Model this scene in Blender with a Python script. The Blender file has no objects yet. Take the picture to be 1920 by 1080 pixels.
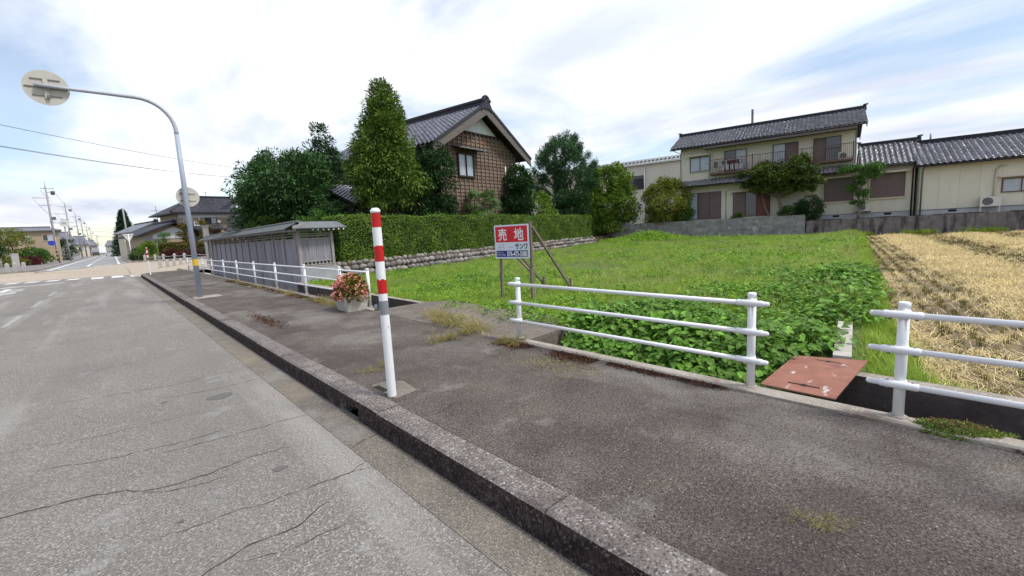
import bpy, bmesh, math, random
import numpy as np
from mathutils import Vector, Matrix

R = math.radians
sc = bpy.context.scene
COL = sc.collection
random.seed(7)
rng = np.random.default_rng(11)

# ------------------------------------------------------------------ camera
EYE = Vector((0.0, 0.0, 1.62))
AZ, PITCH, ROLL = R(41.60), R(7.42), R(3.10)
fw = Vector((math.sin(AZ) * math.cos(PITCH), math.cos(AZ) * math.cos(PITCH), -math.sin(PITCH)))
r0 = Vector((math.cos(AZ), -math.sin(AZ), 0.0))
u0 = r0.cross(fw)
rt = r0 * math.cos(ROLL) - u0 * math.sin(ROLL)
up = u0 * math.cos(ROLL) + r0 * math.sin(ROLL)
cam = bpy.data.cameras.new('camera')
cam.sensor_width = 36.0
cam.lens = 36.0 * 830.0 / 1920.0
cam.clip_start = 0.05
cam.clip_end = 6000.0
cam_o = bpy.data.objects.new('camera', cam)
COL.objects.link(cam_o)
cam_o.matrix_world = Matrix(((rt.x, up.x, -fw.x, EYE.x), (rt.y, up.y, -fw.y, EYE.y), (rt.z, up.z, -fw.z, EYE.z), (0, 0, 0, 1)))
sc.camera = cam_o

# ------------------------------------------------------------------ sky, sun, exposure
SUN_AZ, SUN_EL = R(152.0), R(58.0)
w = bpy.data.worlds.new('World')
sc.world = w
w.use_nodes = True
nt = w.node_tree
nt.nodes.clear()


def N(t, typ, **kw):
    n = t.nodes.new(typ)
    for k, v in kw.items():
        setattr(n, k, v)
    return n


def L(t, a, b):
    t.links.new(a, b)


out = N(nt, 'ShaderNodeOutputWorld')
sky = N(nt, 'ShaderNodeTexSky', sky_type='NISHITA')
sky.sun_disc = False
sky.sun_elevation = SUN_EL
sky.sun_rotation = SUN_AZ
sky.air_density = 1.1
sky.dust_density = 0.6
bg_sky = N(nt, 'ShaderNodeBackground')
bg_sky.inputs['Strength'].default_value = 0.075
L(nt, sky.outputs[0], bg_sky.inputs['Color'])
tc = N(nt, 'ShaderNodeTexCoord')
sep = N(nt, 'ShaderNodeSeparateXYZ')
L(nt, tc.outputs['Generated'], sep.inputs[0])
zc = N(nt, 'ShaderNodeMath', operation='MAXIMUM'); L(nt, sep.outputs['Z'], zc.inputs[0]); zc.inputs[1].default_value = 0.0
za = N(nt, 'ShaderNodeMath', operation='ADD'); L(nt, zc.outputs[0], za.inputs[0]); za.inputs[1].default_value = 0.10
dx = N(nt, 'ShaderNodeMath', operation='DIVIDE'); L(nt, sep.outputs['X'], dx.inputs[0]); L(nt, za.outputs[0], dx.inputs[1])
dy = N(nt, 'ShaderNodeMath', operation='DIVIDE'); L(nt, sep.outputs['Y'], dy.inputs[0]); L(nt, za.outputs[0], dy.inputs[1])
cmb = N(nt, 'ShaderNodeCombineXYZ'); L(nt, dx.outputs[0], cmb.inputs[0]); L(nt, dy.outputs[0], cmb.inputs[1])
mp = N(nt, 'ShaderNodeMapping'); L(nt, cmb.outputs[0], mp.inputs[0])
mp.inputs['Rotation'].default_value = (0, 0, R(-38))
mp.inputs['Scale'].default_value = (0.50, 0.27, 1.0)
mp.inputs['Location'].default_value = (1.98, 0.30, 0.0)
n1 = N(nt, 'ShaderNodeTexNoise'); n1.inputs['Scale'].default_value = 1.25; n1.inputs['Detail'].default_value = 7.0
n1.inputs['Roughness'].default_value = 0.56; n1.inputs['Distortion'].default_value = 0.5
L(nt, mp.outputs[0], n1.inputs['Vector'])
cr = N(nt, 'ShaderNodeValToRGB'); L(nt, n1.outputs['Fac'], cr.inputs[0])
cr.color_ramp.elements[0].position = 0.40; cr.color_ramp.elements[0].color = (0.22, 0.22, 0.22, 1)
cr.color_ramp.elements[1].position = 0.55; cr.color_ramp.elements[1].color = (1, 1, 1, 1)
# cloud brightness: soft grey undersides, brighter overhead as an overcast sky is
n2 = N(nt, 'ShaderNodeTexNoise'); n2.inputs['Scale'].default_value = 2.3; n2.inputs['Detail'].default_value = 6.0
L(nt, mp.outputs[0], n2.inputs['Vector'])
cr2 = N(nt, 'ShaderNodeValToRGB'); L(nt, n2.outputs['Fac'], cr2.inputs[0])
cr2.color_ramp.elements[0].position = 0.34; cr2.color_ramp.elements[0].color = (0.58, 0.625, 0.735, 1)
cr2.color_ramp.elements[1].position = 0.64; cr2.color_ramp.elements[1].color = (0.96, 0.97, 0.99, 1)
gr = N(nt, 'ShaderNodeMapRange'); L(nt, sep.outputs['Z'], gr.inputs[0])
gr.inputs[1].default_value = 0.0; gr.inputs[2].default_value = 0.9; gr.inputs[3].default_value = 0.535; gr.inputs[4].default_value = 0.80
bg_c = N(nt, 'ShaderNodeBackground'); L(nt, cr2.outputs[0], bg_c.inputs['Color']); L(nt, gr.outputs[0], bg_c.inputs['Strength'])
mx = N(nt, 'ShaderNodeMixShader'); L(nt, cr.outputs[0], mx.inputs[0]); L(nt, bg_sky.outputs[0], mx.inputs[1]); L(nt, bg_c.outputs[0], mx.inputs[2])
L(nt, mx.outputs[0], out.inputs['Surface'])

sun = bpy.data.lights.new('sun', 'SUN')
sun.energy = 1.5
sun.angle = R(11)
sun.color = (1.0, 0.96, 0.9)
sun_o = bpy.data.objects.new('sun', sun)
COL.objects.link(sun_o)
sd = Vector((math.sin(SUN_AZ) * math.cos(SUN_EL), math.cos(SUN_AZ) * math.cos(SUN_EL), math.sin(SUN_EL)))
sun_o.rotation_euler = sd.to_track_quat('Z', 'Y').to_euler()
sun_o.location = (0, 0, 40)

vs = sc.view_settings
vs.view_transform = 'Standard'
vs.look = 'None'
vs.exposure = 1.16
vs.gamma = 1.0
vs.use_curve_mapping = False
sc.cycles.max_bounces = 6
sc.cycles.transparent_max_bounces = 6
sc.cycles.use_denoising = True


# ------------------------------------------------------------------ materials
def srgb(c):
    return tuple(((v / 255.0) / 12.92 if v / 255.0 <= 0.04045 else (((v / 255.0) + 0.055) / 1.055) ** 2.4) for v in c)


MATS = {}


def mat(name, base, var=None, scale=6.0, rough=0.7, bump=0.0, bscale=40.0, metal=0.0, spec=0.4, detail=5.0,
        stain=None, stscale=1.2, stlo=0.5, sthi=0.7, stretch=(1, 1, 1), island=0.0, transl=0.0, speck=None, spscale=90.0, splo=0.0,
        sphi=0.3, objrand=0.0, coord='Object', grain=0.0, grscale=160.0, coat=0.0):
    """procedural surface: two-tone noise, optional stain patches, optional speckle, bump"""
    m = bpy.data.materials.new(name)
    m.use_nodes = True
    t = m.node_tree
    bs = t.nodes['Principled BSDF']
    bs.inputs['Roughness'].default_value = rough
    bs.inputs['Metallic'].default_value = metal
    bs.inputs['Specular IOR Level'].default_value = spec
    bs.inputs['Coat Weight'].default_value = coat
    bs.inputs['Coat Roughness'].default_value = 0.10
    co = N(t, 'ShaderNodeTexCoord')
    src = co.outputs[coord]
    if stretch != (1, 1, 1):
        mpp = N(t, 'ShaderNodeMapping'); mpp.inputs['Scale'].default_value = stretch
        L(t, src, mpp.inputs[0]); srcs = mpp.outputs[0]
    else:
        srcs = src
    if var is None:
        var = tuple(c * 0.8 for c in base)
    nz = N(t, 'ShaderNodeTexNoise'); nz.inputs['Scale'].default_value = scale; nz.inputs['Detail'].default_value = detail
    L(t, srcs, nz.inputs['Vector'])
    rp = N(t, 'ShaderNodeValToRGB'); L(t, nz.outputs['Fac'], rp.inputs[0])
    rp.color_ramp.elements[0].position = 0.3; rp.color_ramp.elements[0].color = (*var, 1)
    rp.color_ramp.elements[1].position = 0.7; rp.color_ramp.elements[1].color = (*base, 1)
    cur = rp.outputs[0]

    def mix(fac, a, b, blend='MIX'):
        mm = N(t, 'ShaderNodeMix', data_type='RGBA', blend_type=blend)
        if isinstance(fac, float):
            mm.inputs[0].default_value = fac
        else:
            L(t, fac, mm.inputs[0])
        L(t, a, mm.inputs[6])
        if isinstance(b, tuple):
            mm.inputs[7].default_value = (*b, 1)
        else:
            L(t, b, mm.inputs[7])
        return mm.outputs[2]
    if speck is not None:
        vo = N(t, 'ShaderNodeTexVoronoi'); vo.inputs['Scale'].default_value = spscale
        L(t, src, vo.inputs['Vector'])
        wn = N(t, 'ShaderNodeSeparateColor'); L(t, vo.outputs['Color'], wn.inputs[0])
        for i, (scol, lo, hi) in enumerate(speck):
            mr = N(t, 'ShaderNodeMapRange'); mr.inputs[1].default_value = lo; mr.inputs[2].default_value = hi
            L(t, wn.outputs[i % 3], mr.inputs[0])
            cur = mix(mr.outputs[0], cur, scol)
    if stain is not None:
        for i, (scol, ss, lo, hi, st) in enumerate(stain):
            mq = N(t, 'ShaderNodeMapping'); mq.inputs['Scale'].default_value = st; mq.inputs['Location'].default_value = (i * 3.7, i * 1.9, 0.3)
            L(t, src, mq.inputs[0])
            n3 = N(t, 'ShaderNodeTexNoise'); n3.inputs['Scale'].default_value = ss; n3.inputs['Detail'].default_value = 8.0; n3.inputs['Roughness'].default_value = 0.6
            L(t, mq.outputs[0], n3.inputs['Vector'])
            mr = N(t, 'ShaderNodeMapRange'); mr.inputs[1].default_value = lo; mr.inputs[2].default_value = hi
            L(t, n3.outputs['Fac'], mr.inputs[0])
            cur = mix(mr.outputs[0], cur, scol)
    if grain > 0:
        ng_ = N(t, 'ShaderNodeTexNoise'); ng_.inputs['Scale'].default_value = grscale; ng_.inputs['Detail'].default_value = 2.0; ng_.inputs['Roughness'].default_value = 0.85
        L(t, src, ng_.inputs['Vector'])
        mr = N(t, 'ShaderNodeMapRange'); mr.inputs[1].default_value = 0.3; mr.inputs[2].default_value = 0.7; mr.inputs[3].default_value = 1 - grain; mr.inputs[4].default_value = 1 + grain
        L(t, ng_.outputs['Fac'], mr.inputs[0])
        hs = N(t, 'ShaderNodeHueSaturation'); L(t, mr.outputs[0], hs.inputs['Value']); L(t, cur, hs.inputs['Color'])
        cur = hs.outputs[0]
    if island > 0:
        ge = N(t, 'ShaderNodeNewGeometry')
        mr = N(t, 'ShaderNodeMapRange'); mr.inputs[3].default_value = 1 - island; mr.inputs[4].default_value = 1 + island
        L(t, ge.outputs['Random Per Island'], mr.inputs[0])
        hs = N(t, 'ShaderNodeHueSaturation'); L(t, mr.outputs[0], hs.inputs['Value']); L(t, cur, hs.inputs['Color'])
        cur = hs.outputs[0]
    if objrand > 0:
        oi = N(t, 'ShaderNodeObjectInfo')
        mr = N(t, 'ShaderNodeMapRange'); mr.inputs[3].default_value = 1 - objrand; mr.inputs[4].default_value = 1 + objrand
        L(t, oi.outputs['Random'], mr.inputs[0])
        hs = N(t, 'ShaderNodeHueSaturation'); L(t, mr.outputs[0], hs.inputs['Value']); L(t, cur, hs.inputs['Color'])
        cur = hs.outputs[0]
    L(t, cur, bs.inputs['Base Color'])
    if bump > 0:
        nb = N(t, 'ShaderNodeTexNoise'); nb.inputs['Scale'].default_value = bscale; nb.inputs['Detail'].default_value = 4.0
        L(t, srcs, nb.inputs['Vector'])
        bp = N(t, 'ShaderNodeBump'); bp.inputs['Strength'].default_value = bump; bp.inputs['Distance'].default_value = 0.01
        L(t, nb.outputs['Fac'], bp.inputs['Height']); L(t, bp.outputs[0], bs.inputs['Normal'])
    if transl > 0:
        tr = N(t, 'ShaderNodeBsdfTranslucent'); L(t, cur, tr.inputs[0])
        ms = N(t, 'ShaderNodeMixShader'); ms.inputs[0].default_value = transl
        L(t, bs.outputs[0], ms.inputs[1]); L(t, tr.outputs[0], ms.inputs[2])
        L(t, ms.outputs[0], t.nodes['Material Output'].inputs['Surface'])
    MATS[name] = m
    return m


def leafmat(name, a, b, island=0.35, transl=0.3, objrand=0.0, rough=0.55, scale=1.5):
    return mat(name, a, b, scale=scale, rough=rough, spec=0.3, island=island, transl=transl, objrand=objrand, detail=3.0)


M_ROAD = mat('asphalt_road', (0.212, 0.192, 0.170), (0.158, 0.142, 0.125), scale=1.0, rough=0.9, bump=0.8, bscale=120, spec=0.25,
             grain=0.34, grscale=62, speck=[((0.36, 0.34, 0.312), 0.62, 1.0), ((0.11, 0.105, 0.10), 0.66, 1.0)], spscale=120,
             stain=[((0.165, 0.152, 0.136), 0.7, 0.50, 0.72, (1.0, 0.22, 1)), ((0.30, 0.285, 0.262), 1.3, 0.52, 0.74, (1.0, 0.10, 1)), ((0.33, 0.325, 0.315), 2.4, 0.60, 0.85, (1, 1, 1))])
M_ROAD2 = mat('asphalt_far_road', (0.27, 0.27, 0.27), (0.23, 0.23, 0.23), scale=0.6, rough=0.9, spec=0.25)
M_BEIGE = mat('asphalt_beige', (0.36, 0.305, 0.24), (0.30, 0.25, 0.195), scale=0.5, rough=0.9, spec=0.2, stretch=(0.3, 1, 1),
              speck=[((0.56, 0.48, 0.38), 0.7, 1.0)], spscale=40)
M_WALK = mat('asphalt_sidewalk', (0.134, 0.110, 0.093), (0.076, 0.060, 0.051), scale=2.2, rough=0.92, bump=0.9, bscale=110, spec=0.25,
             grain=0.68, grscale=66, speck=[((0.19, 0.175, 0.16), 0.70, 1.2), ((0.03, 0.027, 0.026), 0.6, 1.0), ((0.26, 0.24, 0.22), 0.975, 0.995)], spscale=170,
             stain=[((0.040, 0.031, 0.029), 1.0, 0.50, 0.76, (1.0, 0.6, 1)), ((0.205, 0.188, 0.168), 0.85, 0.50, 0.74, (1, 0.7, 1)), ((0.25, 0.24, 0.22), 1.7, 0.62, 0.86, (1, 1, 1)), ((0.11, 0.082, 0.058), 1.3, 0.60, 0.82, (1, 1, 1))])
M_GUTTER = mat('gutter_concrete', (0.188, 0.165, 0.138), (0.122, 0.105, 0.088), scale=3.0, rough=0.92, bump=0.6, bscale=110, spec=0.25,
               speck=[((0.30, 0.27, 0.235), 0.68, 1.0), ((0.07, 0.062, 0.055), 0.7, 1.0)], spscale=150,
               stain=[((0.23, 0.23, 0.222), 1.6, 0.56, 0.76, (1, 0.5, 1)), ((0.23, 0.195, 0.14), 1.1, 0.56, 0.8, (1, 0.6, 1))])
M_KERB = mat('kerb_concrete', (0.212, 0.186, 0.168), (0.125, 0.106, 0.096), grain=0.5, grscale=70, scale=5.0, rough=0.92, bump=0.8, bscale=70, spec=0.2,
             speck=[((0.36, 0.35, 0.34), 0.82, 1.0), ((0.06, 0.055, 0.05), 0.74, 1.0)], spscale=95,
             stain=[((0.075, 0.062, 0.058), 2.2, 0.52, 0.72, (1, 1, 1))])
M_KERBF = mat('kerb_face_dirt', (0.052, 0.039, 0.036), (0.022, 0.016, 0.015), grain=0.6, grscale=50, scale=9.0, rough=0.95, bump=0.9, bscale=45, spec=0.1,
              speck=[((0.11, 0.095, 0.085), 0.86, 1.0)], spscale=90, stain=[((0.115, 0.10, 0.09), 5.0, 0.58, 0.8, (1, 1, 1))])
M_COPING = mat('coping_concrete', (0.34, 0.30, 0.255), (0.22, 0.19, 0.16), scale=4.0, rough=0.9, bump=0.5, bscale=60,
               stain=[((0.13, 0.07, 0.035), 2.0, 0.58, 0.72, (1, 1, 1))], speck=[((0.40, 0.38, 0.35), 0.8, 1.0)], spscale=80)
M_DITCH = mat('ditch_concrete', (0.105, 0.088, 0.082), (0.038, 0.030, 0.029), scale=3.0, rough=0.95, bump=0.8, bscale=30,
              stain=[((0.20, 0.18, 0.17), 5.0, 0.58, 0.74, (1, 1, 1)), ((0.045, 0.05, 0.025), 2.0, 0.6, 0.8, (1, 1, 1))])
M_FOOT = mat('footing_concrete', (0.36, 0.36, 0.385), (0.25, 0.25, 0.27), scale=1.5, rough=0.9, bump=0.4, bscale=30,
             stain=[((0.11, 0.10, 0.09), 0.9, 0.56, 0.78, (1, 1, 0.6)), ((0.12, 0.13, 0.05), 1.6, 0.64, 0.78, (1, 1, 1))])
M_SLAB = mat('driveway_concrete', (0.150, 0.125, 0.104), (0.09, 0.075, 0.064), scale=2.5, rough=0.92, bump=0.6, bscale=70,
             speck=[((0.30, 0.27, 0.24), 0.78, 1.0)], spscale=90, stain=[((0.11, 0.065, 0.04), 1.4, 0.60, 0.76, (1, 1, 1))])
M_DIRT = mat('soil', (0.10, 0.075, 0.048), (0.055, 0.042, 0.028), scale=2.0, rough=0.95, bump=0.8, bscale=20)
M_WEEDSOIL = mat('weedy_soil', (0.085, 0.125, 0.026), (0.045, 0.075, 0.016), scale=1.2, rough=0.95, bump=0.8, bscale=20,
                 stain=[((0.13, 0.09, 0.05), 0.8, 0.66, 0.8, (1, 1, 1))])
M_STRAWSOIL = mat('straw_soil', (0.20, 0.145, 0.07), (0.095, 0.07, 0.042), scale=5.0, rough=0.95, bump=0.9, bscale=30, stretch=(0.5, 2.2, 1),
                  stain=[((0.085, 0.062, 0.04), 1.1, 0.58, 0.72, (0.5, 2.5, 1))])
M_TERRAIN = mat('far_ground', (0.10, 0.10, 0.06), (0.07, 0.075, 0.04), scale=0.05, rough=0.95)
M_PAVE = mat('far_pavement', (0.20, 0.185, 0.175), (0.15, 0.14, 0.13), scale=1.0, rough=0.92)
M_WHITE = mat('white_paint', (0.76, 0.765, 0.78), (0.70, 0.705, 0.72), scale=3.0, rough=0.38, spec=0.5,
              stain=[((0.42, 0.36, 0.30), 11.0, 0.66, 0.76, (1, 1, 0.5)), ((0.20, 0.10, 0.05), 16.0, 0.73, 0.78, (1, 1, 0.6))], coord='Object')
M_BOLT = mat('bolt_steel', (0.22, 0.22, 0.24), rough=0.45, metal=0.7)
M_LINE = mat('road_paint', (0.72, 0.72, 0.71), (0.56, 0.56, 0.55), scale=6.0, rough=0.7, stain=[((0.30, 0.29, 0.27), 5.0, 0.58, 0.66, (1, 1, 1))])
M_WORN = mat('worn_road_paint', (0.36, 0.355, 0.35), (0.29, 0.28, 0.27), scale=9.0, rough=0.85, stain=[((0.26, 0.25, 0.235), 6.0, 0.40, 0.55, (1, 1, 1))])
M_RED = mat('red_band', (0.52, 0.008, 0.010), (0.44, 0.007, 0.008), scale=8.0, rough=0.45, spec=0.4)
M_PRINT = mat('faded_print', (0.62, 0.50, 0.48), (0.62, 0.50, 0.48), scale=3, rough=0.5, stain=[((0.80, 0.80, 0.81), 40.0, 0.44, 0.50, (1, 1, 1.5))])
M_GREYBAND = mat('grey_collar', (0.23, 0.235, 0.255), (0.20, 0.205, 0.22), scale=8.0, rough=0.5)
M_POLE = mat('grey_blue_paint', (0.34, 0.39, 0.47), (0.29, 0.335, 0.41), scale=3.0, rough=0.5, spec=0.5)
M_POLELT = mat('pale_arm_paint', (0.43, 0.455, 0.51), (0.38, 0.40, 0.45), scale=3.0, rough=0.45)
M_YELLOW = mat('yellow_tape', (0.72, 0.43, 0.015), (0.62, 0.37, 0.015), scale=6.0, rough=0.5)
M_DISC = mat('sign_back', (0.50, 0.48, 0.42), (0.44, 0.42, 0.37), scale=4.0, rough=0.55)
M_RAILM = mat('sign_bracket', (0.20, 0.20, 0.19), rough=0.5, metal=0.5)
M_RUST = mat('rusty_plate', (0.290, 0.128, 0.088), (0.205, 0.086, 0.060), scale=5.0, rough=0.8, bump=0.25, bscale=120, spec=0.3,
             speck=[((0.28, 0.12, 0.09), 0.8, 1.0)], spscale=60,
             stain=[((0.50, 0.46, 0.44), 4.2, 0.60, 0.68, (1, 2.6, 1)), ((0.10, 0.05, 0.035), 2.0, 0.6, 0.8, (1, 1, 1))])
M_BLACK = mat('dark_slot', (0.012, 0.010, 0.010), rough=0.9)
M_SIGNW = mat('sign_white', (0.66, 0.70, 0.80), (0.62, 0.66, 0.76), scale=3, rough=0.4)
M_SIGNR = mat('sign_red', (0.62, 0.008, 0.022), (0.55, 0.008, 0.02), scale=3, rough=0.4)
M_SIGNB = mat('sign_navy', (0.010, 0.014, 0.20), (0.009, 0.012, 0.17), scale=3, rough=0.4)
M_SIGNL = mat('sign_letter_white', (0.80, 0.80, 0.82), rough=0.45)
M_SIGNK = mat('sign_letter_dark', (0.014, 0.018, 0.07), rough=0.45)
M_SIGNG = mat('sign_letter_grey', (0.34, 0.34, 0.40), rough=0.45)
M_OLDWOOD = mat('weathered_wood', (0.215, 0.175, 0.142), (0.12, 0.095, 0.078), scale=5.0, rough=0.85, stretch=(6, 6, 0.6), bump=0.4, bscale=14)
M_GREYWOOD = mat('silver_grey_wood', (0.33, 0.315, 0.36), (0.175, 0.165, 0.195), scale=4.0, rough=0.85, stretch=(7, 7, 0.35), bump=0.35, bscale=10, objrand=0.16,
                 stain=[((0.11, 0.085, 0.08), 1.2, 0.60, 0.76, (3, 3, 0.5))])
M_GREYWOOD2 = mat('pale_post_wood', (0.35, 0.32, 0.32), (0.22, 0.20, 0.20), scale=4.0, rough=0.85, stretch=(5, 5, 0.5))
M_FENCEROOF = mat('fence_roof_metal', (0.15, 0.165, 0.17), (0.095, 0.105, 0.11), scale=4.0, rough=0.55, spec=0.4,
                  stain=[((0.42, 0.43, 0.42), 4.0, 0.66, 0.72, (1, 1, 1))])
M_STONE = mat('river_stone', (0.27, 0.24, 0.222), (0.155, 0.14, 0.132), scale=5.0, rough=0.85, bump=0.3, bscale=20, objrand=0.45)
M_STONEB = mat('brown_stone', (0.27, 0.195, 0.14), (0.15, 0.11, 0.08), scale=5.0, rough=0.85, bump=0.3, bscale=20, objrand=0.3)
M_TILE = mat('glazed_roof_tile', (0.150, 0.145, 0.165), (0.075, 0.072, 0.085), scale=6.0, rough=0.25, spec=1.0, coat=1.0, island=0.55,
             stain=[((0.16, 0.15, 0.155), 2.2, 0.62, 0.8, (1, 1, 1))])
M_TILEB = mat('blue_grey_roof_tile', (0.125, 0.125, 0.165), (0.06, 0.061, 0.088), scale=6.0, rough=0.25, spec=1.0, coat=1.0, island=0.5)
M_TILED = mat('dark_roof_tile', (0.050, 0.050, 0.068), (0.032, 0.032, 0.045), scale=7.0, rough=0.35, spec=0.6, island=0.5)
M_RIDGE = mat('ridge_tile', (0.035, 0.034, 0.048), (0.022, 0.022, 0.03), scale=5.0, rough=0.6, spec=0.3)
M_BARGE = mat('barge_board', (0.150, 0.130, 0.118), (0.11, 0.095, 0.087), scale=3.0, rough=0.8, stretch=(0.6, 4, 4))
M_BROWNB = mat('brown_clapboard', (0.19, 0.138, 0.105), (0.11, 0.078, 0.060), scale=3.0, rough=0.85, stretch=(0.8, 3, 6), objrand=0.22,
               stain=[((0.25, 0.095, 0.042), 0.9, 0.58, 0.70, (1, 1, 2)), ((0.06, 0.038, 0.03), 1.2, 0.62, 0.78, (1, 1, 1))])
M_BATTEN = mat('brown_batten', (0.23, 0.165, 0.122), (0.15, 0.105, 0.078), scale=4.0, rough=0.85, stretch=(4, 4, 0.5))
M_GABLEW = mat('gable_white', (0.60, 0.63, 0.62), (0.50, 0.53, 0.52), scale=2.0, rough=0.8, stretch=(6, 1, 0.4))
M_DARKWOOD = mat('dark_wood', (0.045, 0.033, 0.028), (0.03, 0.022, 0.019), scale=4.0, rough=0.7)
M_GLASS = mat('window_glass', (0.10, 0.12, 0.15), (0.06, 0.075, 0.10), scale=1.2, rough=0.06, spec=0.9)
M_GLASSD = mat('dark_glass', (0.030, 0.032, 0.045), (0.02, 0.022, 0.03), scale=1.2, rough=0.06, spec=0.8)
M_GLASSP = mat('pale_frosted_glass', (0.42, 0.46, 0.52), (0.34, 0.38, 0.44), scale=1.5, rough=0.15, spec=0.6)
M_CREAM = mat('cream_siding', (0.655, 0.62, 0.515), (0.61, 0.575, 0.475), scale=1.3, rough=0.8, objrand=0.03,
              stain=[((0.40, 0.34, 0.25), 0.8, 0.62, 0.85, (2, 2, 0.3))])
M_FOUND = mat('foundation_grey', (0.44, 0.44, 0.45), (0.36, 0.36, 0.37), scale=1.5, rough=0.85)
M_SHUT = mat('mauve_brown_shutter', (0.165, 0.118, 0.118), (0.145, 0.103, 0.103), scale=2.0, rough=0.6)
M_SHUTR = mat('red_brown_shutter', (0.175, 0.052, 0.042), (0.15, 0.045, 0.036), scale=2.0, rough=0.55)
M_FRAMEB = mat('bronze_frame', (0.10, 0.045, 0.038), (0.08, 0.036, 0.03), scale=4.0, rough=0.5)
M_FRAMEC = mat('cream_frame', (0.62, 0.55, 0.42), (0.56, 0.5, 0.38), scale=4.0, rough=0.6)
M_BALC = mat('balcony_brown', (0.15, 0.082, 0.066), (0.11, 0.06, 0.05), scale=4.0, rough=0.6)
M_FASCIA = mat('eave_soffit', (0.33, 0.27, 0.20), (0.27, 0.22, 0.165), scale=2.0, rough=0.8)
M_PIPEG = mat('teal_downpipe', (0.14, 0.17, 0.165), (0.11, 0.135, 0.13), scale=5, rough=0.5)
M_PIPEW = mat('cream_pipe', (0.66, 0.60, 0.49), (0.6, 0.54, 0.44), scale=5, rough=0.5)
M_ACW = mat('air_conditioner_white', (0.64, 0.62, 0.57), (0.58, 0.56, 0.52), scale=5, rough=0.5)
M_ACG = mat('air_conditioner_grille', (0.085, 0.08, 0.085), rough=0.5)
M_CURT = mat('pale_blue_curtain', (0.46, 0.55, 0.62), (0.32, 0.40, 0.47), scale=6.0, rough=0.8, stretch=(3, 3, 0.05))
M_CLOTH = mat('laundry_white', (0.55, 0.54, 0.56), (0.4, 0.38, 0.42), scale=5, rough=0.9)
M_CLOTHR = mat('laundry_maroon', (0.09, 0.02, 0.03), rough=0.9)
M_BLOCK = mat('concrete_block', (0.30, 0.29, 0.285), (0.19, 0.182, 0.182), scale=2.2, rough=0.92, bump=0.4, bscale=40, objrand=0.16,
              stain=[((0.44, 0.42, 0.40), 1.6, 0.56, 0.72, (1, 1, 1)), ((0.075, 0.07, 0.075), 1.3, 0.58, 0.75, (1, 1, 1))])
M_STAINW = mat('stained_retaining_concrete', (0.215, 0.192, 0.190), (0.125, 0.11, 0.112), scale=2.0, rough=0.92, bump=0.4, bscale=30, objrand=0.05,
               stain=[((0.045, 0.028, 0.030), 1.3, 0.48, 0.66, (2.2, 2.2, 0.45)), ((0.34, 0.30, 0.28), 2.4, 0.66, 0.76, (3, 3, 0.25))])
M_MOSS = mat('dark_moss', (0.065, 0.052, 0.02), (0.028, 0.022, 0.012), scale=9.0, rough=0.95, bump=0.8, bscale=60)
M_REDMOSS = mat('red_brown_debris', (0.125, 0.050, 0.022), (0.045, 0.022, 0.014), scale=14.0, rough=0.95, bump=0.9, bscale=60, island=0.3)
M_WARE = mat('warehouse_cladding', (0.66, 0.63, 0.53), (0.62, 0.59, 0.50), scale=0.8, rough=0.7)
M_WAREROOF = mat('warehouse_roof', (0.17, 0.17, 0.19), (0.12, 0.12, 0.135), scale=1, rough=0.4)
M_RUSTROOF = mat('rust_red_roof', (0.30, 0.13, 0.09), (0.22, 0.09, 0.06), scale=2, rough=0.7)
M_REDFENCE = mat('red_brown_boards', (0.13, 0.042, 0.030), (0.085, 0.028, 0.02), scale=3, rough=0.8, stretch=(4, 4, 0.5))
M_TANWALL = mat('tan_plaster', (0.37, 0.295, 0.205), (0.33, 0.26, 0.18), scale=1.5, rough=0.85)
M_WHITEPL = mat('white_plaster', (0.66, 0.67, 0.70), (0.6, 0.61, 0.64), scale=1.5, rough=0.85)
M_GREYWALL = mat('grey_wall', (0.36, 0.35, 0.34), (0.3, 0.29, 0.28), scale=1.5, rough=0.85)
M_CONCPOLE = mat('concrete_pole', (0.30, 0.29, 0.30), (0.25, 0.24, 0.25), scale=2.0, rough=0.85)
M_WIRE = mat('wire_black', (0.06, 0.06, 0.065), rough=0.6)
M_GRANITE = mat('granite_post', (0.42, 0.40, 0.385), (0.34, 0.325, 0.31), scale=8.0, rough=0.85)
M_PLANTER = mat('planter_concrete', (0.46, 0.435, 0.385), (0.33, 0.31, 0.27), scale=6.0, rough=0.9, bump=0.5, bscale=60, stain=[((0.14, 0.12, 0.10), 3.0, 0.6, 0.75, (1, 1, 1))])
M_BARK = mat('bark', (0.075, 0.052, 0.038), (0.04, 0.028, 0.02), scale=10.0, rough=0.95, stretch=(3, 3, 0.6), bump=0.6, bscale=20)
M_BARKL = mat('pale_bark', (0.20, 0.165, 0.125), (0.12, 0.1, 0.075), scale=10.0, rough=0.95, stretch=(3, 3, 0.6))
M_CAR = mat('silver_car_paint', (0.55, 0.56, 0.58), rough=0.3, metal=0.3)
M_CARD = mat('dark_car_paint', (0.05, 0.055, 0.06), rough=0.3)
M_TYRE = mat('tyre', (0.02, 0.02, 0.02), rough=0.85)
M_BLUE = mat('blue_sign', (0.03, 0.045, 0.40), (0.03, 0.04, 0.36), scale=3, rough=0.45)
M_CRACK = mat('crack_dark', (0.040, 0.034, 0.030), (0.07, 0.062, 0.055), scale=20, rough=0.95)
M_PATCH = mat('road_tar_spot', (0.13, 0.12, 0.115), (0.10, 0.09, 0.085), scale=15, rough=0.9)

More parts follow.
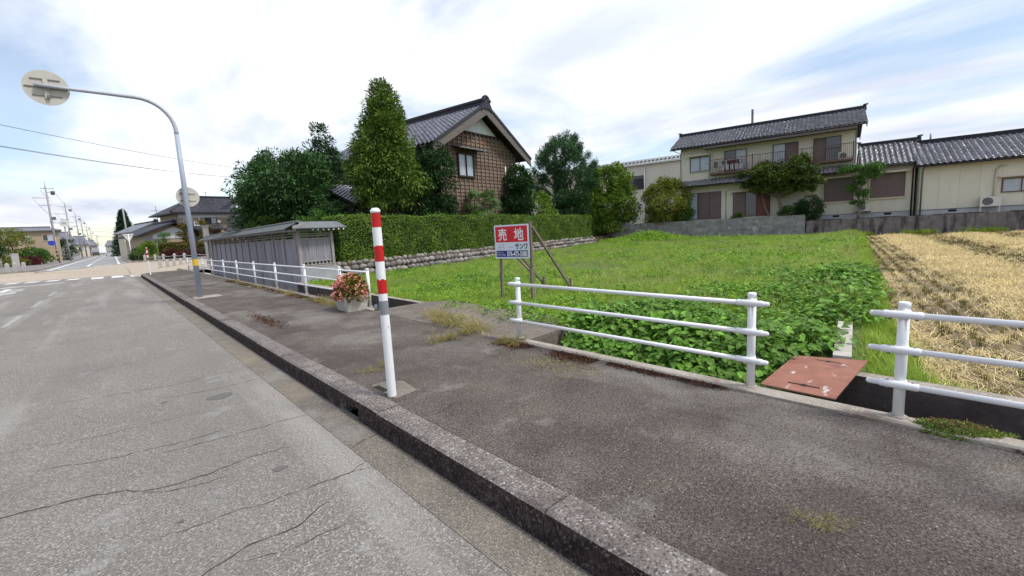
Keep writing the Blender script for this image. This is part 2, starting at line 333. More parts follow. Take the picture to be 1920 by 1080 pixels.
LF_HEDGE = leafmat('hedge_leaf', (0.175, 0.275, 0.032), (0.08, 0.155, 0.02), island=0.5, transl=0.15)
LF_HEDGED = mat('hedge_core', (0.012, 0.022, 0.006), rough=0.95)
LF_BROAD = leafmat('broadleaf_leaf', (0.058, 0.135, 0.03), (0.027, 0.072, 0.02), island=0.45, transl=0.2)
LF_THIN = leafmat('dark_thin_leaf', (0.044, 0.094, 0.026), (0.022, 0.052, 0.017), island=0.4, transl=0.2)
LF_CONIF = leafmat('podocarp_leaf', (0.15, 0.228, 0.026), (0.062, 0.122, 0.018), island=0.45, transl=0.2, scale=1.1)
LF_DARK = leafmat('dark_evergreen_leaf', (0.038, 0.092, 0.024), (0.018, 0.05, 0.015), island=0.4, transl=0.15)
LF_PALM = leafmat('palm_leaf', (0.09, 0.165, 0.034), (0.05, 0.105, 0.024), island=0.4, transl=0.2)
LF_PINE = leafmat('pine_needle', (0.05, 0.13, 0.036), (0.022, 0.07, 0.026), island=0.35, transl=0.1)
LF_LIGHT = leafmat('light_bush_leaf', (0.19, 0.29, 0.028), (0.07, 0.135, 0.018), island=0.45, transl=0.25, scale=1.2)
LF_YEL = leafmat('yellow_green_leaf', (0.25, 0.265, 0.032), (0.095, 0.135, 0.022), island=0.45, transl=0.25, scale=1.0)
LF_MAPLE = leafmat('maple_leaf', (0.135, 0.175, 0.028), (0.042, 0.088, 0.018), island=0.45, transl=0.25, scale=0.9)
LF_GREEN = leafmat('fresh_green_leaf', (0.1, 0.215, 0.032), (0.05, 0.12, 0.022), island=0.4, transl=0.25)
LF_FIR = leafmat('far_fir_leaf', (0.032, 0.090, 0.042), (0.016, 0.050, 0.026), island=0.3, transl=0.1)
LF_OLIVE = leafmat('olive_hedge_leaf', (0.16, 0.135, 0.022), (0.085, 0.085, 0.018), island=0.35, transl=0.15)
LF_RED = leafmat('red_shrub_leaf', (0.13, 0.028, 0.026), (0.055, 0.022, 0.02), island=0.5, transl=0.15)
LF_WEED = leafmat('broad_weed_leaf', (0.3, 0.46, 0.045), (0.18, 0.33, 0.032), island=0.35, transl=0.3, objrand=0.3, scale=3)
LF_WEED2 = leafmat('kudzu_leaf', (0.165, 0.32, 0.036), (0.085, 0.2, 0.026), island=0.4, transl=0.25, objrand=0.3, scale=3)
LF_GRASS = leafmat('lot_grass_blade', (0.38, 0.49, 0.065), (0.22, 0.35, 0.042), island=0.35, transl=0.3, objrand=0.25, scale=3)
LF_SEED = leafmat('pale_seed_grass', (0.46, 0.49, 0.16), (0.33, 0.39, 0.1), island=0.3, transl=0.3, objrand=0.2, scale=3)
LF_DRY = leafmat('dry_grass_blade', (0.40, 0.33, 0.125), (0.24, 0.215, 0.07), island=0.35, transl=0.2, scale=4)
LF_STRAW = leafmat('straw', (0.74, 0.61, 0.32), (0.5, 0.39, 0.17), island=0.35, transl=0.1, objrand=0.25, scale=4)
LF_STUB = leafmat('rice_stubble', (0.25, 0.205, 0.05), (0.13, 0.115, 0.03), island=0.35, transl=0.15, objrand=0.3, scale=4)
LF_SEDUM = leafmat('sedum_leaf', (0.24, 0.3, 0.06), (0.13, 0.19, 0.04), island=0.4, transl=0.1, scale=8)
LF_SEDUMR = leafmat('sedum_red_stem', (0.22, 0.095, 0.05), (0.15, 0.08, 0.04), island=0.3, transl=0.1)
LF_BEG = leafmat('begonia_leaf', (0.24, 0.22, 0.03), (0.12, 0.1, 0.02), island=0.5, transl=0.15, scale=9)
LF_PETAL = leafmat('begonia_petal', (0.86, 0.5, 0.42), (0.74, 0.22, 0.2), island=0.35, transl=0.2, scale=9)


# ------------------------------------------------------------------ mesh helpers
class MB:
    def __init__(s):
        s.v = []; s.f = []; s.sm = []

    def add(s, vs_, fs_, smooth=False):
        o = len(s.v)
        s.v += [tuple(v) for v in vs_]
        s.f += [tuple(i + o for i in f) for f in fs_]
        s.sm += [smooth] * len(fs_)
        return s

    def box(s, a, b):
        x0, y0, z0 = (min(a[i], b[i]) for i in range(3)); x1, y1, z1 = (max(a[i], b[i]) for i in range(3))
        return s.add([(x0, y0, z0), (x1, y0, z0), (x1, y1, z0), (x0, y1, z0), (x0, y0, z1), (x1, y0, z1), (x1, y1, z1), (x0, y1, z1)],
                     [(0, 3, 2, 1), (4, 5, 6, 7), (0, 1, 5, 4), (1, 2, 6, 5), (2, 3, 7, 6), (3, 0, 4, 7)])

    def prism(s, poly, z0, z1):
        """vertical prism on a ccw xy polygon; z0/z1 number or per-vertex list"""
        n = len(poly)
        za = z0 if isinstance(z0, (list, tuple)) else [z0] * n
        zb = z1 if isinstance(z1, (list, tuple)) else [z1] * n
        vs_ = [(p[0], p[1], za[i]) for i, p in enumerate(poly)] + [(p[0], p[1], zb[i]) for i, p in enumerate(poly)]
        fs_ = [tuple(range(n))[::-1], tuple(range(n, 2 * n))] + [(i, (i + 1) % n, n + (i + 1) % n, n + i) for i in range(n)]
        return s.add(vs_, fs_)

    def extr(s, poly, y0, y1, axis='y'):
        """polygon in (x,z) extruded along y, or in (y,z) along x"""
        n = len(poly)
        if axis == 'y':
            vs_ = [(p[0], y0, p[1]) for p in poly] + [(p[0], y1, p[1]) for p in poly]
        else:
            vs_ = [(y0, p[0], p[1]) for p in poly] + [(y1, p[0], p[1]) for p in poly]
        fs_ = [tuple(range(n)), tuple(range(n, 2 * n))[::-1]] + [(i, n + i, n + (i + 1) % n, (i + 1) % n) for i in range(n)]
        return s.add(vs_, fs_)

    def tube(s, pts, r, n=8, caps=True, smooth=True):
        pts = [Vector(p) for p in pts]
        k = len(pts)
        rs = r if isinstance(r, (list, tuple)) else [r] * k
        vs_ = []
        for i, p in enumerate(pts):
            d = (pts[min(i + 1, k - 1)] - pts[max(i - 1, 0)]).normalized()
            a = Vector((0, 0, 1)) if abs(d.z) < 0.9 else Vector((1, 0, 0))
            x = d.cross(a).normalized(); y = d.cross(x)
            for j in range(n):
                t = 2 * math.pi * j / n
                vs_.append(p + (x * math.cos(t) + y * math.sin(t)) * rs[i])
        fs_ = []
        for i in range(k - 1):
            for j in range(n):
                fs_.append((i * n + j, i * n + (j + 1) % n, (i + 1) * n + (j + 1) % n, (i + 1) * n + j))
        s.add(vs_, fs_, smooth)
        if caps:
            o = len(s.v) - len(vs_)
            s.f.append(tuple(o + j for j in range(n))[::-1]); s.sm.append(False)
            s.f.append(tuple(o + (k - 1) * n + j for j in range(n))); s.sm.append(False)
        return s

    def bar(s, a, b, w_, h_, upv=(0, 0, 1)):
        """rectangular bar between two points"""
        a = Vector(a); b = Vector(b); d = (b - a).normalized(); u_ = Vector(upv)
        x = d.cross(u_).normalized(); y = x.cross(d)
        vs_ = []
        for p in (a, b):
            for sx, sy in ((-1, -1), (1, -1), (1, 1), (-1, 1)):
                vs_.append(p + x * (sx * w_ / 2) + y * (sy * h_ / 2))
        return s.add(vs_, [(0, 1, 2, 3)[::-1], (4, 5, 6, 7), (0, 1, 5, 4), (1, 2, 6, 5), (2, 3, 7, 6), (3, 0, 4, 7)])

    def ball(s, c, r, sc_=(1, 1, 1), seg=10, ring=6):
        vs_ = [(c[0], c[1], c[2] - r * sc_[2])]
        for i in range(1, ring):
            a = -math.pi / 2 + math.pi * i / ring
            for j in range(seg):
                t = 2 * math.pi * j / seg
                vs_.append((c[0] + r * sc_[0] * math.cos(a) * math.cos(t), c[1] + r * sc_[1] * math.cos(a) * math.sin(t), c[2] + r * sc_[2] * math.sin(a)))
        vs_.append((c[0], c[1], c[2] + r * sc_[2]))
        fs_ = [(0, 1 + (j + 1) % seg, 1 + j) for j in range(seg)]
        for i in range(ring - 2):
            for j in range(seg):
                fs_.append((1 + i * seg + j, 1 + i * seg + (j + 1) % seg, 1 + (i + 1) * seg + (j + 1) % seg, 1 + (i + 1) * seg + j))
        e = len(vs_) - 1
        fs_ += [(e, 1 + (ring - 2) * seg + j, 1 + (ring - 2) * seg + (j + 1) % seg) for j in range(seg)]
        return s.add(vs_, fs_, True)

    def build(s, name, m, parent=None, **kw):
        me = bpy.data.meshes.new(name)
        me.from_pydata(s.v, [], s.f)
        me.polygons.foreach_set('use_smooth', s.sm)
        me.materials.append(m)
        bm_fix(me)
        return link(name, me, parent, **kw)


def bm_fix(me):
    bm = bmesh.new(); bm.from_mesh(me)
    bmesh.ops.recalc_face_normals(bm, faces=bm.faces)
    bm.to_mesh(me); bm.free()


def link(name, me, parent=None, label=None, cat=None, group=None, kind=None, loc=None, rz=0.0):
    o = bpy.data.objects.new(name, me)
    COL.objects.link(o)
    if parent is not None:
        o.parent = parent
    if loc is not None:
        o.location = loc
    if rz:
        o.rotation_euler = (0, 0, rz)
    tag(o, label, cat, group, kind)
    return o


def tag(o, label=None, cat=None, group=None, kind=None):
    if label: o['label'] = label
    if cat: o['category'] = cat
    if group: o['group'] = group
    if kind: o['kind'] = kind


def root(name, loc, rz=0.0, label=None, cat=None, group=None):
    return link(name, None, None, label, cat, group, None, loc, rz)


def copy_tree(o, parent=None):
    c = o.copy(); COL.objects.link(c)
    if parent is not None:
        c.parent = parent
    for ch in list(o.children):
        copy_tree(ch, c)
    return c


def np_mesh(name, verts, quads, m, parent=None, smooth=False, **kw):
    me = bpy.data.meshes.new(name)
    nv, nf = len(verts), len(quads)
    k = quads.shape[1]
    me.vertices.add(nv); me.vertices.foreach_set('co', np.asarray(verts, dtype=np.float32).ravel())
    me.loops.add(nf * k); me.loops.foreach_set('vertex_index', np.asarray(quads, dtype=np.int32).ravel())
    me.polygons.add(nf); me.polygons.foreach_set('loop_start', np.arange(nf, dtype=np.int32) * k)
    me.update(calc_edges=True)
    if m is not None:
        me.materials.append(m)
    if smooth:
        me.polygons.foreach_set('use_smooth', np.ones(nf, dtype=bool))
    return link(name, me, parent, **kw)


def unit(a):
    return a / np.maximum(np.linalg.norm(a, axis=1, keepdims=True), 1e-6)


def leaf_verts(c, d, nrm, ln, wd, fold=0.25):
    """diamond leaves (one folded quad each): centre c, direction d, normal nrm, length ln, width wd"""
    d = unit(d); s_ = unit(np.cross(d, nrm)); n_ = np.cross(s_, d)
    ln = ln[:, None]; wd = wd[:, None]
    v0 = c; v2 = c + d * ln
    mid = c + d * ln * 0.45 + n_ * wd * fold
    v1 = mid + s_ * wd * 0.5; v3 = mid - s_ * wd * 0.5
    V_ = np.stack([v0, v1, v2, v3], axis=1).reshape(-1, 3)
    Q = np.arange(len(c) * 4).reshape(-1, 4)
    return V_, Q


def rand_dirs(n):
    return unit(rng.normal(size=(n, 3)))


def foliage(centers, radii, per, ln, wd, outdir=None, droop=0.0, up_bias=0.4, jit=0.3, mode='sphere'):
    """leaf quads spread through spherical clumps"""
    k = len(centers)
    per_n = np.maximum(1, (per * (radii / radii.mean()) ** 2).astype(int)) if np.isscalar(per) else per
    idx = np.repeat(np.arange(k), per_n)
    n = len(idx)
    dirs = rand_dirs(n)
    rad = radii[idx] * (0.35 + 0.65 * rng.random(n) ** 0.5)
    c = centers[idx] + dirs * rad[:, None] * np.array([1, 1, 0.75])
    od = dirs if outdir is None else unit(dirs + outdir[idx] * 1.0)
    d = unit(od + rng.normal(size=(n, 3)) * 0.5 + np.array([0, 0, -droop]))
    nr = unit(rng.normal(size=(n, 3)) * 0.8 + np.array([0, 0, up_bias + 0.3]) + od * 0.4)
    l_ = ln * (1 - jit + 2 * jit * rng.random(n)); w_ = wd * (1 - jit + 2 * jit * rng.random(n))
    return leaf_verts(c, d, nr, l_, w_)


def crown_clumps(prof, H, n, seed, lob=0.25, inner=0.45):
    """clump centres in a crown; prof(t)->radius for t in 0..1, height H"""
    g = np.random.default_rng(seed)
    res = []
    ts = np.linspace(0, 1, 60); ws = np.array([max(prof(t), 0.02) for t in ts]); cdf = np.cumsum(ws) / ws.sum()
    ph = g.random(6) * 6.28
    while len(res) < n:
        t = np.interp(g.random(), cdf, ts); a = g.random() * 6.283
        rr = prof(t) * (1 + lob * (math.sin(3 * a + ph[0] + 4 * t) * 0.5 + math.sin(2 * a + ph[1] - 7 * t) * 0.5 + math.sin(9 * t + ph[2] + a) * 0.4))
        q = inner + (1 - inner) * g.random() ** 0.5
        res.append((rr * q * math.cos(a), rr * q * math.sin(a), t * H))
    return np.array(res)


def tree(name, loc, z0, H, prof, n, crad, per, ln, wd, lm, label, cat, group=None, trunk=(0.12, None), bark=M_BARK, seed=1, droop=0.0,
         lob=0.25, inner=0.45, limbs=10, lean=(0, 0), asp=(1, 1), base=None, up_bias=0.4):
    """tree > trunk, crown. loc is the foot; the crown starts z0 above the foot and is H high"""
    rt_ = root(name, loc, 0, label, cat, group)
    C_ = crown_clumps(prof, H, n, seed, lob, inner)
    k_ = max(4, n // 5)
    T_ = crown_clumps(lambda t: prof(t) * 1.07, H * 1.03, k_, seed + 91, lob, 0.88)
    C_ = np.concatenate([C_, T_])
    C_[:, 0] *= asp[0]; C_[:, 1] *= asp[1]
    f = C_[:, 2] / H
    C_[:, 0] += lean[0] * f; C_[:, 1] += lean[1] * f
    C_[:, 2] += z0
    g = np.random.default_rng(seed + 5)
    rad = np.concatenate([crad * (0.7 + 0.6 * g.random(n)), crad * (0.4 + 0.3 * g.random(k_))])
    od = unit(C_ - np.array([0, 0, z0 + H * 0.35]))
    V_, Q = foliage(C_, rad, per, ln, wd, od, droop, up_bias)
    np_mesh('crown', V_, Q, lm, rt_)
    mb = MB()
    tr = trunk[0]; th = z0 + H * 0.8
    pts = [(lean[0] * max(0, (z - z0) / H) + 0.06 * math.sin(z * 1.7 + seed), lean[1] * max(0, (z - z0) / H) + 0.06 * math.cos(z * 1.3 + seed), z) for z in np.linspace(-0.1, th, 7)]
    mb.tube(pts, [tr * (1.15 - 0.95 * i / 6) for i in range(7)], 8)
    order = g.permutation(n)[:limbs]
    for i in order:
        e = Vector(C_[i]); zz = min(max(z0 * 0.6, e.z - 0.35 * math.hypot(e.x, e.y)), th * 0.95)
        b = Vector((lean[0] * max(0, (zz - z0) / H), lean[1] * max(0, (zz - z0) / H), zz))
        m_ = b.lerp(e, 0.5) + Vector((0, 0, -0.05 * (e - b).length))
        mb.tube([b, m_, e], [tr * 0.38, tr * 0.24, tr * 0.08], 5)
    mb.build('trunk', bark, rt_)
    return rt_


def scatter(name, pts, rz, scl, pick, sources, tilt=None, **kw):
    """one 'stuff' object: clump meshes instanced on points"""
    me = bpy.data.meshes.new(name)
    n = len(pts)
    me.vertices.add(n); me.vertices.foreach_set('co', np.asarray(pts, dtype=np.float32).ravel())
    if tilt is None:
        tilt = rng.normal(size=(n, 2)) * 0.12
    rot = np.concatenate([tilt, np.asarray(rz)[:, None]], axis=1).astype(np.float32)
    a = me.attributes.new('rot', 'FLOAT_VECTOR', 'POINT'); a.data.foreach_set('vector', rot.ravel())
    a = me.attributes.new('scl', 'FLOAT', 'POINT'); a.data.foreach_set('value', np.asarray(scl, dtype=np.float32))
    a = me.attributes.new('pick', 'INT', 'POINT'); a.data.foreach_set('value', np.asarray(pick, dtype=np.int32))
    o = link(name, me, None, **kw)
    cc = bpy.data.collections.new(name + '_source')
    for i, s_ in enumerate(sources):
        so = bpy.data.objects.new('%s_%02d' % (name, i), s_); cc.objects.link(so)
    ng = bpy.data.node_groups.new(name, 'GeometryNodeTree')
    ng.interface.new_socket('Geometry', in_out='INPUT', socket_type='NodeSocketGeometry')
    ng.interface.new_socket('Geometry', in_out='OUTPUT', socket_type='NodeSocketGeometry')
    gi = N(ng, 'NodeGroupInput'); go = N(ng, 'NodeGroupOutput')
    ip = N(ng, 'GeometryNodeInstanceOnPoints'); ip.inputs['Pick Instance'].default_value = True
    ci = N(ng, 'GeometryNodeCollectionInfo'); ci.inputs['Collection'].default_value = cc
    ci.inputs['Separate Children'].default_value = True; ci.inputs['Reset Children'].default_value = True

    def attr(nm, ty):
        q = N(ng, 'GeometryNodeInputNamedAttribute', data_type=ty); q.inputs['Name'].default_value = nm
        return [s2 for s2 in q.outputs if s2.enabled and s2.name == 'Attribute'][0]
    L(ng, gi.outputs[0], ip.inputs['Points']); L(ng, ci.outputs[0], ip.inputs['Instance'])
    L(ng, attr('pick', 'INT'), ip.inputs['Instance Index'])
    L(ng, attr('rot', 'FLOAT_VECTOR'), ip.inputs['Rotation'])
    L(ng, attr('scl', 'FLOAT'), ip.inputs['Scale'])
    L(ng, ip.outputs[0], go.inputs[0])
    md = o.modifiers.new('scatter', 'NODES'); md.node_group = ng
    return o


def src_mesh(name, V_, Q, m):
    me = bpy.data.meshes.new(name)
    me.from_pydata([tuple(v) for v in V_], [], [tuple(int(i) for i in q) for q in Q])
    me.materials.append(m)
    return me


def tuft_src(name, n, h, spread, wid, m, seed, bend=0.5, lay=0.0):
    """grass tuft of bent blades (each two quads)"""
    g = np.random.default_rng(seed)
    vs_, qs = [], []
    for i in range(n):
        a = g.random() * 6.283; r_ = spread * g.random() ** 0.5 * 0.5
        hh = h * (0.5 + 0.7 * g.random()); b = bend * hh * (0.4 + g.random())
        ox, oy = r_ * math.cos(a), r_ * math.sin(a)
        a2 = a + g.normal() * 0.7
        dx_, dy_ = math.cos(a2), math.sin(a2)
        wx, wy = -dy_ * wid / 2, dx_ * wid / 2
        p = [(0, 0), (b * 0.3, hh * 0.6), (b, hh * (1 - lay))]
        o = len(vs_)
        for k, (q, z) in enumerate(p):
            ww = (1, 0.8, 0.12)[k]
            vs_ += [(ox + dx_ * q + wx * ww, oy + dy_ * q + wy * ww, z), (ox + dx_ * q - wx * ww, oy + dy_ * q - wy * ww, z)]
        qs += [(o, o + 1, o + 3, o + 2), (o + 2, o + 3, o + 5, o + 4)]
    return src_mesh(name, vs_, qs, m)


def weed_src(name, n, h, spread, ln, wd, m, seed):
    """low broadleaf plant: folded leaves of two quads"""
    g = np.random.default_rng(seed)
    vs_, qs = [], []
    for i in range(n):
        a = g.random() * 6.283; r_ = spread * g.random() ** 0.5
        z = h * (0.25 + 0.75 * g.random()) * (1 - 0.45 * (r_ / spread) ** 2)
        c = Vector((r_ * math.cos(a), r_ * math.sin(a), z))
        d = Vector((math.cos(a + g.normal() * 0.8), math.sin(a + g.normal() * 0.8), -0.15 + 0.35 * g.normal())).normalized()
        s_ = d.cross(Vector((0.3 * g.normal(), 0.3 * g.normal(), 1))).normalized(); nn = s_.cross(d)
        l_ = ln * (0.6 + 0.7 * g.random()); w_ = wd * (0.6 + 0.7 * g.random())
        o = len(vs_)
        base_ = c; tip = c + d * l_ - nn * 0.12 * l_
        sp = [c + d * l_ * 0.33, c + d * l_ * 0.72]
        vs_ += [base_, tip, sp[0], sp[1], sp[0] + s_ * w_ * .5 + nn * w_ * .16, sp[1] + s_ * w_ * .36 + nn * w_ * .1, sp[0] - s_ * w_ * .5 + nn * w_ * .16, sp[1] - s_ * w_ * .36 + nn * w_ * .1]
        qs += [(o, o + 2, o + 3, o + 4), (o + 4, o + 3, o + 1, o + 5), (o, o + 6, o + 3, o + 2), (o + 6, o + 7, o + 1, o + 3)]
    return src_mesh(name, vs_, qs, m)


def in_poly(P_, poly):
    x, y = P_[:, 0], P_[:, 1]
    ins = np.zeros(len(P_), bool)
    j = len(poly) - 1
    for i in range(len(poly)):
        xi, yi = poly[i]; xj, yj = poly[j]
        c = ((yi > y) != (yj > y)) & (x < (xj - xi) * (y - yi) / (yj - yi + 1e-12) + xi)
        ins ^= c
        j = i
    return ins


# ================================================================== SETTING
GRID = R(12.0)                       # the field, hedge and houses stand 12 degrees off the road
GV = np.array([math.cos(GRID), math.sin(GRID)]); GU = np.array([-math.sin(GRID), math.cos(GRID)])


def kx(y): return 1.50 - 0.012 * y       # kerb front
def fx(y): return 3.97 - 0.012 * y       # inner edge of the ditch


mb = MB()
S = 2500.0
for a, b, c, d in ((-S, S, -S, -9.0), (-S, S, 40.5, S), (-S, 3.4, -9.0, 40.5), (4.95, S, -9.0, 40.5)):
    mb.add([(a, c, -0.3), (b, c, -0.3), (b, d, -0.3), (a, d, -0.3)], [(0, 1, 2, 3)])
mb.build('ground', M_TERRAIN, kind='structure')

LZ = 0.08   # lot level
# road: asphalt, gutter strip, beige crossing street
mb = MB()
mb.prism([(-6.6, -12), (kx(-12) - 0.28, -12), (kx(38) - 0.28, 38), (1.0, 39.9), (-1.5, 41.6), (-3.4, 42.2), (-6.6, 43.0)], -0.3, 0.0)
mb.build('road', M_ROAD, kind='structure')
mb = MB()
mb.prism([(kx(-12) - 0.28, -12), (kx(-12) + 0.02, -12), (kx(36) + 0.02, 36), (kx(38) - 0.28, 38)], -0.3, 0.004)
mb.build('gutter_strip', M_GUTTER, kind='structure')
FZ = 0.45     # the ground rises gently across the side street
near_e = [(-60, 44), (-6.6, 43.0), (-3.4, 42.2), (-1.5, 41.6), (1.0, 39.9), (kx(38) - 0.28, 38.0), (kx(36) + 0.02, 36.0), (3.6, 37.0), (5.2, 39.4), (60, 39.4)]
far_e = [(-60, 57.5), (-6.5, 47.9), (-3.9, 49.0), (-1.6, 53.0), (0.6, 56.6), (1.0, 58.2), (1.6, 58.6), (2.6, 57.6), (7.0, 51.5), (60, 51.5)]
mb = MB()
k = len(near_e)
mb.add([(x, y, -0.002) for x, y in near_e] + [(x, y, FZ) for x, y in far_e], [(i, i + 1, k + i + 1, k + i) for i in range(k - 1)])
mb.sm = [True] * len(mb.sm)
mb.build('cross_street', M_BEIGE, kind='structure')
mb = MB()
mb.prism([(-4.5, 47.8), (-3.7, 48.6), (0.6, 56.2), (1.0, 57.8), (1.0, 900), (-4.9, 900)], -0.3, FZ + 0.003)
mb.build('far_road', M_ROAD2, kind='structure')
# sidewalk slab with a lower flank, coping strip along the ditch
mb = MB()
mb.prism([(kx(-12) + 0.22, -12), (fx(-12) - 0.17, -12), (fx(37) - 0.17, 37), (2.4, 37.1), (1.75, 36.6), (kx(35) + 0.22, 35)], -0.3, 0.165)
mb.build('sidewalk', M_WALK, kind='structure')
mb = MB()
mb.prism([(fx(-9) - 0.168, -9), (fx(-9), -9), (fx(4.15), 4.15), (fx(4.15) - 0.168, 4.15)], -0.9, 0.185)
mb.prism([(fx(8.45) - 0.168, 8.45), (fx(8.45), 8.45), (fx(40.5), 40.5), (fx(40.5) - 0.168, 40.5)], -0.9, 0.185)
o = mb.build('coping', M_COPING, kind='structure')
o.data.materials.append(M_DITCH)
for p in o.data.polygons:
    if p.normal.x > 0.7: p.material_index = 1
mb = MB()
mb.box((3.35, -9, -0.95), (5.1, 40.5, -0.72))
mb.build('ditch_floor', M_DITCH, kind='structure')
mb = MB()
mb.prism([(4.92, -9), (5.06, -9), (5.06, 17.55), (4.92, 17.55)], -0.9, 0.13)
o = mb.build('ditch_wall', M_COPING, kind='structure')
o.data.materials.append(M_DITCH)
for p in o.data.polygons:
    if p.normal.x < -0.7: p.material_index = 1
mb = MB()
mb.prism([(fx(4.15) - 0.166, 4.152), (5.3, 4.3), (5.35, 8.0), (4.95, 8.45), (fx(8.45) - 0.166, 8.448)], -0.85, 0.168)
mb.build('driveway_slab', M_SLAB, kind='structure')
# the building lot, the rice field, raised yards behind walls
LOT = [(5.06, 0.80), (40.95, 7.45), (40.25, 10.4), (37.0, 24.0), (32.2, 25.3), (6.4, 18.2), (5.06, 17.6)]
mb = MB(); mb.prism(LOT, -0.3, LZ); mb.build('lot_ground', M_WEEDSOIL, kind='structure')
RICE = [(5.06, -60), (54.0, -60), (41.0, 7.3), (5.06, 0.78)]
mb = MB(); mb.prism(RICE, -0.3, -0.14); mb.build('rice_field_soil', M_STRAWSOIL, kind='structure')
mb = MB()
WR = np.array([40.2, 10.6]); WD = np.array([0.2334, -0.9724]); WN = np.array([0.9724, 0.2334])


def wl(s, d): return tuple(WR + WD * s + WN * d)


mb.prism([wl(-22, 0.22), wl(70, 0.22), wl(70, 40), wl(-22, 40)], -0.3, 1.05)
mb.build('house_yard_ground', M_DIRT, kind='structure')
mb = MB()
mb.prism([(5.35, 18.3), (6.9, 18.55), (32.0, 25.2), (37.0, 26.0), (37, 38.8), (5.4, 38.9)], -0.3, 0.62)
mb.build('garden_ground', M_DIRT, kind='structure')
# far pavements
mb = MB()
mb.prism([(1.2, 58.4), (2.6, 57.9), (7.1, 51.8), (60, 51.8), (60, 400), (1.2, 400)], -0.3, FZ + 0.10)
mb.prism([(-60, 57.7), (-6.5, 48.1), (-5.0, 49.6), (-4.75, 53), (-5.0, 400), (-60, 400)], -0.3, FZ + 0.10)
mb.build('far_pavement', M_PAVE, kind='structure')
mb = MB()
for a, c in (((1.1, 58.3), (1.1, 300)), ((1.1, 58.3), (2.6, 57.7)), ((2.6, 57.7), (7.0, 51.65)), ((7.0, 51.65), (60, 51.65)), ((-60, 57.6), (-6.5, 48.0)), ((-6.5, 48.0), (-4.95, 49.5)), ((-4.95, 49.5), (-4.65, 53)), ((-4.65, 53), (-4.9, 300))):
    mb.bar((*a, FZ + 0.03), (*c, FZ + 0.03), 0.2, 0.17)
mb.build('far_kerb', M_COPING, kind='structure')

# kerb of cast blocks with joints; one block has the drain mouth
kerb = root('kerb', (0, 0, 0)); kerb['kind'] = 'structure'


def kerb_block(y0, y1, notch=None):
    prof = [(-0.012, 0.0), (0.0, 0.125), (0.012, 0.158), (0.04, 0.174), (0.215, 0.172), (0.218, -0.05), (-0.012, -0.05)]
    b = MB()
    segs = [y0 + (y1 - y0) * i / 2 for i in range(3)]
    jit_ = random.uniform(-0.004, 0.004); zj = random.uniform(-0.004, 0.004)

    def piece(ya, yb, pr):
        n = len(pr)
        vs_ = [(kx(y) + p[0] + jit_, y, p[1] + zj * (p[1] > 0.01)) for y in (ya, yb) for p in pr]
        fs_ = [tuple(range(n)), tuple(range(n, 2 * n))[::-1]] + [(i, n + i, n + (i + 1) % n, (i + 1) % n) for i in range(n)]
        b.add(vs_, fs_)
    if notch:
        a, c = notch
        piece(y0, a, prof); piece(c, y1, prof)
        piece(a, c, [(-0.004, 0.105), (0.0, 0.125), (0.012, 0.158), (0.04, 0.174), (0.215, 0.172), (0.218, 0.105)])
        b.box((kx(a) + 0.16, a, -0.05), (kx(a) + 0.218, c, 0.105))
    else:
        piece(y0, y1, prof)
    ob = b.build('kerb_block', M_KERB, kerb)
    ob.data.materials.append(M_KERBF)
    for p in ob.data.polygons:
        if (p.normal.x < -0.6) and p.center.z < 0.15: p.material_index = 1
    return ob


ys = [-8.6, -6.5, -4.4, -2.45, -0.45, 1.52, 3.44, 5.42, 7.4, 9.4, 11.4, 13.4, 15.4, 17.4, 19.4, 21.4, 23.4, 25.4, 27.4, 29.4, 31.4, 33.4, 35.0]
for a, b in zip(ys[:-1], ys[1:]):
    kerb_block(a + 0.006, b - 0.006, (3.80, 4.20) if a == 3.44 else None)
mb = MB()
arc = [(kx(35) + 0.1 + 0.5 * (1 - math.cos(t)) * 1.6, 35.02 + 1.75 * math.sin(t), 0.06) for t in np.linspace(0, math.pi / 2, 8)]
for a, b in zip(arc[:-1], arc[1:]): mb.bar(a, b, 0.2, 0.215)
mb.bar(arc[-1], (3.4, 37.15, 0.06), 0.2, 0.2)
mb.build('kerb_corner', M_KERB, kerb)
mb = MB()   # black strip paints the shade of a drain hole behind the kerb
mb.box((1.735, 3.86, 0.1660), (1.79, 4.08, 0.1690))
mb.build('drain_shade', M_BLACK, kerb)

# painted markings
markings = root('road_markings', (0, 0, 0)); markings['kind'] = 'structure'


def flat(b, poly, z):
    n = len(poly)
    b.add([(p[0], p[1], z) for p in poly], [tuple(range(n))])


def line_strip(b, a, c, w_, z):
    a = np.array(a); c = np.array(c); d = (c - a) / np.linalg.norm(c - a); s_ = np.array([-d[1], d[0]]) * w_ / 2
    flat(b, [a - s_, a + s_, c + s_, c - s_], z)


mb = MB()
for x in (0.95, 0.02, -0.95):      # broken edge line of the crossing street
    ye = 39.6 + (1.0 - x) * 0.42 - 0.35
    flat(mb, [(x - 0.30, ye - 2.1), (x + 0.28, ye - 2.3), (x + 0.28, ye + 0.05), (x - 0.30, ye + 0.2)], 0.006)
mb.build('edge_dash', M_LINE, markings)
mb = MB()
for x in (-2.1, -3.05, -4.0, -4.9, -5.8):
    ye = 39.6 + (1.0 - x) * 0.42 - 0.35
    flat(mb, [(x - 0.40, ye - 1.1), (x + 0.2, ye - 1.3), (x + 0.38, ye + 0.05), (x - 0.22, ye + 0.2)], 0.006)
mb.build('worn_edge_dash', M_LINE, markings)
mb = MB(); line_strip(mb, (-6.3, 35.0), (-2.3, 36.5), 0.36, 0.006); mb.build('stop_line', M_LINE, markings)
FM = FZ + 0.008
for t in (0.16, 0.31, 0.64, 0.80):
    x = -3.8 + 4.2 * t; y = 49.0 + 7.0 * t
    mb = MB(); flat(mb, [(x - 0.3, y - 0.3), (x + 0.3, y), (x + 0.25, y + 0.9), (x - 0.35, y + 0.6)], FM); mb.build('far_edge_dash', M_LINE, markings)
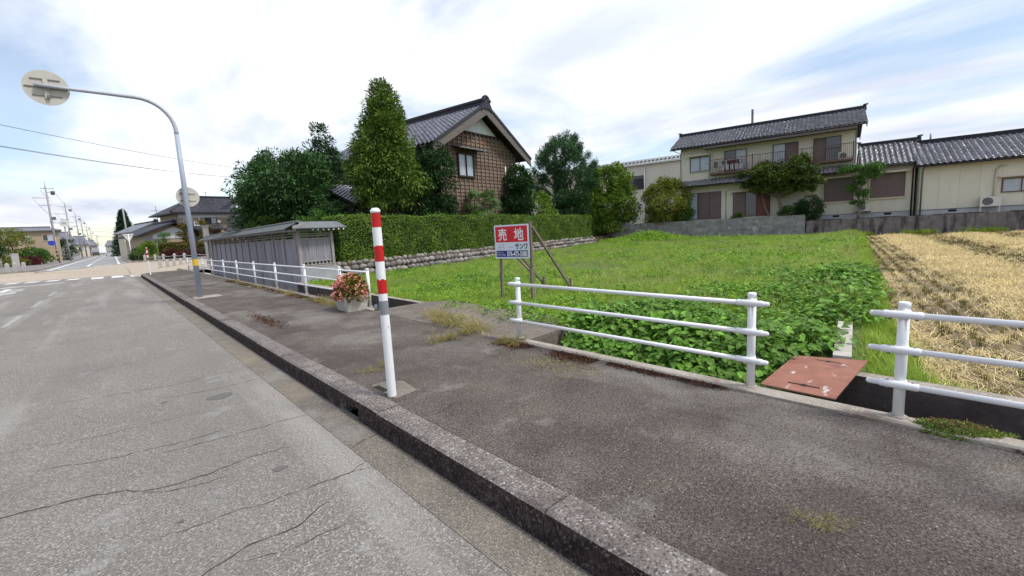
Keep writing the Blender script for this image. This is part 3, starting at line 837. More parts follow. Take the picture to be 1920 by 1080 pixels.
mb = MB(); line_strip(mb, (-3.85, 48.4), (-4.3, 300), 0.20, FM); mb.build('side_line', M_LINE, markings)
mb = MB(); line_strip(mb, (0.27, 55.9), (0.3, 300), 0.18, FM); mb.build('side_line', M_LINE, markings)
mb = MB(); line_strip(mb, (-1.85, 54.2), (-1.9, 66), 0.17, FM)
for y in range(70, 260, 8): line_strip(mb, (-1.9, y), (-1.95, y + 5), 0.15, FM)
mb.build('centre_line', M_LINE, markings)
mb = MB(); line_strip(mb, (-1.6, 56.5), (0.0, 58.6), 0.7, FM); mb.build('far_stop_line', M_WORN, markings)
mb = MB()
for y in (10.5, 15.5, 20.5, 25.5): line_strip(mb, (-2.12, y), (-2.12, y + 2.6), 0.13, 0.006)
mb.build('worn_centre_dash', M_WORN, markings)


def text_mesh(body, size, off=0.0, extrude=0.0):
    c = bpy.data.curves.new('lettering', 'FONT'); c.body = body; c.size = size; c.offset = off; c.extrude = extrude
    c.align_x = 'CENTER'; c.align_y = 'CENTER'
    o_ = bpy.data.objects.new('lettering', c); COL.objects.link(o_)
    dg = bpy.context.evaluated_depsgraph_get()
    me = bpy.data.meshes.new_from_object(o_.evaluated_get(dg))
    bpy.data.objects.remove(o_); bpy.data.curves.remove(c)
    return me


# the painted stop characters in the lane before the stop line, stretched along the lane
me = text_mesh('止', 1.0, 0.03); me.materials.clear(); me.materials.append(M_LINE)
for ch, y in (('止', 32.7), ('ま', 29.6), ('れ', 26.6)):
    me = text_mesh(ch, 1.0, 0.03)
    co = np.array([v.co[:] for v in me.vertices]); co -= (co.max(0) + co.min(0)) / 2
    s_ = np.ptp(co, axis=0)
    co[:, 0] *= 1.55 / s_[0]; co[:, 1] *= 2.5 / s_[1]; co[:, 0] += -4.25 + (30 - y) * 0.0; co[:, 1] += y; co[:, 2] = 0.006
    me.vertices.foreach_set('co', co.astype(np.float32).ravel())
    me.materials.clear(); me.materials.append(M_LINE)
    link('stop_character', me, markings)

# cracks in the asphalt: thin uneven dark seams
def crack(b, pts, w_, seed, z=0.003):
    g = random.Random(seed)
    P_ = []
    for (x0, y0), (x1, y1) in zip(pts[:-1], pts[1:]):
        n = max(3, int(math.hypot(x1 - x0, y1 - y0) / 0.035))
        for i in range(n):
            t = i / n; P_.append((x0 + (x1 - x0) * t, y0 + (y1 - y0) * t))
    P_.append(pts[-1])
    off = 0; L_, R_ = [], []
    for i, (x, y) in enumerate(P_):
        off = off * 0.8 + g.gauss(0, 0.008)
        ww = w_ * (0.25 + 1.0 * g.random()) * min(1, 0.3 + 5 * min(i, len(P_) - 1 - i) / len(P_))
        L_.append((x + 0.3 * off, y + off + ww / 2, z)); R_.append((x + 0.3 * off, y + off - ww / 2, z))
    n = len(P_)
    b.add(L_ + R_, [(i, n + i, n + i + 1, i + 1) for i in range(n - 1)])


mb = MB()
crack(mb, [(-1.6, 4.62), (-0.74, 4.12), (-0.2, 3.98), (0.0, 3.78), (0.3, 3.74), (0.62, 3.77), (0.95, 3.7)], 0.014, 1)
crack(mb, [(-0.1, 3.8), (0.22, 3.62), (0.4, 3.6)], 0.008, 2)
crack(mb, [(-0.67, 4.84), (-0.25, 4.66), (0.26, 4.56), (0.6, 4.58)], 0.007, 3)
crack(mb, [(0.05, 4.42), (0.55, 4.36), (1.1, 4.33), (1.5, 4.2)], 0.007, 4)
crack(mb, [(0.02, 2.55), (0.13, 2.6), (0.35, 2.66), (0.59, 2.63), (0.8, 2.72)], 0.012, 5)
crack(mb, [(0.75, 3.0), (1.05, 2.98), (1.2, 3.05)], 0.006, 6)
crack(mb, [(-0.9, 7.0), (0.1, 6.62), (0.7, 6.6), (1.1, 6.7)], 0.008, 7)
crack(mb, [(0.15, 6.05), (0.65, 5.95), (1.1, 5.98)], 0.008, 8)
crack(mb, [(-1.8, 8.6), (-0.4, 8.35), (0.5, 8.5)], 0.007, 9)
crack(mb, [(-1.2, 5.6), (-0.3, 5.3), (0.5, 5.25)], 0.005, 10)
crack(mb, [(-2.2, 11.8), (0.2, 11.2), (1.0, 11.4)], 0.008, 11)
crack(mb, [(-3.4, 31.0), (-1.2, 33.6), (0.8, 34.5)], 0.03, 12)
crack(mb, [(-2.6, 39.5), (0.4, 38.4)], 0.03, 13)
g = random.Random(77)
for i in range(16):        # faint hairlines across the lane
    y = g.uniform(2.2, 14); x = g.uniform(-2.5, 0.4); ln_ = g.uniform(0.4, 1.3)
    crack(mb, [(x, y), (x + ln_ * 0.5, y - g.uniform(0.0, 0.12)), (x + ln_, y - g.uniform(-0.05, 0.2))], g.uniform(0.003, 0.006), 300 + i)
for i in range(5):
    y = g.uniform(2.0, 8); x = g.uniform(-0.6, 1.0)
    crack(mb, [(x, y), (x + g.uniform(-.1, .1), y + 0.4), (x + g.uniform(-.15, .15), y + 0.9)], 0.004, 330 + i)
mb.build('road_cracks', M_CRACK, markings, kind='stuff')
mb = MB()
crack(mb, [(1.235, -3), (1.225, 1.3), (1.20, 3.5), (1.135, 8.4), (0.94, 25)], 0.010, 20, 0.0065)
crack(mb, [(1.19, 3.32), (1.45, 3.40)], 0.012, 21, 0.0065)
crack(mb, [(1.74, -2.0), (1.735, 1.5), (1.70, 5), (1.62, 11)], 0.013, 22, 0.1685)
crack(mb, [(1.75, 3.02), (2.1, 3.12)], 0.010, 23, 0.1685)
crack(mb, [(2.1, 12.4), (3.7, 12.75)], 0.02, 24, 0.1685)
crack(mb, [(1.9, 9.6), (3.4, 9.4)], 0.012, 25, 0.1685)
mb.build('seam_cracks', M_CRACK, markings, kind='stuff')
mb = MB()
g = random.Random(5)
for (x, y, rx, ry) in ((0.66, 5.62, 0.12, 0.10), (0.70, 3.42, 0.055, 0.04), (0.1, 3.2, 0.02, 0.02), (0.2, 5.9, 0.03, 0.03)):
    pts = [(x + rx * (0.7 + 0.5 * g.random()) * math.cos(t), y + ry * (0.7 + 0.5 * g.random()) * math.sin(t)) for t in np.linspace(0, 6.283, 13)[:-1]]
    flat(mb, pts, 0.0035)
mb.build('tar_spot', M_PATCH, markings, kind='stuff')

# ================================================================== STREET FURNITURE
def pedestrian_fence(label, posts, x_at, end0, end1, clamps, group):
    y0 = posts[0]
    rt_ = root('pedestrian_fence', (x_at(y0), y0, 0.165), 0, label, 'fence', group)
    X0, Y0 = x_at(y0), y0
    hs = (0.26, 0.505, 0.75)
    for y in posts:
        b = MB(); px_ = x_at(y) - X0
        b.tube([(px_, y - Y0, 0.0), (px_, y - Y0, 0.80)], 0.0325, 14)
        b.tube([(px_, y - Y0, 0.79), (px_, y - Y0, 0.825), (px_, y - Y0, 0.832)], [0.0345, 0.0345, 0.027], 14)
        p_ = b.build('post', M_WHITE, rt_)
        b = MB(); b.tube([(px_, y - Y0, 0.018), (px_, y - Y0, 0.030)], [0.062, 0.046], 12); b.build('mortar_collar', M_COPING, p_)
    dxr = -0.046 if clamps else 0.0
    for h in hs:
        b = MB()
        ya, yb = posts[0] + end0, posts[-1] + end1
        n = len(posts) + 2
        yy = [ya] + ([p for p in posts] if len(posts) > 2 else []) + [yb]
        b.tube([(x_at(y) - X0 + dxr, y - Y0, h) for y in yy], 0.0205, 12)
        rail = b.build('rail', M_WHITE, rt_)
        for yend, sg in ((ya, 1), (yb, -1)):
            b = MB(); b.ball((x_at(yend) - X0 + dxr, yend - Y0, h), 0.0205, seg=10, ring=6)
            b.build('rail_cap', M_WHITE, rail)
        if clamps:
            for y in posts:
                b = MB(); cx_ = x_at(y) - X0
                b.tube([(cx_ + dxr, y - Y0 - 0.105, h), (cx_ + dxr, y - Y0 - 0.095, h), (cx_ + dxr, y - Y0 + 0.095, h), (cx_ + dxr, y - Y0 + 0.105, h)], [0.023, 0.0265, 0.0265, 0.023], 12)
                b.tube([(cx_, y - Y0, h - 0.025), (cx_, y - Y0, h + 0.025)], 0.037, 14)
                b.box((cx_ + dxr + 0.022, y - Y0 - 0.03, h - 0.022), (cx_ - 0.02, y - Y0 + 0.03, h + 0.022))
                cl = b.build('clamp', M_WHITE, rt_)
                for dy_ in (-0.07, 0.065):
                    b = MB(); b.tube([(cx_ + dxr + 0.004, y - Y0 + dy_, h - 0.036), (cx_ + dxr + 0.004, y - Y0 + dy_, h - 0.022)], 0.009, 6); b.build('bolt', M_BOLT, cl)
                    b = MB(); b.tube([(cx_ + dxr + 0.004, y - Y0 + dy_, h + 0.0245), (cx_ + dxr + 0.004, y - Y0 + dy_, h + 0.0285)], 0.010, 8); b.build('bolt', M_BOLT, cl)
    return rt_


pedestrian_fence('white three-rail pipe fence on two posts in front of the sale board and ditch weeds', [4.30, 1.40], lambda y: 3.92, 0.12, -0.13, True, 'white pipe fences along the ditch')
pedestrian_fence('white three-rail pipe fence between the rusty plate and the harvested rice field', [0.44, -2.56], lambda y: 3.94, 0.16, -0.16, True, 'white pipe fences along the ditch')
pedestrian_fence('long white many-post pipe fence running past the wooden board wall to the crossing', [8.9, 10.4, 12.9, 15.75, 18.5, 21.4, 24.2, 27.2, 30.1, 33.1, 36.1], lambda y: 3.92 - 0.0115 * y + 0.07, 0.0, 0.0, False, 'white pipe fences along the ditch')


def snow_pole(x, y, z, label, full=True, h=1.715):
    rt_ = root('striped_pole', (x, y, z), 0, label, 'bollard', 'red and white striped poles on the sidewalk')
    k = h / 1.715; n = 28; r_ = 0.0395
    b = MB(); b.tube([(0, 0, 0), (0, 0, 0.005), (0, 0, 1.68 * k), (0, 0, 1.70 * k), (0, 0, 1.712 * k)], [r_, r_, r_, r_ * 0.96, r_ * 0.6], n)
    b.tube([(0, 0, 1.668 * k), (0, 0, 1.695 * k)], r_ + 0.003, n)
    b.build('post', M_WHITE, rt_)
    g2 = random.Random(int(y * 10))
    for z0, z1, rag in ((1.545, 1.678, 0.0), (1.245, 1.385, 0.016), (0.958, 1.09, 0.022)):
        vs_, fs_ = [], []
        off = 0
        for j in range(n):
            t = 2 * math.pi * j / n
            off = off * 0.5 + g2.gauss(0, 0.8)
            for zz in (z0, z1 - rag * (0.5 + 0.5 * max(-1, min(1.4, off)))):
                vs_.append(((r_ + 0.0012) * math.cos(t), (r_ + 0.0012) * math.sin(t), zz * k))
        fs_ = [(2 * j, 2 * ((j + 1) % n), 2 * ((j + 1) % n) + 1, 2 * j + 1) for j in range(n)]
        b = MB(); b.add(vs_, fs_, True); b.build('red_band', M_RED, rt_)
    if full:
        b = MB(); b.tube([(0, 0, 0.768), (0, 0, 0.893)], r_ + 0.0016, n, caps=False); b.build('grey_band', M_GREYBAND, rt_)
        b = MB(); b.tube([(0, 0, 0.640), (0, 0, 0.662)], r_ + 0.0010, n, caps=False); b.build('faded_print', M_PRINT, rt_)
        b = MB(); b.tube([(-0.036, 0.045, 0.83), (-0.055, 0.062, 0.83)], 0.030, 12); b.build('reflector_lug', M_GREYBAND, rt_)
    else:
        b = MB(); b.tube([(0, 0, 0.83), (0, 0, 0.893)], r_ + 0.0016, n, caps=False); b.build('grey_band', M_GREYBAND, rt_)
    return rt_


snow_pole(1.745, 3.71, 0.165, 'tall red and white striped pole with peeling bands and grey collar beside the kerb drain')
snow_pole(1.46, 33.4, 0.165, 'red and white striped pole standing alone at the kerb corner by the crossing', False, 1.6)

mb = MB(); mb.prism([(1.735, 3.62), (1.98, 3.66), (2.02, 4.02), (1.85, 4.16), (1.735, 4.14)], 0.1655, 0.1675)
o = mb.build('patch', M_GUTTER, kerb)
# sign mast with a long bent arm: two round signs seen from behind
SX, SY = 1.735, 15.75
mast = root('sign_mast', (SX, SY, 0.165), 0, 'grey-blue bent-arm pole at the kerb carrying two round signs seen from behind', 'sign pole')
b = MB(); b.tube([(0, 0, 0), (0, 0, 3.2), (0, 0, 4.62)], [0.068, 0.064, 0.055], 18); b.build('pole', M_POLE, mast)
pts = [(0, 0, 4.60), (0, 0, 4.70)]
for t in np.linspace(0.1, math.pi / 2, 9):
    pts.append((-0.80 + 0.80 * math.cos(t), 0, 4.70 + 0.80 * math.sin(t)))
pts += [(-1.4, 0, 5.505), (-2.0, 0, 5.505), (-2.64, 0, 5.515)]
b = MB(); b.tube(pts, [0.054, 0.054] + [0.050] * 9 + [0.045, 0.042, 0.040], 16); arm = b.build('arm', M_POLELT, mast)
b = MB(); b.bar((-1.47, -0.004, 5.40), (-1.47, -0.004, 5.62), 0.02, 0.02); b.build('arm_joint', M_RAILM, arm)


def back_sign(parent, cx_, cz, rad, yd, small=False):
    b = MB(); b.tube([(cx_, yd, cz), (cx_, yd + 0.004, cz)], rad, 40); b.tube([(cx_, yd - 0.004, cz), (cx_, yd + 0.008, cz)], [rad + 0.004, rad + 0.004], 40)
    d_ = b.build('round_sign', M_DISC, parent)
    hs = (-0.19, 0.0, 0.19) if not small else (-0.10, 0.10)
    for i, h in enumerate(hs):
        wl_ = math.sqrt(max(0.01, rad ** 2 - h ** 2)) * (0.92 if i == 1 and not small else 0.72)
        b = MB(); b.box((cx_ - wl_, yd - 0.022, cz + h - 0.012), (cx_ + wl_, yd - 0.004, cz + h + 0.012)); b.build('stiffener', M_DISC if small else M_RAILM, d_)
    if not small:
        b = MB(); b.box((cx_ - 0.045, yd - 0.034, cz - 0.26), (cx_ + 0.045, yd - 0.022, cz + 0.23)); b.build('bracket_bar', M_DISC, d_)
        b = MB(); b.tube([(cx_ + 0.02, yd - 0.035, cz - 0.21), (cx_ + 0.02, yd - 0.075, cz - 0.21)], 0.035, 12); b.build('bracket_clamp', M_RAILM, d_)
        b = MB(); b.tube([(cx_ + 0.02, yd - 0.035, cz - 0.02), (cx_ + 0.02, yd - 0.07, cz - 0.02)], 0.05, 12); b.build('bracket_clamp', M_RAILM, d_)
    else:
        for h in hs:
            b = MB(); b.box((cx_ - 0.19, yd - 0.03, cz + h - 0.016), (cx_ + 0.03, yd - 0.02, cz + h + 0.016)); b.build('bracket_clamp', M_RAILM, d_)
    return d_


back_sign(mast, -2.44, 5.49, 0.405, 0.085)
back_sign(mast, 0.06, 2.905, 0.275, 0.10, True)
b = MB(); b.tube([(0, 0, 0.93), (0, 0, 1.12)], 0.0695, 18, caps=False); b.build('yellow_band', M_YELLOW, mast)
b = MB(); b.prism([(-0.18, -0.5), (0.5, -0.45), (0.5, 0.3), (-0.16, 0.35)], 0.0005, 0.006); b.build('base_pad', M_COPING, mast)

# planter trough with begonias
pl = root('planter_trough', (3.55, 9.05, 0.166), R(-2), 'worn concrete flower trough standing on the sidewalk beside the fence', 'planter')
b = MB()
bw, bl, tw, tl, hh = 0.20, 0.31, 0.235, 0.345, 0.30
b.add([(-bw, -bl, 0), (bw, -bl, 0), (bw, bl, 0), (-bw, bl, 0), (-tw, -tl, hh), (tw, -tl, hh), (tw, tl, hh), (-tw, tl, hh),
       (-tw + .04, -tl + .04, hh), (tw - .04, -tl + .04, hh), (tw - .04, tl - .04, hh), (-tw + .04, tl - .04, hh),
       (-tw + .05, -tl + .05, hh - .06), (tw - .05, -tl + .05, hh - .06), (tw - .05, tl - .05, hh - .06), (-tw + .05, tl - .05, hh - .06)],
      [(3, 2, 1, 0)] + [(i, (i + 1) % 4, 4 + (i + 1) % 4, 4 + i) for i in range(4)] + [(4 + i, 4 + (i + 1) % 4, 8 + (i + 1) % 4, 8 + i) for i in range(4)] + [(8 + i, 8 + (i + 1) % 4, 12 + (i + 1) % 4, 12 + i) for i in range(4)])
b.build('trough', M_PLANTER, pl)
b = MB(); b.box((-tw + .045, -tl + .045, 0.2), (tw - .045, tl - .045, hh - 0.055)); b.build('potting_soil', M_DIRT, pl)
fl = root('begonia_plant', (3.55, 9.06, 0.41), 0, 'round mound of pink and red begonias growing in the trough', 'flowers')
cl = []
g = np.random.default_rng(3)
while len(cl) < 130:
    p = g.uniform(-1, 1, 3)
    rr = np.linalg.norm(p)
    if 0.45 < rr < 1 and p[2] > -0.25: cl.append(p * np.array([0.30, 0.39, 0.40]) + np.array([0, 0, 0.06]))
cl = np.array(cl)
V_, Q = foliage(cl, np.full(len(cl), 0.075), 26, 0.06, 0.045, unit(cl), 0.1, 0.5)
np_mesh('leaves', V_, Q, LF_BEG, fl)
cs = []
while len(cs) < 150:
    p = unit(g.normal(size=(1, 3)))[0]
    if p[2] > -0.2: cs.append(p * np.array([0.32, 0.41, 0.42]) * (0.9 + 0.16 * g.random()) + np.array([0, 0, 0.07]))
cs = np.array(cs)
V_, Q = foliage(cs, np.full(len(cs), 0.020), 7, 0.042, 0.040, unit(cs), 0.0, 0.5)
np_mesh('blossoms', V_, Q, LF_PETAL, fl)

# rusty steel plate bridging the ditch, concrete edging behind it
rp_ = root('steel_plate', (4.5, 1.08, 0.20), 0, 'rust-red steel plate with two slotted lift holes bridging the ditch', 'plate')
q = [(-0.53, 0.26), (-0.53, -0.27), (0.70, -0.26), (0.50, 0.29)]
b = MB(); b.prism([q[1], q[2], q[3], q[0]], [-0.004, 0.0, 0.0, -0.004], [0.006, 0.010, 0.010, 0.006]); b.build('sheet', M_RUST, rp_)
for x, ya, yb in ((-0.36, -0.13, 0.10), (0.46, -0.10, 0.10)):
    b = MB(); b.box((x - 0.008, ya, 0.0075), (x + 0.008, yb, 0.0112)); b.tube([(x, (ya + yb) / 2, 0.0075), (x, (ya + yb) / 2, 0.0114)], 0.024, 12)
    b.build('slot_shade', M_BLACK, rp_)  # raised black inlay paints the darkness inside the lift hole
ed = root('concrete_edging', (5.2, 1.02, 0.06), GRID + R(-1.5), 'short pale concrete edging strip between weeds and rice field behind the plate', 'edging')
b = MB(); b.box((0.0, -0.075, -0.1), (1.75, 0.075, 0.16)); b.build('strip', M_PLANTER, ed)

# sale board on timber posts with struts and stakes
sg = root('sale_sign', (6.29, 7.45, LZ), R(-90) + R(12), 'red, white and navy land-for-sale board on grey timber posts in the weedy lot', 'sign')
BW0, BW1, BZ0, BZ1 = -0.10, 0.80, 0.94, 1.66     # local x runs to the viewer's right
b = MB(); b.bar((-0.02, 0.05, -0.1), (0.035, 0.05, 1.68), 0.05, 0.05, (0, 1, 0)); b.build('post', M_OLDWOOD, sg)
b = MB(); b.bar((0.82, 0.05, -0.1), (0.815, 0.05, 1.70), 0.055, 0.055, (0, 1, 0)); b.build('post', M_OLDWOOD, sg)
b = MB(); b.bar((0.83, 0.0, -0.1), (0.825, -0.004, 0.72), 0.045, 0.045, (0, 1, 0)); b.build('stub_post', M_OLDWOOD, sg)
b = MB(); b.box((BW0, 0.0, BZ0), (BW1, 0.020, BZ1)); bd = b.build('board', M_SIGNW, sg)
def sx(f): return BW0 + (BW1 - BW0) * f
def sz(f): return BZ1 - (BZ1 - BZ0) * f
b = MB(); b.box((sx(0.035), -0.0015, sz(0.515)), (sx(0.965), 0.0, sz(0.045))); b.build('red_panel', M_SIGNR, bd)
b = MB(); b.box((sx(0.035), -0.0015, sz(0.955)), (sx(0.965), 0.0, sz(0.765))); b.build('navy_panel', M_SIGNB, bd)


def letters(body, cx_, cz, w_, h_, m, off, y=-0.003, nm='lettering'):
    me = text_mesh(body, 1.0, off)
    co = np.array([v.co[:] for v in me.vertices]); mn, mx_ = co.min(0), co.max(0)
    co = co - (mn + mx_) / 2
    co[:, 0] *= w_ / (mx_[0] - mn[0]); co[:, 1] *= h_ / (mx_[1] - mn[1])
    co2 = np.stack([co[:, 0] + cx_, np.full(len(co), y), co[:, 1] + cz], axis=1)
    me.vertices.foreach_set('co', co2.astype(np.float32).ravel())
    me.materials.clear(); me.materials.append(m)
    return link(nm, me, bd)


letters('売', sx(0.245), sz(0.285), 0.235, 0.265, M_SIGNL, 0.018)
letters('地', sx(0.725), sz(0.285), 0.245, 0.265, M_SIGNL, 0.018)
letters('サンワ', sx(0.785), sz(0.645), 0.325, 0.125, M_SIGNK, 0.034)
letters('有限会社', sx(0.49), sz(0.67), 0.135, 0.034, M_SIGNG, 0.0)
letters('土 地', sx(0.19), sz(0.585), 0.17, 0.03, M_SIGNG, 0.0)
letters('建 物', sx(0.19), sz(0.655), 0.17, 0.03, M_SIGNG, 0.0)
letters('その他いろいろ', sx(0.19), sz(0.72), 0.20, 0.022, M_SIGNG, 0.0)
letters('076-475-5080', sx(0.655), sz(0.862), 0.53, 0.112, M_SIGNL, 0.03)
letters('お問い合わせ', sx(0.155), sz(0.825), 0.165, 0.03, M_SIGNL, 0.0)
letters('お気軽にお電話', sx(0.185), sz(0.89), 0.225, 0.036, M_SIGNL, 0.0)
b = MB(); b.bar((0.84, 0.08, 1.60), (0.98, 1.55, 0.0), 0.045, 0.05); b.build('strut', M_OLDWOOD, sg)
b = MB(); b.bar((0.02, 0.08, 1.55), (0.30, 1.5, 0.05), 0.04, 0.045); b.build('strut', M_OLDWOOD, sg)
b = MB(); b.bar((0.03, 0.06, 1.3), (0.80, 0.075, 0.62), 0.03, 0.05, (0, 1, 0)); b.build('brace', M_OLDWOOD, sg)
b = MB(); b.bar((0.985, 1.40, -0.1), (0.98, 1.40, 0.36), 0.05, 0.05, (0, 1, 0)); b.build('stake', M_OLDWOOD, sg)
b = MB(); b.bar((0.32, 1.30, -0.1), (0.315, 1.30, 0.40), 0.05, 0.05, (0, 1, 0)); b.build('stake', M_OLDWOOD, sg)

# ================================================================== WOODEN BOARD WALL WITH ROOF
WX, WY0, WY1 = 5.1, 17.62, 38.1
ww = root('board_wall', (WX, WY0, 0.0), 0, 'long silver-grey plank wall with a low pitched roof above a concrete footing', 'wall')
LEN = WY1 - WY0
b = MB(); b.box((-0.06, 0.0, -0.9), (0.22, LEN, 0.60)); b.build('footing', M_FOOT, ww)
b = MB(); b.box((-0.02, 0.02, 0.60), (0.16, LEN, 0.70)); b.build('sill', M_GREYWOOD2, ww)
nb = 13
ys = [0.06 + (LEN - 0.12) * i / nb for i in range(nb + 1)]
for i, y in enumerate(ys):
    b = MB(); w_ = 0.075 if i else 0.10
    b.box((-0.045 if i else -0.06, y - w_ * 0.6, 0.62), (0.08, y + w_ * 0.6, 2.02)); b.build('post', M_GREYWOOD2, ww)
for i in range(nb):
    a, c = ys[i] + 0.05, ys[i + 1] - 0.05
    npk = 3 if i < 6 else 1
    for k in range(npk):
        p0 = a + (c - a) * k / npk; p1 = a + (c - a) * (k + 1) / npk
        b = MB(); dxx = random.uniform(-0.006, 0.006)
        b.box((0.008 + dxx, p0 + 0.003, 0.702), (0.03 + dxx, p1 - 0.003, 1.70)); b.build('plank', M_GREYWOOD, ww)
    for z in (1.72, 1.83, 1.92):
        b = MB(); b.box((0.0, a, z - 0.018), (0.045, c, z + 0.018)); b.build('rail', M_GREYWOOD2, ww)
b = MB(); b.box((-0.05, -0.1, 1.99), (0.07, LEN + 0.1, 2.07)); b.build('top_beam', M_GREYWOOD2, ww)
# roof: two slopes with standing laths, rafter ends under the eave
b = MB()
b.add([(-0.50, -0.50, 2.10), (-0.50, LEN + 0.5, 2.10), (0.02, LEN + 0.5, 2.34), (0.02, -0.30, 2.34), (0.54, LEN + 0.5, 2.10), (0.54, 0.02, 2.10)],
      [(0, 1, 2, 3), (3, 2, 4, 5)])
b.add([(-0.50, -0.50, 2.07), (-0.50, LEN + 0.5, 2.07), (0.02, LEN + 0.5, 2.31), (0.02, -0.30, 2.31), (0.54, LEN + 0.5, 2.07), (0.54, 0.02, 2.07)],
      [(3, 2, 1, 0), (5, 4, 2, 3)])
b.add([(-0.50, -0.50, 2.07), (-0.50, LEN + 0.5, 2.07), (-0.50, LEN + 0.5, 2.10), (-0.50, -0.5, 2.10)], [(0, 1, 2, 3)])
b.build('roof', M_FENCEROOF, ww)
b = MB()
for i in range(48):
    y = -0.3 + (LEN + 0.6) * i / 47
    b.bar((-0.505, y, 2.105), (0.02, y, 2.345), 0.022, 0.016)
b.build('roof_laths', M_FENCEROOF, ww, kind='stuff')
b = MB()
for i in range(130):
    y = -0.25 + (LEN + 0.5) * i / 129
    b.box((-0.47, y - 0.028, 1.995), (-0.05, y + 0.028, 2.058))
b.build('rafter_ends', M_GREYWOOD2, ww, kind='stuff')
b = MB(); b.tube([(0.02, -0.34, 2.36), (0.02, LEN + 0.5, 2.36)], 0.045, 8); b.build('ridge_cap', M_FENCEROOF, ww)
# the short return at the near corner, with its own little gable
RV = (math.cos(GRID), math.sin(GRID))
rw = root('board_wall_return', (WX, WY0 - 0.06, 0.0), GRID, 'short plank wall bay at the corner with vent slots and white rafter ends', 'wall')
b = MB(); b.box((-0.05, -0.10, -0.6), (1.55, 0.2, 0.62)); b.build('footing', M_FOOT, rw)
for x in (0.03, 1.36):
    b = MB(); b.box((x - 0.055, -0.09, 0.62), (x + 0.055, 0.03, 2.02)); b.build('post', M_GREYWOOD2, rw)
for k in range(4):
    p0 = 0.09 + 1.215 * k / 4; p1 = 0.09 + 1.215 * (k + 1) / 4
    b = MB(); b.box((p0 + 0.003, -0.03, 0.87), (p1 - 0.003, -0.008, 1.70)); b.build('plank', M_GREYWOOD, rw)
for z, h in ((0.665, 0.03), (0.73, 0.018), (0.855, 0.018), (1.72, 0.025), (1.82, 0.02), (1.90, 0.02)):
    b = MB(); b.box((0.087, -0.05, z - h), (1.303, 0.0, z + h)); b.build('rail', M_GREYWOOD2, rw)
b = MB(); b.box((0.09, 0.012, 0.74), (1.30, 0.02, 0.86)); b.build('vent_shade', M_BLACK, rw)  # black sheet paints the shade behind the vent bars
for k in range(8):
    x = 0.16 + 1.08 * k / 7
    b = MB(); b.box((x - 0.03, -0.035, 0.748), (x + 0.03, 0.0, 0.842)); b.build('vent_bar', M_GREYWOOD2, rw)
b = MB(); b.box((-0.1, -0.075, 1.99), (1.62, 0.04, 2.065)); b.build('top_beam', M_GREYWOOD2, rw)
b = MB()
b.add([(-0.40, -0.52, 2.12), (1.85, -0.42, 2.12), (1.72, 0.04, 2.36), (-0.02, 0.06, 2.36), (1.85, 0.5, 2.12), (0.52, 0.5, 2.12)], [(0, 1, 2, 3), (3, 2, 4, 5)])
b.add([(-0.40, -0.52, 2.085), (1.85, -0.42, 2.085), (1.72, 0.04, 2.325), (-0.02, 0.06, 2.325), (1.85, 0.5, 2.085), (0.52, 0.5, 2.085)], [(3, 2, 1, 0), (5, 4, 2, 3), ])
b.add([(-0.40, -0.52, 2.085), (1.85, -0.42, 2.085), (1.85, -0.42, 2.12), (-0.40, -0.52, 2.12)], [(0, 1, 2, 3)])
b.build('roof', M_FENCEROOF, rw)
for k in range(7):
    x = 0.42 + 1.28 * k / 6
    b = MB(); b.box((x - 0.032, -0.42, 2.01), (x + 0.032, -0.05, 2.07)); rf = b.build('rafter', M_GREYWOOD2, rw)
    b = MB(); b.tube([(x, -0.421, 2.04), (x, -0.426, 2.04)], 0.030, 10); b.build('rafter_cap', M_WHITEPL, rf)
for sgn in (1,):
    b = MB(); b.bar((-0.34, -0.50, 2.07), (0.05, -0.30, 2.26), 0.03, 0.09); b.bar((0.05, -0.30, 2.26), (0.45, -0.40, 2.08), 0.03, 0.09); b.build('gable_board', M_GREYWOOD2, rw)

# ================================================================== STONE WALL AND HEDGES
st = root('stone_wall', (6.2, 17.85, 0.0), 0.0, 'low wall of rounded river stones holding up the clipped hedge', 'wall')
stones = []
for s_ in range(9):
    bm = bmesh.new(); bmesh.ops.create_icosphere(bm, subdivisions=2, radius=1.0)
    g = random.Random(s_)
    fx_ = [Vector((g.gauss(0, 1), g.gauss(0, 1), g.gauss(0, 1))).normalized() for _ in range(6)]
    for v in bm.verts:
        k = 1.0
        for f in fx_:
            dd = v.co.normalized().dot(f)
            if dd > 0.72: k -= (dd - 0.72) * 0.55
        v.co *= k
    for f in bm.faces: f.smooth = True
    bmesh.ops.decimate if False else None
    me = bpy.data.meshes.new('stone'); bm.to_mesh(me); bm.free(); me.materials.append(M_STONEB if s_ in (2,) else M_STONE)
    stones.append(me)
SA = math.atan2(24.75 - 17.85, 32.0 - 6.2)
sdir = np.array([math.cos(SA), math.sin(SA)]); snrm = np.array([math.sin(SA), -math.cos(SA)])   # snrm faces the lot
g = random.Random(4)
cnt = 0
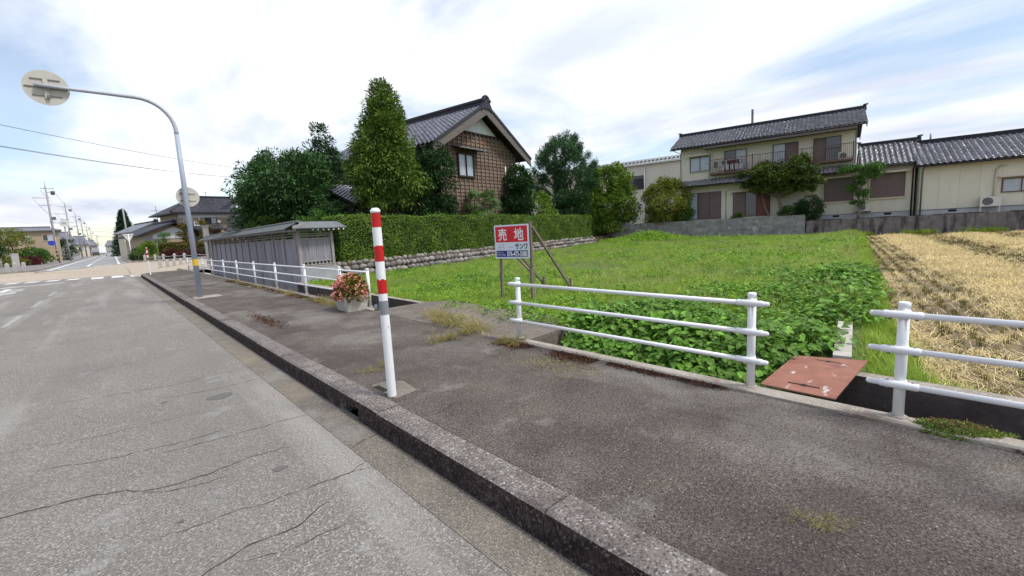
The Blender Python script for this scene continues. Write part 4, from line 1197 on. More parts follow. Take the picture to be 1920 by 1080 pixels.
for row, (zc, hs_, back) in enumerate(((0.15, 0.15, 0.0), (0.40, 0.15, 0.10), (0.61, 0.13, 0.20))):
    s_ = -0.9 if row < 2 else -0.4
    s_ += 0.13 * row
    end_ = 27.0
    while s_ < end_ and cnt < 299:
        far_ = 1.0 if s_ < 12 else 1.45
        w_ = g.uniform(0.10, 0.215) * far_ * (0.85 if row == 2 else 1)
        c = np.array([0.0, 0.0]) + sdir * (s_ + w_) - snrm * back
        zz = zc + g.uniform(-0.025, 0.025)
        if row == 2 and g.random() < 0.15:
            s_ += 2 * w_; continue
        o = link('stone', stones[g.choice((0, 1, 3, 4, 5, 6, 7, 8)) if g.random() < 0.75 or s_ > 2.5 else 2], st)
        o.location = (c[0] + snrm[0] * g.uniform(-0.02, 0.03), c[1] + snrm[1] * g.uniform(-0.02, 0.03), zz)
        o.scale = (w_ * 1.02, 0.16, hs_ * g.uniform(0.88, 1.1))
        o.rotation_euler = (g.uniform(-0.3, 0.3), g.uniform(-0.35, 0.35), SA + g.uniform(-0.25, 0.25))
        cnt += 1
        s_ += 2 * w_ * 0.98
b = MB(); b.prism([(-1.0 - snrm[0] * 0.12, -0.27 - snrm[1] * 0.12), tuple(sdir * 27.2 - snrm * 0.12), tuple(sdir * 27.2 - snrm * 0.9), tuple(-sdir * 0.6 - snrm * 0.9)], -0.2, 0.60); b.build('mortar_bed', M_DIRT, st)
b = MB(); b.prism([tuple(sdir * 0.3 - snrm * 0.16), tuple(sdir * 27.2 - snrm * 0.16), tuple(sdir * 27.2 - snrm * 0.6), tuple(sdir * 0.3 - snrm * 0.6)], 0.60, 0.69); b.build('coping', M_SLAB, st)


def hedge(name, foot, length, depth, z0, z1, ang, n, label, seed, group=None, lm=None, ls=0.06, core=None):
    r_ = root(name, (foot[0], foot[1], z0), ang, label, 'hedge', group)
    H = z1 - z0
    g = np.random.default_rng(seed)
    af, at_, ae = length * H, length * depth, depth * H
    tot = af + at_ + 2 * ae
    P_, Nn = [], []
    for area, fn, nn in ((af, lambda u, v: np.stack([u * length, 0 * u, v * H], 1), (0, -1, 0.15)), (at_, lambda u, v: np.stack([u * length, v * depth, 0 * u + H], 1), (0, 0, 1)),
                         (ae, lambda u, v: np.stack([0 * u, u * depth, v * H], 1), (-1, 0, 0.15)), (ae, lambda u, v: np.stack([0 * u + length, u * depth, v * H], 1), (1, 0, 0.15))):
        k = int(n * area / tot)
        p = fn(g.random(k), g.random(k))
        P_.append(p); Nn.append(np.tile(np.array(nn, float), (k, 1)))
    P_ = np.concatenate(P_); Nn = np.concatenate(Nn)
    bump_ = 0.035 * np.sin(P_[:, 0] * 2.3 + P_[:, 2] * 3) + 0.03 * np.sin(P_[:, 0] * 5.1 - P_[:, 2] * 4 + 1.3) + 0.02 * g.normal(size=len(P_))
    edge = np.clip((P_[:, 2] - H + 0.16) / 0.16, 0, 1)
    P_ = P_ + Nn * bump_[:, None]
    P_[:, 1] += edge * 0.10 * (Nn[:, 1] < -0.5)
    P_[:, 2] += 0.03 * np.sin(P_[:, 0] * 1.1) * (Nn[:, 2] > 0.5)
    top_ = (Nn[:, 2] > 0.5) & (g.random(len(P_)) < 0.05); P_[top_, 2] += g.random(top_.sum()) ** 2 * 0.16
    d = unit(Nn * 0.55 + g.normal(size=P_.shape) * 0.75)
    nr = unit(Nn * 0.7 + g.normal(size=P_.shape) * 0.6 + np.array([0, 0, 0.4]))
    V_, Q = leaf_verts(P_ - d * ls * 0.5, d, nr, ls * (0.7 + 0.7 * g.random(len(P_))), ls * 0.62 * (0.7 + 0.6 * g.random(len(P_))))
    np_mesh('foliage', V_, Q, lm or LF_HEDGE, r_)
    b = MB(); b.box((0.06, 0.06, -0.1), (length - 0.06, depth - 0.06, H - 0.06)); b.build('dark_core', core or LF_HEDGED, r_)  # near-black box paints the shade seen between the leaves
    return r_


HA = math.atan2(24.9 - 18.2, 32.0 - 6.9)
hedge('clipped_hedge', (6.95, 18.25), 26.0, 1.1, 0.66, 2.55, HA, 92000, 'long tall box-clipped green hedge standing on the river-stone wall', 1, 'clipped hedges', ls=0.062)
hedge('clipped_hedge', (31.9, 25.6), 4.4, 1.0, 0.4, 2.62, HA + 0.02, 9000, 'short clipped hedge block past the notch at the far end of the long one', 2, 'clipped hedges', ls=0.075)

# ================================================================== WALLS BEHIND THE FIELD
bw_ = root('block_wall', (float(WR[0]), float(WR[1]), 0.0), R(-76.5), 'grey concrete block wall in front of the two-storey cream house', 'wall')
g = random.Random(8)
me = None
for r_ in range(7):
    x = -17.6 + (0.2 if r_ % 2 else 0.0)
    while x < -0.05:
        x1 = min(x + 0.40, 0.0)
        if x1 - x > 0.1:
            b = MB(); dd = g.uniform(-0.004, 0.004)
            b.box((x + 0.006, 0.0 + dd, 0.15 + r_ * 0.2 + 0.006), (x1 - 0.006, 0.15, 0.15 + (r_ + 1) * 0.2 - 0.006))
            b.build('block', M_BLOCK, bw_)
        x += 0.40
b = MB(); b.box((-17.6, 0.012, -0.3), (-0.002, 0.14, 1.545)); b.build('mortar', M_BLOCK, bw_)
for i in range(9):
    x0, x1 = -17.6 + i * 1.95, -17.6 + (i + 1) * 1.95
    b = MB(); b.box((x0 + 0.004, -0.012, 1.55), (min(x1, 0.0) - 0.004, 0.162, 1.60)); b.build('cap', M_BLOCK, bw_)
cw = root('retaining_wall', (float(WR[0]), float(WR[1]), 0.0), R(-76.5), 'dark stained concrete retaining wall running beside the harvested rice field', 'wall')
for i in range(14):
    x0, x1 = 0.06 + i * 1.98, 0.06 + (i + 1) * 1.98
    b = MB(); dd = g.uniform(-0.006, 0.006)
    b.box((x0 + 0.005, 0.05 + dd, -0.3), (x1 - 0.005, 0.26, 1.11 + g.uniform(-0.008, 0.008))); b.build('wall_panel', M_STAINW, cw)
k = 5200
P_ = np.stack([rng.random(k) * 27.5 + 0.1, rng.random(k) * 0.22 + 0.04, 1.105 + 0.012 * rng.random(k)], 1)
P_ = P_[np.sin(P_[:, 0] * 1.7) + np.sin(P_[:, 0] * 4.1) * 0.7 + rng.normal(size=k) * 0.6 > -0.3]
d = unit(rng.normal(size=P_.shape) + np.array([0, -0.2, 0.8])); V_, Q = leaf_verts(P_, d, rand_dirs(len(P_)), 0.07 * (0.5 + rng.random(len(P_))), 0.05 + 0 * P_[:, 0])
np_mesh('moss_crust', V_, Q, M_MOSS, cw, kind='stuff')


# ================================================================== HOUSE HELPERS
def tile_slope(name, x0, x1, ye, ze, yr, zr, m, parent, tw=0.30, th=0.28, amp=0.06, xr=None):
    """wavy pantile slope from eave (ye,ze) up to ridge (yr,zr), between x0 and x1 (local); real geometry, past counting"""
    nc = max(2, int(round((x1 - x0) / tw))); tw_ = (x1 - x0) / nc
    Ls = math.hypot(yr - ye, zr - ze); nr_ = max(2, int(round(Ls / th))); sl = Ls / nr_
    uy, uz = (yr - ye) / Ls, (zr - ze) / Ls
    ny, nz_ = -uz * (1 if yr > ye else 1), uy
    if nz_ < 0: ny, nz_ = -ny, -nz_
    prof = np.array([(0.0, -0.25), (0.12, 0.75), (0.30, 1.0), (0.46, 0.55), (0.62, 0.05), (0.82, -0.10), (1.0, -0.25)])
    kq = len(prof)
    V_, Q = [], []
    o_ = 0
    for r_ in range(nr_):
        for c_ in range(nc):
            xs = x0 + (c_ + prof[:, 0]) * tw_; jz = random.uniform(-0.008, 0.008)
            ring = []
            for s2, lift in ((r_ * sl, 0.075 + jz), ((r_ + 1) * sl + 0.02, 0.0)):
                f = min(1, s2 / Ls)
                xq = xs if xr is None else x0 + (xr[0] - x0) * f + (xs - x0) * (1 + ((xr[1] - xr[0]) / (x1 - x0) - 1) * f)
                hh = prof[:, 1] * amp + lift
                ring.append(np.stack([xq, ye + uy * s2 + ny * hh, ze + uz * s2 + nz_ * hh], 1))
            lip = ring[0].copy(); lip[:, 1] -= ny * 0.075; lip[:, 2] -= nz_ * 0.075
            V_ += [lip, ring[0], ring[1]]
            a = o_ + np.arange(kq - 1)
            Q.append(np.stack([a, a + 1, a + kq + 1, a + kq], 1)); Q.append(np.stack([a + kq, a + kq + 1, a + 2 * kq + 1, a + 2 * kq], 1))
            o_ += 3 * kq
    return np_mesh(name, np.concatenate(V_), np.concatenate(Q), m, parent, kind='stuff')


def ridge(x0, x1, y, z, m, parent, h=0.22, w_=0.22, orn=0.28, name='ridge'):
    b = MB()
    b.box((x0, y - w_ * .5, z - 0.1), (x1, y + w_ * .5, z + h * .55))
    b.box((x0 - .03, y - w_ * .62, z + h * .55), (x1 + .03, y + w_ * .62, z + h * .68))
    b.tube([(x0 - .04, y, z + h * .78), (x1 + .04, y, z + h * .78)], w_ * 0.36, 8)
    r_ = b.build(name, m, parent)
    n = int((x1 - x0) / 0.5)
    for xe, sg in ((x0, -1), (x1, 1)):
        if orn <= 0: continue
        b = MB()
        b.extr([(y - orn * .75, z - orn * .55), (y + orn * .75, z - orn * .55), (y + orn * .62, z + orn * .1), (y + orn * .42, z + orn * .75), (y + orn * .2, z + orn * 1.0), (y - orn * .2, z + orn * 1.0), (y - orn * .42, z + orn * .75), (y - orn * .62, z + orn * .1)],
               xe + sg * 0.02, xe + sg * 0.12, axis='x')
        b.tube([(xe - sg * .1, y, z + orn * 1.0), (xe + sg * 0.22, y, z + orn * 1.12)], orn * 0.22, 8)
        b.build('ridge_end', m, r_)
    return r_


def window(parent, x0, x1, z0, z1, y, fm, panes, fw_=0.05, proud=0.05, name='window', mids=True):
    """framed window on a wall facing -y at depth y; panes = list of (fraction width, material)"""
    b = MB()
    b.box((x0 - fw_, y - proud, z0 - fw_), (x0, y, z1 + fw_)); b.box((x1, y - proud, z0 - fw_), (x1 + fw_, y, z1 + fw_))
    b.box((x0, y - proud, z0 - fw_), (x1, y, z0)); b.box((x0, y - proud, z1), (x1, y, z1 + fw_))
    tot = sum(p[0] for p in panes); x = x0; cuts = []
    for f, m_ in panes[:-1]:
        x += (x1 - x0) * f / tot; cuts.append(x)
        b.box((x - 0.022, y - proud + 0.008, z0), (x + 0.022, y, z1))
    w_ = b.build(name, fm, parent)
    x = x0
    for i, (f, m_) in enumerate(panes):
        xe = x + (x1 - x0) * f / tot
        b = MB(); b.box((x + (0.022 if i else 0), y - 0.014 - 0.008 * (i % 2), z0), (xe - (0.022 if i < len(panes) - 1 else 0), y - 0.006, z1)); b.build('pane', m_, w_)
        x = xe
    return w_


def shutter(parent, x0, x1, z0, z1, y, m, fm, ribs=0, name='shutter', vert=0):
    b = MB(); b.box((x0, y - 0.045, z0), (x1, y - 0.01, z1)); s_ = b.build(name, m, parent)
    b = MB()
    for a, c in (((x0 - .03, z0 - .03), (x0, z1 + .03)), ((x1, z0 - .03), (x1 + .03, z1 + .03)), ((x0, z0 - .03), (x1, z0)), ((x0, z1), (x1, z1 + .03))):
        b.box((a[0], y - 0.055, a[1]), (c[0], y, c[1]))
    b.build('shutter_frame', fm, s_)
    if ribs:
        b = MB()
        for i in range(1, ribs):
            z = z0 + (z1 - z0) * i / ribs; b.box((x0, y - 0.053, z - 0.011), (x1, y - 0.044, z + 0.011))
        b.build('shutter_ribs', m, s_, kind='stuff')
    for i in range(vert):
        x = x0 + (x1 - x0) * (i + 1) / (vert + 1)
        b = MB(); b.box((x - .012, y - 0.052, z0), (x + .012, y - 0.044, z1)); b.build('shutter_joint', fm, s_)
    return s_


def panels(parent, x0, x1, z0, z1, y, m, pw=0.92, th=0.03, fn=None, name='siding_panel'):
    n = max(1, int(round((x1 - x0) / pw))); pw_ = (x1 - x0) / n
    for i in range(n):
        a, c = x0 + i * pw_ + 0.004, x0 + (i + 1) * pw_ - 0.004
        b = MB(); b.box((a, y - th, z0), (c, y, z1)); b.build(name, m, parent)


def ac_unit(loc, rz, label, group, w_=0.80, h_=0.55, d_=0.28, legs=0.0, sc_=1.0):
    r_ = root('air_conditioner', loc, rz, label, 'air conditioner', group)
    b = MB(); b.box((0, 0, legs), (w_, d_, legs + h_)); b.build('casing', M_ACW, r_)
    b = MB(); b.tube([(w_ * 0.36, -0.012, legs + h_ * .5), (w_ * .36, 0.004, legs + h_ * .5)], h_ * 0.42, 24); fg = b.build('fan_grille', M_ACG, r_)
    b = MB()
    for k in range(1, 4):
        rr = h_ * 0.42 * k / 3.2
        b.tube([(w_ * .36 + rr * math.cos(t), -0.016, legs + h_ * .5 + rr * math.sin(t)) for t in np.linspace(0, 6.283, 17)], 0.006, 4, caps=False)
    b.build('fan_guard', M_ACW, fg)
    if legs > 0:
        for x in (0.06, w_ - 0.06):
            b = MB(); b.box((x - .02, 0.0, 0), (x + .02, 0.03, legs)); b.box((x - .02, d_ - .03, 0), (x + .02, d_, legs)); b.build('stand_leg', M_ACW, r_)
        b = MB(); b.box((0, -.01, legs - .03), (w_, d_, legs - 0.002)); b.build('stand_rail', M_ACW, r_)
    return r_


def ltow(rt_o, p):
    return rt_o.matrix_basis @ Vector(p)


# ================================================================== TWO-STOREY CREAM HOUSE
HZ = R(-76.5)
h2 = root('two_storey_house', (42.73, 11.18, 0.0), HZ, 'two-storey cream house with long balcony, laundry and grey tiled roof behind block wall', 'house')
X0, X1 = -9.95, 3.0
b = MB(); b.box((X0 + .02, 0.0, 0.9), (6.55, 6.2, 4.75)); b.build('wall', M_CREAM, h2)
b = MB(); b.box((X0 + .02, 0.0, 5.0), (X1, 6.0, 8.15)); b.build('upper_wall', M_CREAM, h2)
panels(h2, X0, 6.55, 1.50, 4.72, 0.0, M_CREAM, 0.95)
panels(h2, X0, X1, 5.2, 8.1, 0.0, M_CREAM, 0.95)
b = MB(); b.box((X0 - .0, -0.035, 0.9), (6.55, 0.0, 1.46)); b.build('foundation', M_FOUND, h2)
b = MB(); b.box((X0, -0.05, 1.455), (6.55, -0.0, 1.495)); b.build('drip_edge', M_PIPEG, h2)
for x in (0.1, 1.75, 4.9):
    b = MB(); b.box((x, -0.045, 1.27), (x + 0.42, -0.034, 1.42)); b.build('vent', M_BLACK, h2)
tile_slope('roof_tiles', X0 - 0.75, X1 + 0.65, -0.75, 8.20, 3.0, 9.80, M_TILE, h2)
tile_slope('roof_tiles', X0 - 0.75, X1 + 0.65, 6.75, 8.20, 3.0, 9.80, M_TILE, h2)
b = MB(); b.extr([(-0.72, 8.06), (-0.72, 8.16), (3.0, 9.76), (6.72, 8.16), (6.72, 8.06), (3.0, 9.62)], X0 - 0.73, X1 + 0.63, axis='x'); b.build('roof_deck', M_DARKWOOD, h2)
b = MB(); b.extr([(-0.70, 8.0), (3.0, 9.58), (6.7, 8.0), (6.7, 7.86), (3.0, 9.40), (-0.70, 7.86)], X1 + 0.58, X1 + 0.63, axis='x'); b.build('verge_board', M_FASCIA, h2)
b = MB(); b.extr([(0.0, 8.1), (6.0, 8.1), (3.0, 9.4)], X0 + 0.02, X1 - 0.0, axis='x'); b.build('gable', M_CREAM, h2)
ridge(X0 - 0.70, X1 + 0.62, 3.0, 9.86, M_RIDGE, h2)
b = MB(); b.tube([(X0 - 0.75, -0.82, 8.10), (X1 + 0.65, -0.82, 8.10)], 0.05, 8); b.build('gutter', M_RIDGE, h2)
b = MB(); b.box((X0 + 2.2, -1.15, 7.86), (X1 + 0.0, -0.05, 7.95)); b.box((X0 + 2.2, -1.17, 7.80), (X1, -1.12, 7.97)); b.build('balcony_canopy', M_BARGE, h2)
# pent roof over the ground floor
tile_slope('pent_roof_tiles', X0 - 0.35, X1 + 0.1, -1.0, 4.72, 0.0, 5.27, M_TILE, h2, amp=0.04)
b = MB(); b.extr([(-0.98, 4.60), (-0.98, 4.70), (-0.03, 5.22), (-0.03, 5.1)], X0 - 0.33, X1 + 0.08, axis='x'); b.build('pent_roof_deck', M_DARKWOOD, h2)
b = MB(); b.tube([(X0 - 0.35, -1.06, 4.66), (X1 + 0.1, -1.06, 4.66)], 0.045, 8); b.build('gutter', M_RIDGE, h2)
# balcony
b = MB(); b.box((-7.28, -1.02, 5.52), (2.86, -0.04, 5.66)); b.build('balcony_floor', M_BALC, h2)
bal = None
b = MB(); b.box((-7.30, -1.05, 6.76), (2.88, -0.99, 6.81)); bal = b.build('balcony_rail', M_BALC, h2)
b = MB(); b.box((-7.30, -1.05, 5.72), (2.88, -1.0, 5.76)); b.build('lower_rail', M_BALC, bal)
n = 84
bme = None
for i in range(n + 1):
    x = -7.26 + (2.84 + 7.26) * i / n
    big = i in (0, 28, 57, n)
    b = MB(); q_ = 0.03 if big else 0.010
    b.box((x - q_, -1.03, 5.66), (x + q_, -1.01, 6.77))
    b.build('baluster', M_BALC, bal)
for x in (-7.26, -4.0 + 0.1, 2.84):
    b = MB(); b.box((x - .035, -1.07, 5.0 if x < -7 else 5.6), (x + .035, -1.0, 7.86 if x < -7 else 6.9)); b.build('balcony_post', M_FRAMEB if x > -7 else M_PIPEG, bal)
window(h2, -9.05, -7.42, 6.05, 7.25, -0.03, M_DARKWOOD, [(1, M_GLASSP), (1, M_GLASSP)], 0.05, 0.08)
b = MB(); b.box((-9.25, -0.42, 7.42), (-7.3, -0.03, 7.47)); b.box((-9.25, -0.44, 7.38), (-7.3, -0.40, 7.48)); b.build('window_hood', M_FRAMEC, h2)
b = MB(); b.box((-9.15, -0.10, 5.93), (-7.35, -0.03, 5.99)); b.build('window_sill', M_FRAMEC, h2)
window(h2, -6.14, -4.50, 5.7, 7.48, -0.03, M_FRAMEB, [(1, M_GLASSD), (0.95, M_GLASSP)], 0.05, 0.08)
window(h2, -2.45, -0.76, 5.7, 7.48, -0.03, M_FRAMEB, [(1, M_GLASSP), (1, M_SHUT)], 0.05, 0.08)
window(h2, 0.36, 2.06, 5.7, 7.52, -0.03, M_FRAMEB, [(0.9, M_SHUT), (1.1, M_GLASSD)], 0.05, 0.08)
# ground floor openings
window(h2, -9.85, -8.45, 1.72, 4.05, -0.03, M_DARKWOOD, [(1, M_GLASSP), (1.15, M_CURT)], 0.04, 0.06)
shutter(h2, -8.36, -7.44, 1.70, 4.08, -0.03, M_SHUT, M_FRAMEB)
shutter(h2, -7.40, -6.48, 1.70, 4.08, -0.03, M_SHUT, M_FRAMEB)
shutter(h2, -5.46, -4.52, 1.74, 3.80, -0.03, M_SHUT, M_FRAMEB)
window(h2, -4.46, -3.68, 1.74, 3.80, -0.03, M_FRAMEB, [(1, M_GLASSD)], 0.03, 0.05)
shutter(h2, -3.62, -2.64, 1.74, 3.82, -0.06, M_SHUTR, M_FRAMEB, ribs=14)
b = MB(); b.box((-5.55, -0.36, 3.93), (-3.6, -0.03, 3.98)); b.box((-5.55, -0.38, 3.88), (-3.6, -0.34, 3.99)); b.build('window_hood', M_FRAMEC, h2)
window(h2, 0.03, 0.37, 3.60, 3.94, -0.03, M_DARKWOOD, [(1, M_GLASSD)], 0.04, 0.06)
b = MB(); b.box((1.0, -0.16, 2.40), (3.10, -0.03, 2.50)); b.box((1.0, -0.16, 2.5), (1.09, -0.03, 4.3)); b.box((3.01, -0.16, 2.5), (3.10, -0.03, 4.3)); bx_ = b.build('window_box', M_FRAMEC, h2)
shutter(h2, 1.14, 2.97, 2.55, 4.25, -0.06, M_SHUT, M_FRAMEB, ribs=18)
b = MB(); b.box((0.9, -0.46, 4.36), (3.2, -0.03, 4.41)); b.box((0.9, -0.48, 4.31), (3.2, -0.44, 4.42)); b.build('window_hood', M_FRAMEC, h2)
b = MB(); b.tube([(-6.05, -0.07, 1.5), (-6.05, -0.07, 4.05), (-5.9, -0.07, 4.12), (-5.55, -0.07, 4.16)], 0.035, 8); b.build('pipe', M_PIPEW, h2)
b = MB(); b.tube([(X0 - 0.5, -0.8, 8.08), (X0 + 0.02, -0.12, 7.8), (X0 + 0.04, -0.09, 5.3), (X0 - 0.05, -0.5, 5.0)], 0.035, 8); b.build('downpipe', M_PIPEG, h2)
b = MB(); b.tube([(X1 + 0.0, -0.8, 8.06), (X1 + 0.02, -0.12, 7.8), (X1 + 0.03, -0.09, 5.2), (X1 + .1, -0.3, 5.0)], 0.04, 8); b.build('downpipe', M_PIPEG, h2)
b = MB(); b.box((X1 + 0.02, 0.1, 5.6), (X1 + 0.10, 0.9, 6.8)); b.build('side_box', M_PIPEG, h2)
pz = root('roof_mast', (*ltow(h2, (-4.62, 5.0, 8.6))[:2], 8.6), 0, 'single plain grey post standing up behind the two-storey roof ridge', 'post')
b = MB(); b.box((-0.08, -0.08, 0.0), (0.08, 0.08, 3.1)); b.build('post', M_WAREROOF, pz)
for (x, y, z, lg, lab) in ((1.95, -0.55, 5.68, 0.0, 'outdoor unit on the balcony beside the dark end window'), (-0.75, -0.85, 5.68, 0.0, 'outdoor unit on the balcony below the middle window'),
                           (3.25, -0.46, 1.62, 0.0, 'white outdoor unit on a wall bracket behind the slim leaning tree')):
    p = ltow(h2, (x, y, z)); ac_unit(tuple(p), HZ, lab, 'air conditioner outdoor units', legs=lg)
b = MB(); b.box((3.2, -0.5, 1.56), (4.1, 0.0, 1.615)); b.build('unit_bracket', M_DARKWOOD, h2)
# laundry on the balcony
ln_ = root('laundry', tuple(ltow(h2, (-6.2, -0.7, 6.55))), HZ, 'clothes hung to dry on the balcony beside the first glass door', 'laundry')
b = MB(); b.tube([(-0.9, 0, 0.1), (1.5, 0, 0.1)], 0.015, 6); b.build('pole', M_ACW, ln_)
g = random.Random(3)
for i, (x, m_, hh, wd_) in enumerate(((-0.6, M_SHUT, .55, .3), (-0.25, M_CLOTH, .6, .22), (0.0, M_SHUT, .5, .2), (0.22, M_CLOTH, .75, .14), (0.45, M_CLOTHR, .5, .3), (0.85, M_CLOTHR, .55, .34), (1.2, M_CLOTHR, .45, .3), (1.35, M_CLOTH, .25, .2))):
    b = MB(); b.add([(x - wd_ / 2, -.01, 0.1), (x + wd_ / 2, -.02, 0.1), (x + wd_ / 2, 0.02, 0.1 - hh), (x - wd_ / 2, -0.03, 0.1 - hh), (x, 0.03, 0.1), (x, -0.05, 0.1 - hh)], [(0, 4, 5, 3), (4, 1, 2, 5)]); b.build('garment', m_, ln_)
b = MB()
for i in range(5): b.box((-6.3 + i * 0.35, -0.97, 5.8), (-6.05 + i * 0.35, -0.93, 6.28))
b.build('balcony_slat_screen', M_CLOTH, h2, kind='stuff')

# ================================================================== SINGLE-STOREY TILED HOUSE
h1 = root('single_storey_house', (42.73, 11.18, 0.0), HZ, 'single-storey cream house with blue-grey tiled roofs stepping forward by the rice field', 'house')
b = MB(); b.box((6.72, -0.8, 0.9), (22.0, 6.0, 4.62)); b.build('wall', M_CREAM, h1)
panels(h1, 6.72, 22.0, 1.50, 4.5, -0.8, M_CREAM, 1.02)
b = MB(); b.box((6.70, -0.835, 0.9), (22.0, -0.80, 1.46)); b.build('foundation', M_FOUND, h1)
b = MB(); b.box((6.70, -0.86, 1.455), (22.0, -0.8, 1.495)); b.build('drip_edge', M_PIPEG, h1)
for x in (8.3, 12.2, 16.0):
    b = MB(); b.box((x, -0.845, 1.27), (x + 0.42, -0.834, 1.42)); b.build('vent', M_BLACK, h1)
tile_slope('roof_tiles', 6.45, 22.5, -1.45, 4.60, 2.4, 6.40, M_TILEB, h1, 0.32, 0.29, 0.07)
tile_slope('roof_tiles', 6.45, 22.5, 6.6, 4.60, 2.4, 6.40, M_TILEB, h1, 0.32, 0.29, 0.07)
b = MB(); b.extr([(-1.42, 4.46), (-1.42, 4.56), (2.4, 6.36), (6.5, 4.56), (6.5, 4.46), (2.4, 6.2)], 6.47, 22.4, axis='x'); b.build('roof_deck', M_DARKWOOD, h1)
ridge(6.9, 22.4, 2.4, 6.46, M_RIDGE, h1, h=0.26)
b = MB(); b.tube([(6.4, -1.5, 4.52), (22.4, -1.5, 4.52)], 0.05, 8); b.build('gutter', M_RIDGE, h1)
tile_slope('link_roof_tiles', 3.3, 7.0, -0.6, 4.95, 2.8, 6.80, M_TILEB, h1, 0.31, 0.28, 0.065)
b = MB(); b.extr([(-0.58, 4.82), (-0.58, 4.92), (2.8, 6.76), (5.5, 5.2), (5.5, 5.1), (2.8, 6.6)], 3.32, 6.98, axis='x'); b.build('link_roof_deck', M_DARKWOOD, h1)
b = MB(); b.box((3.3, 0.05, 4.75), (6.9, 5.4, 5.1)); b.extr([(0.05, 5.09), (5.4, 5.09), (2.8, 6.5)], 3.4, 6.9, axis='x'); b.build('link_gable', M_CREAM, h1)
ridge(3.4, 7.0, 2.8, 6.85, M_RIDGE, h1, h=0.2)
b = MB(); b.tube([(3.25, -0.66, 4.88), (6.5, -0.66, 4.88)], 0.045, 8); b.build('gutter', M_RIDGE, h1)
b = MB(); b.box((3.92, -0.16, 2.46), (6.10, -0.03, 2.56)); b.box((3.92, -0.16, 2.56), (4.0, -0.03, 4.36)); b.box((6.02, -0.16, 2.56), (6.10, -0.03, 4.36)); b.build('window_box', M_FRAMEC, h1)
shutter(h1, 4.05, 5.98, 2.62, 4.30, -0.06, M_SHUT, M_FRAMEB, ribs=18, vert=1)
b = MB(); b.box((3.85, -0.46, 4.42), (6.2, -0.03, 4.47)); b.box((3.85, -0.48, 4.37), (6.2, -0.44, 4.48)); b.build('window_hood', M_FRAMEC, h1)
window(h1, 10.85, 12.55, 2.42, 3.22, -0.83, M_FRAMEB, [(1, M_GLASSP), (1, M_GLASSP)], 0.06, 0.08)
b = MB(); b.box((10.6, -1.15, 3.36), (12.8, -0.83, 3.41)); b.build('window_hood', M_FRAMEC, h1)
b = MB(); b.tube([(6.45, -0.6, 4.8), (6.42, -0.15, 4.5), (6.42, -0.12, 1.1)], 0.05, 8); b.build('downpipe', M_DARKWOOD, h1)
b = MB(); b.tube([(6.85, -1.45, 4.5), (6.82, -0.95, 4.2), (6.82, -0.9, 1.1)], 0.045, 8); b.build('downpipe', M_PIPEG, h1)
b = MB(); b.tube([(10.45, -0.9, 2.2), (10.5, -0.9, 3.95), (10.6, -0.9, 4.05), (11.0, -0.9, 4.1)], 0.06, 8); b.build('pipe_cover', M_PIPEW, h1)
ac_unit(tuple(ltow(h1, (9.75, -1.3, 1.12))), HZ, 'white outdoor unit on tall white legs beside the cream pipe cover', 'air conditioner outdoor units', w_=1.0, h_=0.62, legs=0.40)
b = MB(); b.tube([(7.6, 2.4, 6.6), (7.6, 2.4, 7.15)], 0.06, 8); b.build('vent_pipe', M_FOUND, h1)

# ================================================================== WAREHOUSE AND SHED BEHIND
wh = root('warehouse', (52.0, 25.0, 0.0), HZ, 'pale cream corrugated warehouse with a dark window band behind the trees', 'warehouse')
b = MB(); b.box((-26, 0, 0.8), (3.0, 14, 8.85)); b.build('wall', M_WARE, wh)
b = MB()
for i in range(97): b.box((-26 + i * 0.3, -0.035, 0.8), (-25.87 + i * 0.3, -0.0, 8.8))
b.build('cladding_ribs', M_WARE, wh, kind='stuff')
V_ = []; n = 120
xs = np.linspace(-26.2, 3.2, n * 2 + 1)
zz = np.where(np.arange(len(xs)) % 4 < 2, 9.05, 9.28)
b = MB()
b.add([(x, -0.35, z) for x, z in zip(xs, zz)] + [(x, 7, z + 1.2) for x, z in zip(xs, zz)], [(i, i + 1, len(xs) + i + 1, len(xs) + i) for i in range(len(xs) - 1)])
b.build('ribbed_roof', M_WAREROOF, wh)
b = MB(); b.box((-26.2, -0.4, 8.82), (3.2, -0.04, 9.02)); b.build('eave_gutter', M_ACW, wh)
w_ = window(wh, -9.6, -6.15, 5.92, 7.52, -0.035, M_FRAMEB, [(1, M_GLASSD), (1, M_GLASSD), (1, M_GLASSD), (1, M_GLASSD)], 0.05, 0.06)
b = MB()
for k in range(1, 4): b.box((-9.6, -0.085, 5.92 + k * 0.4), (-6.15, -0.04, 5.95 + k * 0.4))
b.build('glazing_bar', M_FRAMEB, w_)
b = MB(); b.tube([(-6.0, -0.12, 8.8), (-6.0, -0.12, 1.0)], 0.09, 8); b.build('downpipe', M_ACW, wh)
sh = root('lean_to_shed', (46.0, 21.9, 1.0), HZ, 'low shed with a rust-red lean-to roof and dark red boards', 'shed')
b = MB(); b.box((-2.6, 0.3, 0), (2.5, 3.2, 1.75)); b.build('wall', M_GREYWALL, sh)
b = MB(); b.add([(-2.9, -0.2, 1.75), (2.9, -0.2, 1.95), (2.9, 3.0, 2.65), (-2.9, 3.0, 2.55), (-2.9, -0.2, 1.62), (2.9, -0.2, 1.82), (2.9, 3.0, 2.52), (-2.9, 3.0, 2.42)], [(0, 1, 2, 3), (7, 6, 5, 4), (0, 4, 5, 1), (1, 5, 6, 2), (3, 7, 4, 0)]); b.build('roof', M_RUSTROOF, sh)
b = MB(); b.box((-3.0, -0.28, 1.55), (3.0, -0.22, 1.74)); b.build('fascia', M_FRAMEC, sh)
for i in range(16):
    b = MB(); b.box((-2.6 + i * 0.2, 0.24, 0.0), (-2.415 + i * 0.2, 0.29, 1.6)); b.build('board', M_REDFENCE, sh)
